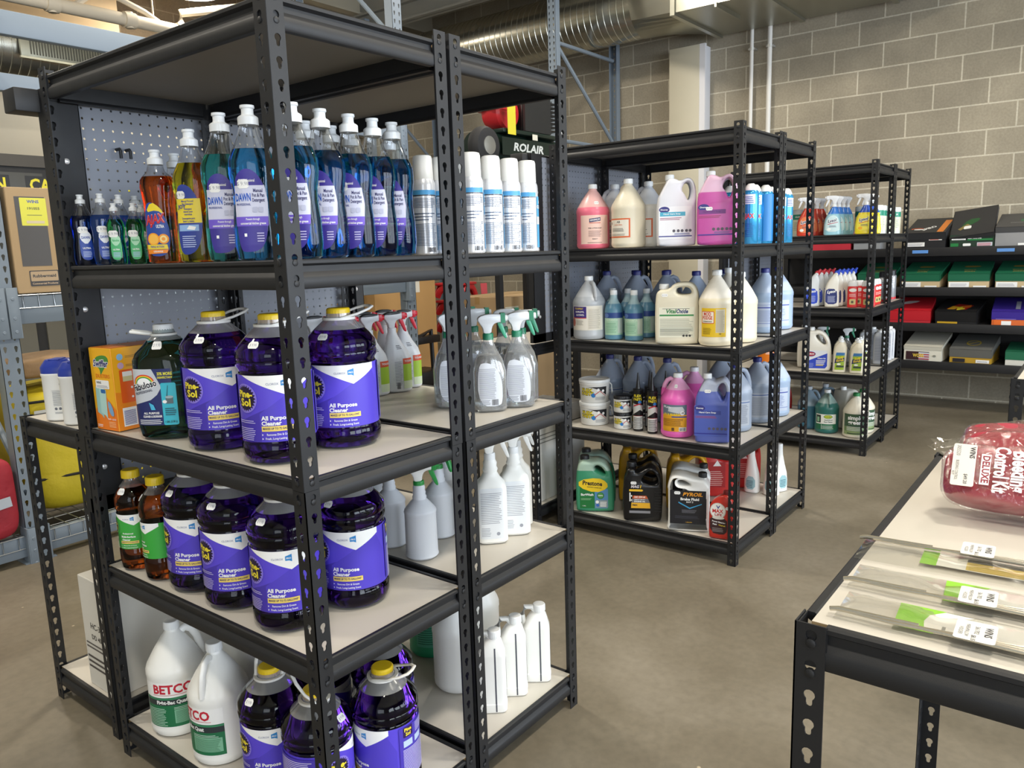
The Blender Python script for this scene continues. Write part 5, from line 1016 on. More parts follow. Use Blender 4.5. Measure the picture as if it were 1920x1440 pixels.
# ------------------------------------------------------------------ wall shelving with shoe boxes
t = thing('wall_shelving', (0, 0, 0), 0, 'long black shelving against the block wall, stacked with shoe boxes', 'shelving rack')
SB = mat('#1d1d1f', .5, 0, '', 'black_shelf_paint')
for z in (1.277, .974, .694, .395):
    b = B(); b.box(5.93, 6.46, -2.4, 1.25, z-.018, z, SB); b.box(5.915, 5.93, -2.4, 1.25, z-.062, z+.003, SB, None, .002); obj('shelf', b, t)
b = B(); b.box(6.46, 6.47, -2.4, 1.25, .33, 1.27, SB); obj('back_panel', b, t)
for y in (-2.4, -1.15, 1.25):
    for x in (5.92, 6.43): b = B(); b.box(x, x+.04, y-.02, y+.02, 0, 1.28, SB); obj('post', b, t)
for y in (.045, -.52):
    b = B(); b.box(5.911, 5.9145, y-.06, y+.05, 1.238, 1.262, mat('#5f93d6', .5, n=0)); a = Art(); a.lines(y-.05, y+.04, 1.243, 1.257, 1, INKW, .5)
    o = obj('shelf_label', b); tag(o, 'blue tape label on the edge of the top wall shelf, %s one' % ('left' if y > 0 else 'right'), 'label')
def shoebox(x, y, z, w, d, h, lid, body, label, fx=None, lh=.4, tilt=0, rz=0, ftop=None, grp=None):
    z += .001
    t = thing('shoe_box', (x, y, z), -90+rz, label, 'box', grp); lm, bm_ = mat(lid, .5, n=0, name='box_'+lid.strip('#')), mat(body, .6, n=0, name='box_'+body.strip('#')); e = .003
    b = B(); b.box(-w/2, w/2, 0, d, 0, h-.004, bm_); obj('box', b, t)
    M = Matrix.Translation((0, 0, h*(1-lh))) @ Matrix.Rotation(radians(abs(tilt)*2), 4, 'X') @ Matrix.Rotation(radians(-9 if tilt < -10 else 0), 4, 'Y') @ Matrix.Translation((0, 0, -h*(1-lh)))
    b = B(); b.box(-w/2-e, w/2+e, -e, d+e, h-.003, h, lm, M)
    for q in ((-w/2-e, -w/2-.0005, -e, d+e), (w/2+.0005, w/2+e, -e, d+e), (-w/2-e, w/2+e, -e, -.0005), (-w/2-e, w/2+e, d+.0005, d+e)): b.box(*q, h*(1-lh), h, lm, M)
    l = obj('lid', b, t)
    if fx: a = Art(); fx(a, w, h); lab(t, a, planar((0, -e-.0004, 0), (1, 0, 0), (0, 0, 1)), None, 'front_label')
    if ftop: a = Art(); ftop(a, w, d); o = lab(l, a, (lambda p: (lambda x_, y_, q: M @ Vector(p(x_, y_, q))))(planar((0, 0, h), (1, 0, 0), (0, 1, 0))), None, 'lid_print')
    return t
tg = TAGM
def f_green(a, w, h): a.rect(-w*.12, w*.28, h*.62, h*.82, tg); a.lines(-w*.09, w*.25, h*.67, h*.77, 2, TAGI, .4, 0); a.rect(w*.31, w*.37, h*.64, h*.74, tg); a.poly([(w*.38, h*.6), (w*.44, h*.84), (w*.36, h*.8)], ink('#c8a83a')); a.rect(-w*.48, w*.02, .002, h*.38, INKW); a.lines(-w*.44, -.01, .01, h*.3, 3, TAGI, .4); a.rect(w*.12, w*.44, .002, h*.12, INKW)
def t_green(a, w, d): a.text('JOHN', 0, d*.18, .030, ink('#a89a50'), .03, w=.07); a.text('BOOT', 0, d*.30, .030, ink('#a89a50'), .03, w=.08); a.poly(chk([(-.05, d*.5), (.05, d*.5), (.07, d*.62), (-.04, d*.65)], 1), ink('#8a7a3a'))
for i, (y, l) in enumerate([(.035, 'green shoe box with gold print on the second wall shelf, left one'), (-.295, 'green shoe box with gold print on the second wall shelf, middle one'), (-.605, 'green shoe box with gold print on the second wall shelf, right one'), (.36, 'green shoe box on the second wall shelf, behind the far island')]):
    shoebox(5.95, y, .974, .27, .34, .105, '#1f6a4c', '#c9b28a', l, f_green, .55, 7, (-3, 2, -2, 0)[i], t_green, 'green shoe boxes')
def f_bk(a, w, h): a.rect(-w*.46, w*.0, h*.1, h*.36, tg); a.lines(-w*.42, -w*.04, h*.14, h*.32, 3, TAGI, .4); a.rect(w*.1, w*.42, h*.48, h*.66, tg); a.rect(w*.12, w*.34, h*.5, h*.56, ink('#c8503a')); a.rect(-w*.44, -w*.1, h*.52, h*.8, ink('#0e0e10'))
def t_bk(a, w, d): a.rect(w*.28, w*.44, .01, d*.85, ink('#d9802c')); a.text('SPIRO', w*.02, d*.3, .05, INKW, .05, w=.12, rot=50); a.ell(-w*.26, d*.26, .045, .02, ink('#d9602c')); a.ell(-w*.24, d*.24, .04, .015, INK); a.ell(-w*.22, d*.22, .035, .012, INKW)
shoebox(5.95, .018, 1.277, .285, .36, .12, '#2d2e31', '#1c1c1f', 'black shoe box with an orange stripe on the top wall shelf', f_bk, .5, 9, -4, t_bk)
def f_gn(a, w, h): a.rect(-w*.46, -w*.14, h*.56, h*.74, tg); a.lines(-w*.43, -w*.17, h*.6, h*.7, 2, TAGI, .4); a.rect(-w*.1, w*.46, h*.5, h*.62, ink('#1f7a3c')); a.rect(-w*.48, -w*.3, h*.05, h*.3, ink('#1f7a3c')); a.rect(w*.12, w*.46, h*.06, h*.34, ink('#c9ccd4')); a.lines(w*.13, w*.45, h*.08, h*.32, 3, ink('#b8384a'), .5); a.rrect(-w*.2, -w*.02, h*.08, h*.28, .006, tg); a.text('Super Heavy Duty', w*.06, h*.67, .012, INKW, .02)
def t_gn(a, w, d): a.poly(chk([(-.09, .10), (.02, .16), (.05, .22), (-.04, .22)], 1), ink('#2a5a34')); a.poly([(-.08, .08), (-.02, .14), (-.04, .16), (-.10, .10)], ink('#8a7a4a')); a.rrect(-.06, -.01, .09, .13, .01, tg)
shoebox(5.95, -.30, 1.277, .29, .36, .095, '#343436', '#15301f', 'black shoe box with lid tilted open on the top wall shelf', f_gn, .35, -17, 3, t_gn)
def f_gy(a, w, h): a.rect(-w*.02, w*.3, .004, h*.14, tg)
def t_gy(a, w, d): a.rect(-.01, .04, .14, .20, ink('#2a6a44')); a.rect(.045, .055, .12, .22, ink('#c85a48')); a.lines(-.07, .02, .1, .13, 2, ink('#8a8a88'), .4)
shoebox(5.95, -.60, 1.277, .30, .36, .14, '#4a4a4b', '#8d8d8e', 'grey shoe box with a dark lid, right end of the top wall shelf', f_gy, .3, 8, 0, t_gy)
def f_rd(a, w, h): a.text('WOLVERINE', .02, h*.72, .022, ink('#7a1c28'), .04, w=.11); a.ell(.10, h*.78, .014, .012, ink('#e8a04a'))
shoebox(5.95, .715, 1.277, .30, .34, .11, '#d8384a', '#c82e3e', 'red shoe box behind the far island, on the top wall shelf', f_rd, .5, 5)
shoebox(5.95, .44, 1.277, .20, .34, .10, '#8a8c8e', '#9a9c9e', 'grey shoe box next to the red one on the top wall shelf', None, .5, 5)
def t_red(a, w, d): a.poly(chk([(-.09, .14), (.02, .19), (.06, .25), (-.05, .24)], 1), ink('#e6d8d4'))
shoebox(5.95, .10, .694, .30, .34, .10, '#c8202c', '#b81c28', 'red shoe box with a white shape on its lid, third wall shelf', lambda a, w, h: a.rect(.02, .10, h*.55, h*.7, ink('#8a1420')), .8, 7, 4, t_red)
def f_or(a, w, h): a.rect(-w*.12, w*.34, h*.62, h*.84, tg); a.lines(-w*.08, w*.3, h*.68, h*.8, 2, TAGI, .4, 0); a.rect(-w*.45, w*.05, .002, h*.16, ink('#c8a02c')); a.poly([(w*.2, h*.5), (w*.42, h*.62), (w*.3, h*.4)], ink('#e0a82c'))
def t_or(a, w, d): a.poly([(-.08, .06), (.06, .05), (.09, .16), (-.02, .2)], ink('#a8261c')); a.poly([(-.07, .05), (-.02, .05), (.0, .12), (-.05, .14)], ink('#e6b02c')); a.poly([(.0, .03), (.05, .06), (.03, .14), (-.01, .1)], ink('#e8d83a')); a.poly([(.03, .08), (.08, .12), (.07, .18), (.02, .14)], ink('#d86a24'))
shoebox(5.95, -.225, .694, .28, .34, .10, '#19191b', '#141416', 'black shoe box with red and gold print, third wall shelf', f_or, .8, 6, -5, t_or)
def f_pu(a, w, h): a.text('CHAMBERS', -.05, h*.58, .022, INKW, .05, w=.12); a.lines(-.13, .0, h*.42, h*.48, 1, ink('#b8a8e8'), .5); a.rect(-w*.46, -w*.3, .002, h*.36, ink('#e06a24')); a.rect(-w*.3, -w*.1, .002, h*.3, tg)
shoebox(5.95, -.62, .694, .31, .34, .105, '#3d2a94', '#d8682c', 'purple shoe box with white lettering, third wall shelf', f_pu, .6, 7, 3, lambda a, w, d: a.rect(-.01, .02, .06, .24, ink('#b8b8c8')))
def f_wk(a, w, h): a.rect(-w*.44, w*.18, h*.04, h*.62, ink('#3c2428')); a.rect(-w*.1, w*.18, h*.06, h*.58, ink('#c9ccd2')); a.lines(-w*.1, w*.18, h*.08, h*.54, 3, ink('#b23a48'), .5, 0); a.text('WORK', -w*.1, h*.34, .036, ink('#e8c84a'), .06, w=.085); a.ell(w*.32, h*.36, .012, .008, ink('#8a8a80'))
shoebox(5.95, -.01, .395, .27, .34, .115, '#d8d4c4', '#dfdccd', 'white shoe box with a flag print, bottom wall shelf', f_wk, .25, -7, -3)
def f_yg(a, w, h): a.rect(-w*.42, -w*.12, h*.04, h*.3, INK); a.rect(w*.14, w*.46, h*.04, h*.26, tg); a.lines(w*.17, w*.43, h*.08, h*.22, 2, TAGI, .4); a.rrect(-w*.02, w*.06, h*.62, h*.8, .006, tg); a.rrect(w*.16, w*.28, h*.64, h*.78, .006, tg)
shoebox(5.95, -.34, .395, .28, .34, .11, '#6a6a66', '#b8922a', 'grey lidded yellow shoe box, bottom wall shelf', f_yg, .6, 7, -3, lambda a, w, d: (a.ell(.0, .14, .05, .06, ink('#b8a03a')), a.ell(0, .14, .04, .05, ink('#6a6a66')), a.poly([(-.04, .1), (.04, .18), (.035, .19), (-.045, .11)], ink('#b8a03a'))))
shoebox(5.95, -.70, .395, .26, .34, .105, '#236a4c', '#d4d2c8', 'green lidded shoe box at the right end of the bottom wall shelf', lambda a, w, h: a.rrect(-w*.2, -w*.08, h*.6, h*.72, .004, tg), .6, 3)

# ------------------------------------------------------------------ bleeding kits on the table
RED = mat('#a3243a', .62, 0, '', 'red_nylon', bump=.5, bs=30, bd=.006)
FILM = mat('#ffffff', .06, 0, 'clear', 'crinkled_film', bump=0, f0=.09)
def film_mat():
    m = FILM.copy(); m.name = 'crinkled_film'; nt = m.node_tree; N = nt.nodes; L = nt.links; tc = N.new('ShaderNodeTexCoord'); n = N.new('ShaderNodeTexNoise'); n.inputs['Scale'].default_value = 45; n.inputs['Detail'].default_value = 4; n.inputs['Distortion'].default_value = 1.2
    L.new(tc.outputs['Object'], n.inputs[0]); bp = N.new('ShaderNodeBump'); bp.inputs['Strength'].default_value = .8; bp.inputs['Distance'].default_value = .006; L.new(n.outputs[0], bp.inputs['Height'])
    for q in N:
        if q.type == 'BSDF_GLOSSY': L.new(bp.outputs[0], q.inputs['Normal'])
    return m
FILM = film_mat()
def blob(w, d, h, seed, amp=.006, p=4, nu=44, nv=20, grow=0, freq=14, ez=2.6, er=3.2):
    """rounded cushion, base at z=0"""
    from mathutils import noise
    vs = []; fs = []
    for i in range(nv+1):
        ph = -pi/2+pi*i/nv; cz = math.copysign(abs(sin(ph))**(2/ez), sin(ph)); rr = max(cos(ph), 0)**(2/er)
        for k in range(nu):
            t = 2*pi*k/nu; x, y = sxy((0, (w/2+grow)*rr, (d/2+grow)*rr, p), t); z = h/2+cz*(h/2+grow)
            nz = noise.noise(Vector((x*freq+seed*7, y*freq, z*freq)))*amp; zz = z+nz*(1 if z > h*.3 else 0); vs.append((x+nz*.6, y+nz*.6, max(zz, 0)))
    for i in range(nv):
        for k in range(nu): fs.append((i*nu+k, i*nu+(k+1) % nu, (i+1)*nu+(k+1) % nu, (i+1)*nu+k))
    return vs, fs
def kit(x, y, z, ry, rz, seed, label, text=False, w=.095, d=.31, h=.065, tail=False):
    t = thing('bleeding_kit', (x, y, z), rz, label, 'first aid kit'); t.rotation_euler = (0, radians(ry), radians(rz))
    vs, fs = blob(w, d, h, seed, .005, 5, 60, 28, 0, 20, 4, 5); b = B(); b.add(vs, fs, RED); obj('pouch', b, t, 180)
    if text:
        a = Art(); a.text('Bleeding', 0, .014, .030, INKW, .04, w=.068); a.text('Control Kit', .0, -.010, .028, INKW, .04, w=.078); a.rect(-.024, .028, -.037, -.024, INKW); a.text('DELUXE', .002, -.0305, .0135, ink('#8c1e34'), .05, w=.046)
        a.rrect(-.038, .034, -.076, -.044, .003, ink('#e6e0d4')); a.text('WINS', -.024, -.050, .010, INK, .04, w=.020); a.text('305520', -.026, -.069, .008, ink('#6a6a70'), .0, w=.018); a.text('BLEEDING CONTROL', .008, -.069, .006, ink('#5a5a60'), .0, w=.034); a.text('$49.20', .022, -.056, .007, ink('#4a4a50'), .01, w=.017); a.text('KIT', .014, -.0735, .005, ink('#5a5a60'), .0)
        def fn(u, v, q): return (-u*1.0+.002, -v*1.0+.066, h+.0052+q)
        lab(t, a, fn, None, 'printing')
    vs, fs = blob(w, d, h, seed+3, .007, 4.5, 64, 30, .004, 30, 4, 5); b = B(); b.add(vs, fs, FILM)
    if tail:
        e = []; q = []
        for i in range(9):
            s_ = -1+i/4; e += [(s_*w*.36, d/2-.004, h*.5+.004*sin(i*2)), (s_*w*.34*(1+.1*sin(i)), d/2+.028+.006*sin(i*1.7), h*.4+.008*sin(i*2.3)), (s_*w*.2+.01, d/2+.052+.008*cos(i*2.1), h*.42+.006*cos(i*3))]
        for i in range(8):
            for j in (0, 1): q.append((i*3+j, i*3+3+j, i*3+4+j, i*3+1+j))
        b.add(e, q, FILM)
    obj('plastic_bag', b, t, 180); return t
kit(.552, -1.150, .955, -52, 3, 1, 'red pouch in clear plastic reading its name sideways, nearest on the table', True)
kit(.660, -1.155, .955, -42, -2, 2, 'red pouch in clear plastic leaning directly behind the lettered one', False, .10, .29, .06)
kit(.815, -1.135, .924, -8, 3, 5, 'red pouch in clear plastic at the back of the pile', False, .14, .30, .072, True)
# ------------------------------------------------------------------ packed steel rods
ROD = mat('#d8d2c4', .22, .95, '', 'polished_rod', n=0); GRN = ink('#8cc832'); FLM = mat('#fdfdfb', .10, 0, 'clear', 'flat_film', haze=.015, f0=.08)
def rods(x, y, rz, label, gold=False, flip=0, sx=.05, zo=0):
    t = thing('skewer_pack', (x, y, .9135+zo), rz, label, 'packet', 'flat plastic packets of steel rods'); L = .42; wd = .085
    b = B(); n = 24; vs = []; fs = []
    for i in range(n+1):
        for j in range(5):
            u = i/n*L; v = (j/4-.5)*wd; vs.append((u, v, .0065+.0022*sin(i*1.3+j)+.002*cos(j*2.1+i*.5) if 0 < j < 4 and 0 < i < n else .0012))
    for i in range(n):
        for j in range(4): fs.append((i*5+j, i*5+j+1, i*5+j+6, i*5+j+5))
    b.add(vs, fs, FLM); obj('plastic_sleeve', b, t, 180)
    a = Art()
    if gold:
        a.rect(.08, .33, -.02, .028, ink('#e9e6dc')); a.rect(.08, .10, -.022, .030, GRN); a.rect(.135, .30, -.018, .012, ink('#cdb252')); a.rect(.135, .24, .012, .022, ink('#4a4a4c')); a.lines(.138, .29, -.016, .010, 4, ink('#b8983a'), .3)
        a.poly([(.30, -.018), (.33, -.018), (.36, .0), (.345, .006)], GRN)
    else:
        a.rect(sx+.022, .40, -.026, .036, ink('#ece9e2')); a.poly([(sx+.018, -.028), (sx+.06, -.028), (sx+.046, .0), (sx+.050, .02), (sx+.066, .038), (sx+.016, .038)], GRN); a.poly(chk([(sx+.05, -.026), (sx+.046, .002), (sx+.054, .022), (sx+.075, .034), (sx+.14, .034), (sx+.14, -.026)], 1), ink('#ece9e2'))
        a.lines(sx+.066, sx+.070, -.015, .02, 1, ink('#9a9a94'), .3); a.lines(sx+.20, sx+.25, -.018, .02, 5, ink('#b4b2aa'), .3); a.poly([(.335, .0), (.35, .016), (.37, .016), (.358, .002), (.365, -.004), (.35, -.004)], ink('#4c9a3c')); a.text('CIRCLE', .36, -.014, .008, ink('#3a5a3a'), .02)
    lab(t, a, lambda u, v, q: (u, v, .0022+q), None, 'insert_card')
    b = B(); y0 = -.030*(1 if not flip else -1)
    for k in range(3): b.tube([(-.002, y0+.001*k, .0075), (.06, y0-.002*k, .008), (.2, y0-.0015+.006*(k-1), .0095), (.41, y0+.009*(k-1), .008)], .0023, ROD, 8)
    b.tube([(-.006, y0, .0065), (.004, y0, .009), (.09, y0, .0105)], [.003, .0032, .0018], ROD, 8); obj('steel_rods', b, t)
    a = Art(); a.rrect(.125, .165, y0-.016, y0+.034, .004, ink('#e9e7e0')); a.text('WINS', .157, y0+.012, .0105, INK, .03, w=.026, rot=-90); a.text('361702', .146, y0+.012, .007, ink('#5a5a5c'), .0, w=.020, rot=-90); a.text('MARSHMALLOW', .137, y0+.008, .006, ink('#6a6a6c'), .0, w=.032, rot=-90); a.text('$6.15', .144, y0-.009, .0065, ink('#4a4a4c'), .01, w=.013, rot=-90); a.text('HOLDER', .131, y0+.004, .006, ink('#6a6a6c'), .0, w=.02, rot=-90)
    lab(t, a, lambda u, v, q: (u, v, .0132+q), None, 'price_sticker'); return t
rods(.073, -.958, -88, 'nearest packet of steel rods, green edged white card showing', zo=0, sx=.045)
rods(.168, -.948, -87, 'second packet of steel rods from the table corner', zo=.001, sx=.09)
rods(.275, -.930, -87, 'third packet of steel rods, with the yellow card', True, 1, zo=.0)

# ------------------------------------------------------------------ things behind
KR = mat('#b39873', .75, 0, '', 'cardboard', ns=8)
def carton(x0, x1, y0, y1, z0, z1, m, label, arts=(), seam=True, rz=0):
    t = thing('cardboard_box', ((x0+x1)/2, (y0+y1)/2, z0), rz, label, 'box'); w, d, h = x1-x0, y1-y0, z1-z0
    b = B(); b.box(-w/2, w/2, -d/2, d/2, 0, h, m, None, .002, 1); obj('box', b, t)
    if seam: b = B(); b.box(-w/2-.0006, w/2+.0006, -.025, .025, h, h+.0006, mat('#a98a5c', .35)); b.box(-w/2-.0008, -w/2, -.025, .025, h-.06, h, mat('#a98a5c', .35)); obj('tape', b, t)
    for side, f in arts:
        a = Art(); f(a, w if side == 'y' else d, h); lab(t, a, planar((0, -d/2, 0), (1, 0, 0), (0, 0, 1)) if side == 'y' else planar((-w/2, 0, 0), (0, -1, 0), (0, 0, 1)), None, 'printing')
    return t
def a_rub(a, w, h):
    a.rect(-.095, .03, .12, h-.04, ink('#46413c')); a.rrect(-.075, .035, .30, h-.045, .003, ink('#e0dc3c')); a.text('WINS', -.02, h-.062, .018, ink('#4a5a9c'), .04, w=.05); a.text('191055', -.02, h-.092, .015, ink('#5a5a30'), .03, w=.05); a.lines(-.05, .012, .345, .352, 1, ink('#8a8a3a'), .5, 0); a.rect(-.055, .02, .31, .322, ink('#d8c8a0'))
    a.rrect(-.072, .052, .030, .100, .004, ink('#2b2622')); a.rrect(-.068, .048, .052, .096, .004, ink('#b39873')); a.text('Rubbermaid', -.01, .075, .018, ink('#2b2622'), .04, w=.098); a.text('Commercial Products', -.01, .041, .012, ink('#cdb08a'), .02, w=.108)
carton(.545, .80, 2.70, 3.12, 1.2375, 1.705, KR, 'tall cardboard box with a black stripe and yellow tag, on the wire deck at left', [('y', a_rub)])
def a_hc(a, w, h): a.text('HC-3340', .02, .20, .026, ink('#3a3636'), .01, w=.10); a.text('DD 40', -.0, .165, .022, ink('#3a3636'), .01); a.lines(-.07, .07, .125, .15, 2, ink('#5a5656'), .4); a.lines(-.07, .07, .06, .11, 3, ink('#4a4646'), .4)
carton(.045, .74, 1.03, 1.19, .10, .45, mat('#d9d5cb', .7), 'long white carton with black print on the bottom of the end rack', [('x', a_hc)], False)
carton(2.14, 2.60, 1.03, 1.30, .10, .56, mat('#dddcd8', .6), 'white carton on the end rack of the middle island', [('y', lambda a, w, h: (a.rect(-.2, -.02, .40, .455, ink('#3f7ab8')), a.lines(-.2, .1, .30, .36, 3, ink('#8a8a86'), .3)))], False)
def a_bar(a, w, h): a.rect(-.36, -.12, h-.34, h-.06, ink('#d8d4c4')); a.barcode(-.33, -.17, h-.28, h-.12); a.l += 1
t = carton(4.10, 4.95, 2.75, 3.3, 0, .985, KR, 'large cardboard box with a barcode sheet, in front of the red stools', [('y', lambda a, w, h: (a.rect(-.40, -.22, h-.26, h-.08, ink('#d8d4c4')), [a.rect(-.375+i*.013, -.368+i*.013, h-.22, h-.13, INK) for i in range(10)]))])
t = carton(3.35, 4.05, 3.45, 3.95, 0, 1.32, mat('#b58d58', .75, 0, '', 'cardboard_plain', ns=8), 'tall plain cardboard box behind the black tiller handles', [('y', lambda a, w, h: a.rect(.02, .16, h-.28, h-.14, ink('#dcd8cc')))])
b = B(); BT = mat('#151517', .4)
b.tube([(3.50, 3.25, .1), (3.52, 3.25, .62), (3.47, 3.2, .72), (3.44, 3.15, 1.02), (3.38, 3.1, 1.08)], .022, BT, 10); b.tube([(3.78, 3.25, .1), (3.76, 3.25, .74), (3.60, 3.22, .70), (3.5, 3.22, .70)], .018, BT, 8)
b.box(3.44, 3.82, 3.15, 3.4, .30, .42, BT, None, .02); b.box(3.5, 3.8, 3.18, 3.3, .64, .70, BT, None, .01)
for x in (3.5, 3.76): b.loft([(-.03, .13, .13), (-.02, .15, .15), (.02, .15, .15), (.03, .13, .13)], BT, 24, Matrix.Translation((x, 3.28, .15)) @ Matrix.Rotation(pi/2, 4, 'Y'))
tag(obj('garden_tiller', b), 'black tiller frame with bent handles in front of the plain cardboard box', 'machine')
RS = mat('#c22a30', .3, 0, '', 'red_enamel')
def stool(x, y, z, label):
    t = thing('metal_stool', (x, y, z), 12+z*0, label, 'stool', 'stacked red metal stools'); b = B(); b.loft([(.735, .15, .15, 5), (.745, .165, .165, 5), (.76, .165, .165, 5), (.764, .155, .155, 5)], RS, 32); obj('seat', b, t)
    for sx, sy in ((1, 1), (1, -1), (-1, 1), (-1, -1)): b = B(); b.prism([(-.018, 0), (.018, 0), (.032, .74), (-.032, .74)], .006, RS, M=Matrix.Translation((sx*.215, sy*.215, 0)) @ Matrix.Rotation(radians(45 if sx*sy > 0 else -45), 4, 'Z') @ Matrix.Shear('XY', 4, (0, 0)) @ Matrix(((1, 0, 0, 0), (0, 1, -.14*sy, 0), (0, 0, 1, 0), (0, 0, 0, 1)))); obj('leg', b, t)
    b = B()
    for q in range(4):
        M = Matrix.Rotation(q*pi/2, 4, 'Z'); pts = [(-.12+.24*k/12, -.145, .735-.09*abs((k-6)/6)**3-.01) for k in range(13)]; b.tube([M @ Vector(p) for p in pts], .016, RS, 8, flat=2.0)
    obj('rail', b, t); return t
for k in range(3): stool(4.62, 3.72, k*.16, ['bottom', 'middle', 'top'][k]+' red metal stool of the stack behind the barcode box')
# compressor
t = thing('black_equipment_rack', (0, 0, 0), 0, 'black steel rack under the air compressor, behind the nearest shelves', 'rack')
b = B()
for x in (3.25, 4.20):
    for y in (2.10, 2.58): b = B(); b.box(x, x+.04, y, y+.04, 0, 1.97, BLACK); obj('post', b, t)
b = B(); b.box(3.25, 4.24, 2.09, 2.62, 1.84, 1.93, BLACK, None, .003); obj('shelf', b, t)
t = thing('air_compressor', (3.80, 2.36, 1.93), 0, 'green and black air compressor with a red engine and yellow tag', 'air compressor'); DG = mat('#16261f', .35)
b = B(); b.loft([(-.46, .04, .04), (-.45, .11, .11), (-.42, .125, .125), (.42, .125, .125), (.45, .11, .11), (.46, .04, .04)], DG, 28, Matrix.Translation((0, .0, .13)) @ Matrix.Rotation(pi/2, 4, 'Y')); b.box(-.30, .38, -.14, .14, .235, .262, DG, None, .004); b.box(-.33, .30, -.150, -.144, .08, .20, DG); obj('tank', b, t)
a = Art(); a.text('ROLAIR', 0, .14, .075, ink('#d8dcd8'), .05, w=.36, skew=.25); lab(t, a, planar((-.02, -.151, 0), (1, 0, 0), (0, 0, 1)), None, 'lettering')
b = B(); M = Matrix.Translation((-.47, -.10, .13)) @ Matrix.Rotation(pi/2, 4, 'X'); RB = mat('#232325', .7)
for q in range(1): b.loft([(-.05, .095, .095), (-.045, .115, .115), (-.02, .128, .128), (.02, .128, .128), (.045, .115, .115), (.05, .095, .095)], RB, 32, M); b.loft([(-.04, .07, .07), (.055, .06, .06), (.06, .03, .03)], mat('#b8bab8', .3, .8), 24, M)
obj('wheel', b, t)
b = B(); b.loft([(-.12, .03, .03), (-.11, .10, .10), (-.04, .125, .125), (.04, .125, .125), (.06, .11, .11)], RS, 30, Matrix.Translation((-.14, -.01, .39)) @ Matrix.Rotation(pi/2, 4, 'X')); b.loft([(0, .13, .11, 4), (.10, .12, .10, 4), (.12, .09, .08, 4)], RS, 24, Matrix.Translation((-.15, .03, .40))); obj('engine', b, t)
b = B(); BK = mat('#1a1a1c', .35)
b.loft([(-.05, .03, .03), (.0, .05, .05), (.06, .05, .05)], BK, 16, Matrix.Translation((-.30, -.04, .46)) @ Matrix.Rotation(pi/2, 4, 'X')); b.box(.0, .12, -.08, .08, .27, .50, BK, None, .01)
for i in range(8):
    f = B(); f.box(.30, .42, -.09, .09, .30+i*.028, .312+i*.028, BK); obj('cooling_fin', f, t)
b.cyl(.36, 0, .26, .54, .055, BK, 20); obj('pump', b, t); b = B(); b.box(-.02, .30, -.12, -.10, .27, .54, mat('#242424', .5)); obj('belt_guard', b, t)
b = B(); b.box(.16, .29, -.10, .08, .28, .50, mat('#8a8676', .35, .7), None, .012); b.loft([(-.01, .045, .045), (.01, .045, .045)], BK, 20, Matrix.Translation((.225, -.105, .42)) @ Matrix.Rotation(pi/2, 4, 'X')); obj('cylinder_head', b, t)
b = B(); b.cyl(.44, -.10, .26, .33, .02, mat('#b89a3a', .3, .8), 12); b.cyl(.44, -.10, .33, .36, .012, mat('#b89a3a', .3, .8), 10); b.tube([(.46, -.1, .52), (.47, -.1, .42), (.52, -.1, .32), (.52, -.1, .26)], .006, mat('#9a9a96', .4), 8); b.loft([(-.02, .03, .03), (.0, .03, .03)], mat('#e6e6e4', .3), 16, Matrix.Translation((.44, -.13, .28)) @ Matrix.Rotation(pi/2, 4, 'X')); obj('gauge', b, t)
b = B(); b.box(-.275, -.185, -.16, -.157, .22, .42, mat('#e6d63a', .5, n=0)); obj('yellow_tag', b, t); b = B(); b.box(.02, .08, -.153, -.150, .205, .245, mat('#e6e2d0', .5, n=0)); obj('sticker', b, t)
# bags and cabinet behind at the left
def bag(x, y, z, w, d, h, col, label, seed, strap=True, patch=None, name='gear_bag'):
    t = thing(name, (x, y, z), 0, label, 'bag'); vs, fs = blob(w, d, h, seed, .022, 6, 64, 32, 0, 6, 6, 7); b = B(); b.add(vs, fs, mat(col, .6, 0, '', 'nylon_'+col.strip('#'), bump=.6, bs=9, bd=.02)); obj('body', b, t, 180)
    if strap:
        b = B(); k = mat('#1c1c1e', .7)
        for zz in (h*.30, h*.92): b.tube([(-w/2*.98, -d/2*.9, zz), (-w*.2, -d/2-.006, zz), (w*.2, -d/2-.006, zz), (w/2*.98, -d/2*.9, zz)], .007, k, 6)
        b.tube([(w*.1, -d*.3, h*.97), (w*.16, -d*.35, h*1.06), (w*.34, -d*.3, h*1.05), (w*.38, -d*.25, h*.92)], .018, k, 8, flat=.5); obj('straps', b, t)
    if patch: patch(t, w, d, h)
    return t
def p_en2(t, w, d, h): a = Art(); a.rect(-w/2+.03, -w/2+.13, h*.70, h*.86, ink('#d8d8d2')); a.lines(-w/2+.04, -w/2+.12, h*.73, h*.84, 3, ink('#8a8a86'), .4); lab(t, a, planar((0, -d/2-.010, 0), (1, 0, 0), (0, 0, 1)), None, 'patch')
def p_en(t, w, d, h): a = Art(); a.rect(-.12, .31, h*.68, h*.88, ink('#d8d8d2')); a.text('ENPAC', .20, h*.82, .05, INK, .06, w=.18); a.lines(.1, .29, h*.70, h*.77, 2, ink('#8a8a86'), .4); lab(t, a, planar((0, -d/2-.012, 0), (1, 0, 0), (0, 0, 1)), None, 'patch')
bag(.10, 3.16, .14, .66, .55, .64, '#d2c22c', 'yellow gear bag with a white patch, behind the grey rack post at left', 3, True, p_en)
bag(.90, 3.16, .14, .66, .58, .62, '#d6c028', 'yellow gear bag right of the rack post on the low deck', 6, True, p_en2)
def p_rd(t, w, d, h): b = B(); b.box(-w*.40, w*.46, -d/2-.008, -d/2-.003, h*.34, h*.46, mat('#c9d2dc', .3, .3), Matrix.Rotation(radians(-6), 4, 'Y')); obj('reflective_strip', b, t)
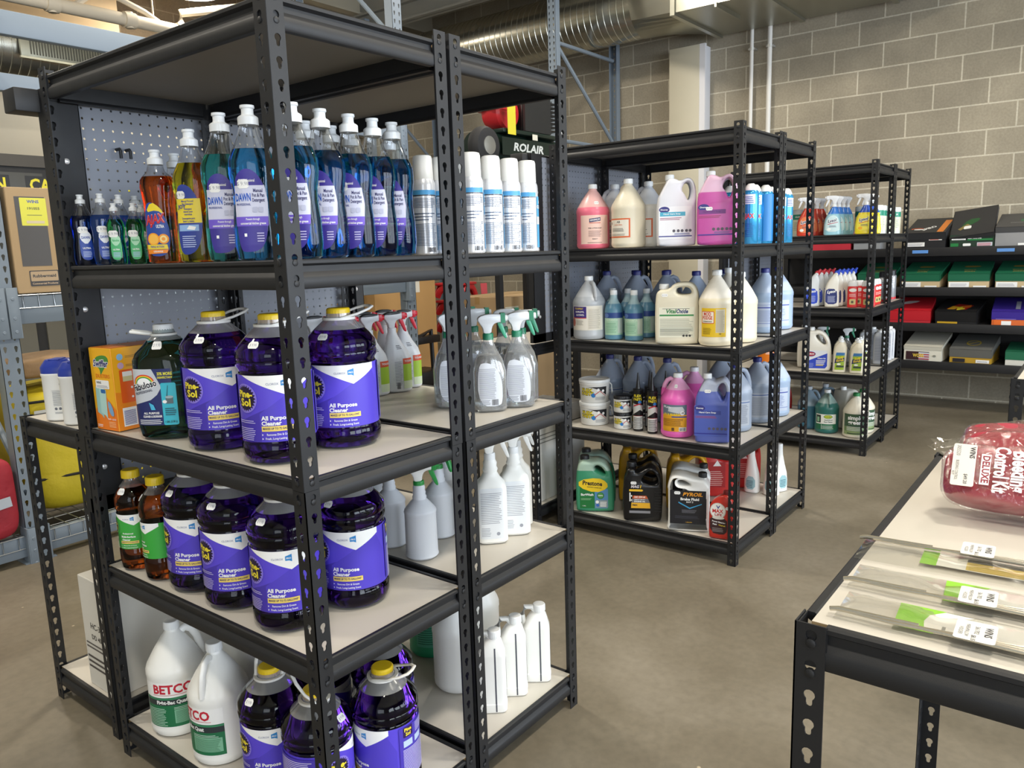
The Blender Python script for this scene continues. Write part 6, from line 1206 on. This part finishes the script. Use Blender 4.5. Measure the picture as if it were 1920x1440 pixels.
bag(.18, 2.762, .14, .50, .15, .38, '#a02432', 'red first aid bag with a reflective strip, at the left edge', 8, False, p_rd)
bag(.85, 3.12, .815, .56, .4, .10, '#9a7b56', 'brown paper sack lying on the yellow bags', 11, False, None, 'paper_sack')
carton(1.27, 1.72, 2.80, 3.15, .14, .60, mat('#a08560', .75, 0, '', 'cardboard_box_b', ns=8), 'brown printed box on the low deck behind the amber bottles', [('y', lambda a, w, h: (a.lines(-.2, .1, h-.12, h-.04, 3, ink('#4a3a2a'), .4), a.rect(-.12, .12, h-.22, h-.18, ink('#3a3028'))))])
t = thing('storage_cabinet', (0, 0, 0), 0, 'black cabinet with grey panels and yellow warning letters, behind the pallet rack', 'cabinet')
b = B(); b.box(.6, 3.6, 4.9, 5.5, 0, 2.10, mat('#29292a', .55)); b.box(.6, 3.6, 4.88, 4.9, 2.04, 2.12, mat('#4a4640', .5)); obj('carcass', b, t)
b = B(); gp = mat('#6e6c62', .45)
for x in (1.05, 1.52, 2.3, 3.0): b.box(x-.02 if x > 1.1 else .9, x+(.70 if x > 1.5 else .38), 4.885, 4.9, .35, 1.15, gp); 
obj('panel', b, t); b = B(); gp2 = mat('#45443e', .35)
for x0, x1 in ((.7, 1.60), (1.64, 2.6), (2.64, 3.5)): b.box(x0, x1, 4.886, 4.9, 1.22, 2.0, gp2)
obj('door', b, t); a = Art()
for x in (1.135, 1.735, 2.335, 2.935): a.rect(x-.25, x+.25, 1.84, 1.98, ink('#1c1c1c')); a.text('CAUTION', x, 1.915, .115, ink('#e6d82c'), .03, w=.45)
lab(t, a, planar((0, 4.885, 0), (1, 0, 0), (0, 0, 1)), None, 'lettering')

# ------------------------------------------------------------------ goods set out on the shelves: kind, x, y, z, turn, label, group
ROWS = [
('small_blue', 0.046, 0.881, 1.355, -14, 'leftmost small bottle of blue dish soap on the nearest rack, beside the black post', 'small dish soap bottles'),
('small_blue', 0.0708, 0.8284, 1.355, -21, 'second small bottle of blue dish soap from the left on the nearest rack', 'small dish soap bottles'),
('small_blue', 0.1228, 0.8404, 1.355, -16, 'small blue dish soap bottle standing behind the green bottles, left one', 'small dish soap bottles'),
('small_blue', 0.1729, 0.8566, 1.355, -17, 'small blue dish soap bottle standing behind the green bottles, nearer the orange bottle', 'small dish soap bottles'),
('small_green', 0.0704, 0.7633, 1.355, -40, 'leftmost of the short green dish soap bottles', 'short green dish soap bottles'),
('small_green', 0.1068, 0.7401, 1.355, -37, 'middle one of the short green dish soap bottles, in front', 'short green dish soap bottles'),
('small_green', 0.15, 0.786, 1.355, -27, 'short green dish soap bottle half hidden behind the orange bottle', 'short green dish soap bottles'),
('dish_orange', 0.085, 0.573, 1.355, -51, 'orange dish soap bottle with fruit slices on its blue label, in front', None),
('dish_orange', 0.15, 0.605, 1.355, -30, 'orange dish soap bottle squeezed behind the yellow one', None),
('dish_yellow', 0.075, 0.407, 1.355, -53, 'yellow dish soap bottle with a blue and yellow label', None),
('dawn_teal', 0.062, 0.268, 1.355, -45, 'teal dish soap bottle left of the blue ones, with a white price sticker', None),
('dawn_blue', 0.0565, 0.1608, 1.355, -47, 'blue dish soap bottle left of the corner post, label facing out', 'blue dish soap bottles on the nearest rack'),
('dawn_blue', 0.0997, 0.0826, 1.355, -51, 'blue dish soap bottle directly right of the corner post', 'blue dish soap bottles on the nearest rack'),
('dawn_blue', 0.182, 0.1, 1.355, -53, 'second blue dish soap bottle right of the corner post', 'blue dish soap bottles on the nearest rack'),
('dawn_blue', 0.263, 0.108, 1.355, -55, 'third blue dish soap bottle right of the corner post, cap tilted', 'blue dish soap bottles on the nearest rack'),
('dawn_blue', 0.3358, 0.1143, 1.355, -57, 'fourth blue dish soap bottle right of the corner post', 'blue dish soap bottles on the nearest rack'),
('dawn_blue', 0.403, 0.1242, 1.355, -59, 'last blue dish soap bottle in the row, next to the spray cans', 'blue dish soap bottles on the nearest rack'),
('dawn_blue', 0.249, 0.235, 1.355, -48, 'blue dish soap bottle in the second row, only its cap showing left of centre', 'blue dish soap bottles on the nearest rack'),
('dawn_blue', 0.3329, 0.2487, 1.355, -50, 'blue dish soap bottle in the second row, cap showing between the second and third', 'blue dish soap bottles on the nearest rack'),
('dawn_blue', 0.4016, 0.2625, 1.355, -52, 'blue dish soap bottle in the second row, behind the fourth front bottle', 'blue dish soap bottles on the nearest rack'),
('dawn_blue', 0.5249, 0.265, 1.355, -54, 'blue dish soap bottle in the second row, farthest along it', 'blue dish soap bottles on the nearest rack'),
('white_can', 0.58, 0.046, 1.355, -50, 'first white spray can right of the double post, blue band facing out', 'white spray cans with blue bands'),
('white_can', 0.67, 0.058, 1.355, -51, 'second white spray can right of the double post', 'white spray cans with blue bands'),
('white_can', 0.754, 0.065, 1.355, -52, 'third white spray can right of the double post, blue side panel showing', 'white spray cans with blue bands'),
('white_can', 0.8327, 0.067, 1.355, -72, 'fourth white spray can right of the double post', 'white spray cans with blue bands'),
('white_can', 0.8809, 0.1031, 1.355, -55, 'fifth white spray can, last before the far post', 'white spray cans with blue bands'),
('white_can', 0.5296, 0.155, 1.355, -46, 'shaded white spray can left of the double post', 'white spray cans with blue bands'),
('white_can', 0.5895, 0.1499, 1.355, -47, 'white spray can hidden mostly behind the double post', 'white spray cans with blue bands'),
('white_can', 0.698, 0.18, 1.355, -49, 'white spray can in the back row, just right of the post', 'white spray cans with blue bands'),
('duster_box', 0.13, 0.835, 0.937, -84, 'orange and yellow box of dusters with a white price label', None),
('fab', 0.0922, 0.629, 0.937, -48, 'dark teal cleaner jug with white cap beside the orange box', None),
('pine_a', 0.1, 0.419, 0.937, -31, 'purple cleaner jug next to the teal jug on the middle shelf', 'large purple cleaner jugs'),
('pine_a', 0.1, 0.203, 0.937, -39, 'purple cleaner jug behind the corner post on the middle shelf', 'large purple cleaner jugs'),
('pine_a', 0.263, 0.182, 0.937, -42, 'purple cleaner jug just right of the corner post on the middle shelf', 'large purple cleaner jugs'),
('red_trigger', 0.8696, 0.5866, 0.937, -27, 'front row white bottle with red trigger, rightmost', 'white spray bottles with red triggers'),
('red_trigger', 0.7978, 0.5604, 0.937, -25, 'front row white bottle with red trigger, second from the right', 'white spray bottles with red triggers'),
('red_trigger', 0.7147, 0.5737, 0.937, -24, 'front row white bottle with red trigger, third from the right', 'white spray bottles with red triggers'),
('red_trigger', 0.6327, 0.5955, 0.937, -22, 'front row white bottle with red trigger, behind the purple jug', 'white spray bottles with red triggers'),
('red_trigger', 0.857, 0.661, 0.937, -27, 'rightmost red trigger bottle of the row behind the front one', 'white spray bottles with red triggers'),
('red_trigger', 0.7703, 0.6637, 0.937, -25, 'second red trigger bottle of the row behind the front one, counted from the right', 'white spray bottles with red triggers'),
('red_trigger', 0.6871, 0.6739, 0.937, -24, 'third red trigger bottle of the row behind the front one, counted from the right', 'white spray bottles with red triggers'),
('red_trigger', 0.605, 0.6954, 0.937, -22, 'fourth red trigger bottle of the row behind the front one, counted from the right', 'white spray bottles with red triggers'),
('clear_trigger', 0.7055, 0.1151, 0.937, -42, 'clear spray bottle with green collar, nearest one in front', 'clear trigger bottles with green collars'),
('clear_trigger', 0.7911, 0.0845, 0.937, -44, 'clear spray bottle with green collar, second in the diagonal row', 'clear trigger bottles with green collars'),
('clear_trigger', 0.8527, 0.1164, 0.937, -45, 'clear spray bottle with green collar, third in the diagonal row', 'clear trigger bottles with green collars'),
('clear_trigger', 0.8682, 0.1925, 0.937, -46, 'clear spray bottle with green collar, fourth and nearest the far post', 'clear trigger bottles with green collars'),
('clear_trigger', 0.694, 0.248, 0.937, -35, 'clear spray bottle seen left of the double post', 'clear trigger bottles with green collars'),
('clear_trigger', 0.8673, 0.3565, 0.937, -41, 'clear spray bottle at the back, just right of the double post', 'clear trigger bottles with green collars'),
('clear_trigger', 0.8474, 0.2862, 0.937, -41, 'clear spray bottle at the back, behind the nearest clear one', 'clear trigger bottles with green collars'),
('wipes', 0.085, 1.115, 0.914, -35, 'white wipe canister with blue lid, right one of the pair on the end rack', 'wipe canisters'),
('wipes', 0.0837, 1.225, 0.914, -45, 'white wipe canister with blue lid, left one of the pair on the end rack', 'wipe canisters'),
('amber', 0.0635, 0.823, 0.559, -55, 'leftmost amber cleaner bottle with a green label', 'amber cleaner bottles with green labels'),
('amber', 0.0656, 0.7014, 0.559, -102, 'amber bottle turned to show its back label, next to the purple jugs', 'amber cleaner bottles with green labels'),
('amber', 0.21, 0.8, 0.559, -60, 'amber bottle behind the other two, under the shelf beam', 'amber cleaner bottles with green labels'),
('pine_a', 0.1, 0.5769, 0.559, -55, 'leftmost purple jug on the lower shelf, next to the amber bottles', 'large purple cleaner jugs'),
('pine_a', 0.0975, 0.412, 0.559, -42, 'second purple jug from the left on the lower shelf', 'large purple cleaner jugs'),
('pine_a', 0.0985, 0.2173, 0.559, -47, 'purple jug left of the corner post on the lower shelf', 'large purple cleaner jugs'),
('pine_a', 0.2573, 0.1793, 0.559, -55, 'purple jug right of the corner post on the lower shelf', 'large purple cleaner jugs'),
('round_trigger', 0.5317, 0.228, 0.559, -44, 'round white spray bottle with green collar, in front', 'round white spray bottles with green collars'),
('round_trigger', 0.548, 0.361, 0.559, -33, 'round white spray bottle behind the front one, to its left', 'round white spray bottles with green collars'),
('round_trigger', 0.6, 0.486, 0.559, -31, 'round white spray bottle farthest back, next to the purple jug', 'round white spray bottles with green collars'),
('round_trigger', 0.677, 0.294, 0.559, -86, 'round white spray bottle turned to its green label, near the double post', 'round white spray bottles with green collars'),
('round_trigger', 0.8, 0.38, 0.559, -40, 'round white spray bottle in the back row near the double post', 'round white spray bottles with green collars'),
('white_trigger', 0.7178, 0.1357, 0.559, -44, 'white trigger bottle nearest the double post, label to the front', 'plain white trigger bottles with round shoulders'),
('white_trigger', 0.8065, 0.122, 0.559, -46, 'white trigger bottle, middle of three on the lower shelf', 'plain white trigger bottles with round shoulders'),
('white_trigger', 0.8669, 0.1591, 0.559, -47, 'white trigger bottle, farthest of three on the lower shelf', 'plain white trigger bottles with round shoulders'),
('betco', 0.094, 0.757, 0.102, -38, 'white gallon jug with red and green label, left one', None),
('betco_b', 0.094, 0.55, 0.102, -91, 'white gallon jug with its handle towards the camera', None),
('white_jug', 0.25, 0.66, 0.102, -20, 'plain white gallon jug behind the two labelled ones, left', None),
('white_jug', 0.3312, 0.5028, 0.102, 30, 'plain white gallon jug behind the two labelled ones, right', None),
('pine_b', 0.1, 0.325, 0.102, -50, 'purple jug on the bottom shelf with its handle raised, leftmost', 'large purple cleaner jugs'),
('pine_b', 0.099, 0.1554, 0.102, 45, 'purple jug on the bottom shelf at the corner post, cap half hidden', 'large purple cleaner jugs'),
('pine_a', 0.2524, 0.0995, 0.102, -99, 'purple jug on the bottom shelf right of the corner post, back label showing', 'large purple cleaner jugs'),
('pine_a', 0.3597, 0.2224, 0.102, -100, 'purple jug on the bottom shelf, farthest right, back label showing', 'large purple cleaner jugs'),
('pine_a', 0.2669, 0.3566, 0.102, 20, 'purple jug in shadow behind the bottom shelf ones', 'large purple cleaner jugs'),
('strip_bottle', 0.639, 0.091, 0.102, -50, 'first white bottle with a dark sight strip, nearest the double post', 'white bottles with a dark sight strip'),
('strip_bottle', 0.738, 0.094, 0.102, -51, 'second white bottle with a dark sight strip', 'white bottles with a dark sight strip'),
('strip_bottle', 0.837, 0.081, 0.102, -53, 'third white bottle with a dark sight strip, next to the far post', 'white bottles with a dark sight strip'),
('green_jug', 0.7886, 0.4621, 0.102, -40, 'bright green jug low on the bottom shelf behind the double post', None),
('white_jug', 0.6869, 0.2569, 0.102, 60, 'white jug behind the sight strip bottles, beside the double post', None),
('white_jug', 0.8329, 0.3123, 0.102, 60, 'white jug behind the farthest sight strip bottle', None),
('gal_pink', 2.254, 0.7421, 1.355, -52, 'gallon jug of pink soap at the left end of the middle island', None),
('gal_back', 2.4078, 0.7146, 1.355, -60, 'pale gallon jug showing behind the pink soap and the cream jug', None),
('gal_cream', 2.254, 0.5571, 1.355, -89, 'cream gallon jug with an orange bordered label', None),
('gal_back', 2.4091, 0.5389, 1.355, -62, 'pale gallon jug half hidden behind the white handled jug', None),
('div_white', 2.2495, 0.325, 1.355, -60, 'white square jug with handle, next to the bright pink one', None),
('div_pink', 2.2475, 0.139, 1.355, -67, 'bright pink square jug with handle beside the corner post', None),
('ajax_can', 2.42, 0.062, 1.355, -89, 'first blue spray can from the left in the front row', 'blue spray cans on the middle island'),
('ajax_can', 2.502, 0.0771, 1.355, -59, 'second blue spray can from the left in the front row', 'blue spray cans on the middle island'),
('ajax_can', 2.5667, 0.0524, 1.355, 90, 'third blue spray can from the left in the front row', 'blue spray cans on the middle island'),
('ajax_can', 2.695, 0.08, 1.355, -80, 'fourth blue spray can from the left in the front row', 'blue spray cans on the middle island'),
('ajax_can', 2.79, 0.065, 1.355, -71, 'fifth blue spray can from the left in the front row', 'blue spray cans on the middle island'),
('ajax_can', 2.885, 0.07, 1.355, -51, 'sixth blue spray can from the left in the front row', 'blue spray cans on the middle island'),
('ajax_can', 2.46, 0.17, 1.355, -68, 'first blue spray can from the left in the back row', 'blue spray cans on the middle island'),
('ajax_can', 2.5667, 0.17, 1.355, -69, 'second blue spray can from the left in the back row', 'blue spray cans on the middle island'),
('ajax_can', 2.76, 0.17, 1.355, -69, 'third blue spray can from the left in the back row', 'blue spray cans on the middle island'),
('ajax_can', 2.92, 0.17, 1.355, -70, 'fourth blue spray can from the left in the back row', 'blue spray cans on the middle island'),
('gal_iso', 2.254, 0.77, 0.937, -72, 'clear gallon jug with a purple and cream label, left end of its shelf', None),
('teal_spray', 2.2773, 0.6501, 0.937, -60, 'left front small teal bottle with green label', 'small teal cleaner bottles with white caps'),
('teal_spray', 2.277, 0.544, 0.937, -65, 'right front small teal bottle with green label and price sticker', 'small teal cleaner bottles with white caps'),
('teal_spray', 2.4023, 0.6455, 0.937, -61, 'second row teal bottle behind the left front one', 'small teal cleaner bottles with white caps'),
('teal_spray', 2.4087, 0.55, 0.937, -62, 'second row teal bottle behind the right front one', 'small teal cleaner bottles with white caps'),
('teal_spray', 2.4349, 0.7479, 0.937, -60, 'teal bottle at the back left of the group', 'small teal cleaner bottles with white caps'),
('teal_spray', 2.4127, 0.4455, 0.937, -64, 'teal bottle at the back right of the group', 'small teal cleaner bottles with white caps'),
('vital', 2.249, 0.315, 0.937, -68, 'cream jug with handle and a green striped label', None),
('gal_mod', 2.254, 0.1373, 0.937, -71, 'cream gallon jug with a yellow label at the corner post', None),
('gal_mod_side', 2.4041, 0.094, 0.937, -68, 'plain cream gallon jug right of the corner post', None),
('gal_mod', 2.5232, 0.195, 0.937, -44, 'cream gallon jug with yellow label, right of the corner post', None),
('gal_blue', 2.8, 0.13, 0.937, -90, 'pale blue jug on the upper middle shelf, left of two at the right end', 'pale blue gallon jugs with navy caps'),
('gal_blue', 2.97, 0.13, 0.937, -91, 'pale blue jug on the upper middle shelf, at the far right end', 'pale blue gallon jugs with navy caps'),
('gal_blue', 2.5188, 0.3511, 0.937, -87, 'pale blue jug behind the yellow labelled one', 'pale blue gallon jugs with navy caps'),
('gal_blue', 2.74, 0.3, 0.937, -88, 'second row pale blue jug of the upper middle shelf', 'pale blue gallon jugs with navy caps'),
('gal_greyblue', 2.5232, 0.5073, 0.937, -84, 'pale blue jug behind the striped label jug', 'pale blue gallon jugs with navy caps'),
('gal_greyblue', 2.5232, 0.6635, 0.937, -82, 'pale blue jug seen through the middle of the shelf', 'pale blue gallon jugs with navy caps'),
('gal_greyblue', 2.5232, 0.8324, 0.937, -80, 'pale blue jug with navy cap at the back left', 'pale blue gallon jugs with navy caps'),
('gal_blue', 2.7212, 0.6, 0.937, -83, 'back row pale blue jug, middle', 'pale blue gallon jugs with navy caps'),
('gal_blue', 2.7212, 0.78, 0.937, -81, 'back row pale blue jug, left', 'pale blue gallon jugs with navy caps'),
('pail', 2.3, 0.775, 0.518, -62, 'lower one of the two stacked white paste tubs', 'white paste tubs'),
('pail', 2.3, 0.775, 0.628, -62, 'upper one of the two stacked white paste tubs', 'white paste tubs'),
('jar', 2.275, 0.605, 0.518, -66, 'lower front jar of the black lidded pair', 'small paste jars with black lids'),
('jar', 2.275, 0.605, 0.597, -66, 'upper front jar of the black lidded pair', 'small paste jars with black lids'),
('jar', 2.37, 0.575, 0.518, -67, 'lower jar of the pair behind the front jars', 'small paste jars with black lids'),
('jar', 2.37, 0.575, 0.597, -67, 'upper jar of the pair behind the front jars', 'small paste jars with black lids'),
('caulk', 2.262, 0.517, 0.518, -67, 'left front black caulk tube', 'black caulk tubes'),
('caulk', 2.248, 0.437, 0.518, -58, 'second front black caulk tube, tallest in the picture', 'black caulk tubes'),
('caulk', 2.365, 0.428, 0.518, -63, 'black caulk tube on the right, beside the pink jug', 'black caulk tubes'),
('caulk', 2.3452, 0.5002, 0.518, -52, 'black caulk tube behind the left front one', 'black caulk tubes'),
('caulk', 2.305, 0.468, 0.518, -42, 'black caulk tube in the middle of the group', 'black caulk tubes'),
('gal_rv', 2.272, 0.322, 0.518, -76, 'magenta gallon jug with a yellow label', None),
('gal_pink_back', 2.46, 0.33, 0.518, -65, 'magenta gallon jug standing behind the labelled magenta one', None),
('div_blue', 2.255, 0.149, 0.518, -69, 'blue square jug with handle at the corner post, lower shelf', None),
('gal_greyblue', 2.7212, 0.13, 0.518, -80, 'grey blue jug with navy cap right of the corner post', 'pale blue gallon jugs with navy caps'),
('gal_blue', 2.9, 0.11, 0.518, -81, 'pale blue jug at the right end of the lower shelf', 'pale blue gallon jugs with navy caps'),
('gal_greyblue', 2.5, 0.15, 0.518, -78, 'grey blue jug behind the blue square jug', 'pale blue gallon jugs with navy caps'),
('gal_greyblue', 2.5232, 0.5, 0.518, -74, 'grey blue jug behind the magenta jugs', 'pale blue gallon jugs with navy caps'),
('gal_greyblue', 2.5232, 0.66, 0.518, -71, 'grey blue jug behind the caulk tubes, right', 'pale blue gallon jugs with navy caps'),
('gal_greyblue', 2.5232, 0.82, 0.518, -69, 'grey blue jug behind the caulk tubes, left', 'pale blue gallon jugs with navy caps'),
('gal_greyblue', 2.74, 0.32, 0.518, -77, 'second row grey blue jug of the lower shelf', 'pale blue gallon jugs with navy caps'),
('gal_greyblue', 2.7212, 0.75, 0.518, -72, 'back row grey blue jug, lower shelf', 'pale blue gallon jugs with navy caps'),
('prestone', 2.2565, 0.749, 0.1, -60, 'green washer fluid jug with a yellow and blue label, in front', None),
('prestone', 2.3781, 0.8162, 0.1, -55, 'green washer fluid jug behind the front one', None),
('motor', 2.255, 0.489, 0.1, -63, 'black motor oil jug with orange and yellow label, in front', None),
('motor', 2.3814, 0.551, 0.1, -62, 'black motor oil jug behind the front one', None),
('brake', 2.25, 0.254, 0.1, -67, 'white brake fluid jug with a black label, in front', None),
('brake', 2.385, 0.31, 0.1, -65, 'white brake fluid jug behind the front one', None),
('maxlife', 2.2117, 0.083, 0.1, -79, 'small red bottle with a round white label at the corner post', None),
('yellow_jug', 2.5084, 0.6472, 0.1, -61, 'left yellow jug at the back of the bottom shelf', 'yellow jugs'),
('yellow_jug', 2.5105, 0.3842, 0.1, -64, 'right yellow jug at the back of the bottom shelf', 'yellow jugs'),
('red_jug', 2.78, 0.36, 0.1, -57, 'red jug behind the white brake fluid', 'red jugs'),
('red_jug', 2.9844, 0.3, 0.1, -59, 'red jug farthest right on the bottom shelf', 'red jugs'),
('swan_white', 2.9, 0.11, 0.1, -91, 'white long-necked bottle with a blue label, bottom right', 'long-necked white bottles'),
('swan_white', 2.99, 0.1, 0.1, -31, 'white long-necked bottle next to the far post', 'long-necked white bottles'),
('swan_white', 2.9, 0.21, 0.1, -90, 'white long-necked bottle behind the labelled one', 'long-necked white bottles'),
('lys_red', 4.3299, 0.427, 1.392, -73, 'red trigger bottle of the far island, front one', 'red trigger bottles'),
('lys_red', 4.4013, 0.4183, 1.392, -73, 'red trigger bottle of the far island, second one back', 'red trigger bottles'),
('lys_red', 4.4728, 0.4095, 1.392, -73, 'red trigger bottle of the far island, third one back', 'red trigger bottles'),
('lys_red', 4.5445, 0.3995, 1.392, -74, 'red trigger bottle of the far island, fourth one back', 'red trigger bottles'),
('lys_blue', 4.3299, 0.259, 1.392, -74, 'blue trigger bottle of the far island, front one', 'blue trigger bottles'),
('lys_blue', 4.4006, 0.2521, 1.392, -75, 'blue trigger bottle of the far island, second one back', 'blue trigger bottles'),
('lys_blue', 4.4709, 0.2452, 1.392, -75, 'blue trigger bottle of the far island, third one back', 'blue trigger bottles'),
('lys_blue', 4.5415, 0.2373, 1.392, -75, 'blue trigger bottle of the far island, fourth one back', 'blue trigger bottles'),
('lys_yellow', 4.3299, 0.072, 1.392, -76, 'yellow trigger bottle of the far island, front one', 'yellow trigger bottles'),
('lys_yellow', 4.4007, 0.0605, 1.392, -77, 'yellow trigger bottle of the far island, second one back', 'yellow trigger bottles'),
('lys_yellow', 4.4708, 0.0604, 1.392, -77, 'yellow trigger bottle of the far island, third one back', 'yellow trigger bottles'),
('tub_green', 4.5735, 0.06, 1.392, -77, 'first white tub with green band on the far island, nearest first', 'green banded tubs'),
('tub_green', 4.6587, 0.06, 1.392, -77, 'second white tub with green band on the far island, nearest first', 'green banded tubs'),
('tub_green', 4.8, 0.07, 1.392, -77, 'third white tub with green band on the far island, nearest first', 'green banded tubs'),
('tub_green', 4.92, 0.07, 1.392, -78, 'fourth white tub with green band on the far island, nearest first', 'green banded tubs'),
('tub_green', 5.02, 0.08, 1.392, -78, 'fifth white tub with green band on the far island, nearest first', 'green banded tubs'),
('tub_green', 5.12, 0.07, 1.392, -78, 'sixth white tub with green band on the far island, nearest first', 'green banded tubs'),
('tub_green', 4.62, 0.16, 1.392, -76, 'seventh white tub with green band on the far island, nearest first', 'green banded tubs'),
('tub_green', 4.7857, 0.17, 1.392, -76, 'eighth white tub with green band on the far island, nearest first', 'green banded tubs'),
('tub_green', 4.6156, 0.4256, 1.392, -74, 'ninth white tub with green band on the far island, nearest first', 'green banded tubs'),
('tub_green', 4.6, 0.56, 1.392, -72, 'tenth white tub with green band on the far island, nearest first', 'green banded tubs'),
('toilet_blue', 4.34, 0.375, 0.939, -73, 'red capped toilet cleaner bottle, front one', 'red capped toilet cleaners'),
('toilet_blue', 4.405, 0.363, 0.939, -74, 'red capped toilet cleaner bottle, second one back', 'red capped toilet cleaners'),
('toilet_blue', 4.47, 0.352, 0.939, -74, 'red capped toilet cleaner bottle, third one back', 'red capped toilet cleaners'),
('toilet_blue', 4.535, 0.339, 0.939, -74, 'red capped toilet cleaner bottle, fourth one back', 'red capped toilet cleaners'),
('toilet_white', 4.33, 0.251, 0.939, -74, 'blue capped white toilet cleaner bottle, front one', 'blue capped toilet cleaners'),
('toilet_white', 4.395, 0.243, 0.939, -75, 'blue capped white toilet cleaner bottle, second one back', 'blue capped toilet cleaners'),
('toilet_white', 4.46, 0.234, 0.939, -75, 'blue capped white toilet cleaner bottle, third one back', 'blue capped toilet cleaners'),
('toilet_white', 4.525, 0.225, 0.939, -75, 'blue capped white toilet cleaner bottle, fourth one back', 'blue capped toilet cleaners'),
('toilet_white', 4.59, 0.215, 0.939, -76, 'blue capped white toilet cleaner bottle, fifth one back', 'blue capped toilet cleaners'),
('red_bottle', 4.33, 0.122, 0.939, -76, 'left front red bottle with clear cap on the far island', 'red bottles with clear caps'),
('red_bottle', 4.33, 0.0392, 0.939, -77, 'right front red bottle with clear cap on the far island', 'red bottles with clear caps'),
('red_bottle', 4.3971, 0.1021, 0.939, -76, 'left rear red bottle with clear cap on the far island', 'red bottles with clear caps'),
('red_bottle', 4.4202, 0.0392, 0.939, -77, 'right rear red bottle with clear cap on the far island', 'red bottles with clear caps'),
('red_bottle', 4.4751, 0.0495, 0.939, -17, 'first red bottle along the end of the far island shelf', 'red bottles with clear caps'),
('red_bottle', 4.5414, 0.0457, 0.939, -17, 'second red bottle along the end of the far island shelf', 'red bottles with clear caps'),
('red_bottle', 4.6073, 0.0459, 0.939, -17, 'third red bottle along the end of the far island shelf', 'red bottles with clear caps'),
('grey_can', 4.78, 0.05, 0.939, -78, 'first grey can with black cap on the far island', 'grey cans with black caps'),
('grey_can', 4.86, 0.06, 0.939, -78, 'second grey can with black cap on the far island', 'grey cans with black caps'),
('grey_can', 4.94, 0.06, 0.939, -78, 'third grey can with black cap on the far island', 'grey cans with black caps'),
('grey_can', 5.04, 0.05, 0.939, -78, 'fourth grey can with black cap on the far island', 'grey cans with black caps'),
('grey_can', 5.11, 0.06, 0.939, -78, 'fifth grey can with black cap on the far island', 'grey cans with black caps'),
('grey_can', 4.82, 0.14, 0.939, -77, 'sixth grey can with black cap on the far island', 'grey cans with black caps'),
('orange_jug', 4.354, 0.66, 0.518, -60, 'white jug with an orange label on the far island', None),
('cleanup', 4.3836, 0.3377, 0.518, -74, 'white jug with handle and blue label on the far island', None),
('cleanup_back', 4.5, 0.42, 0.518, -73, 'plain white jug behind the blue labelled one', None),
('scrub', 4.344, 0.191, 0.518, -79, 'left cream bottle with yellow lettering and green label', 'cream scrub bottles'),
('scrub', 4.347, 0.087, 0.518, -80, 'right cream bottle with yellow lettering and green label', 'cream scrub bottles'),
('scrub', 4.4386, 0.2195, 0.518, -75, 'second left cream scrub bottle in line behind the front ones', 'cream scrub bottles'),
('scrub', 4.5, 0.235, 0.518, -75, 'third left cream scrub bottle in line behind the front ones', 'cream scrub bottles'),
('scrub', 4.43, 0.115, 0.518, -76, 'second right cream scrub bottle in line behind the front ones', 'cream scrub bottles'),
('scrub', 4.5, 0.115, 0.518, -76, 'third right cream scrub bottle in line behind the front ones', 'cream scrub bottles'),
('scrub', 4.57, 0.115, 0.518, -76, 'fourth right cream scrub bottle in line behind the front ones', 'cream scrub bottles'),
('clear_trigger', 4.62, 0.22, 0.518, -76, 'clear trigger bottle rising behind the scrub bottles', None),
('clear_trigger', 4.66, 0.4, 0.518, -74, 'clear trigger bottle at the back of the far island', None),
('square_white', 4.82, 0.06, 0.518, -78, 'first square pale bottle at the right end of the far island', 'square pale bottles'),
('square_white', 4.9, 0.06, 0.518, -78, 'second square pale bottle at the right end of the far island', 'square pale bottles'),
('square_white', 4.82, 0.15, 0.518, -77, 'third square pale bottle at the right end of the far island', 'square pale bottles'),
('square_white', 5.02, 0.06, 0.518, -78, 'fourth square pale bottle at the right end of the far island', 'square pale bottles'),
('square_white', 5.1, 0.06, 0.518, -78, 'fifth square pale bottle at the right end of the far island', 'square pale bottles'),
('square_white', 5.02, 0.15, 0.518, -77, 'sixth square pale bottle at the right end of the far island', 'square pale bottles'),
('gal_odoban', 4.4132, 0.2744, 0.1, -80, 'green gallon jug with a white label on the bottom of the far island', None),
('gal_simple', 4.3752, 0.084, 0.1, -76, 'white gallon jug with dark green label and white lettering', None),
('gal_teal', 4.4819, 0.4146, 0.1, -74, 'teal jug behind the green one', 'teal jugs'),
('gal_teal', 4.6232, 0.3481, 0.1, -76, 'teal jug standing farther back', 'teal jugs'),
('gal_simple', 4.5314, 0.084, 0.1, -17, 'white and green jug seen past the far corner post', None),
('white_jug', 4.36, 0.64, 0.1, -61, 'white jug in shadow at the left of the far bottom shelf', None),
('cleanup_back', 4.6155, 0.199, 0.1, -27, 'white handled jug at the right end of the far bottom shelf', None),
('red_jug', 4.6, 0.66, 0.1, -71, 'dark red jug in the back of the far bottom shelf', None)
]
CATS = {'spray bottle': 'spray bottle'}
proto = {}
for k, x, y, z, r, label, g in ROWS:
    fn, cat = K[k]
    if k not in proto: o = proto[k] = fn()
    else: o = dup(proto[k])
    o.location = (x, y, z); o.rotation_euler = (0, 0, radians(r)); o['label'] = label; o['category'] = cat
    if g: o['group'] = g
    elif 'group' in o: del o['group']
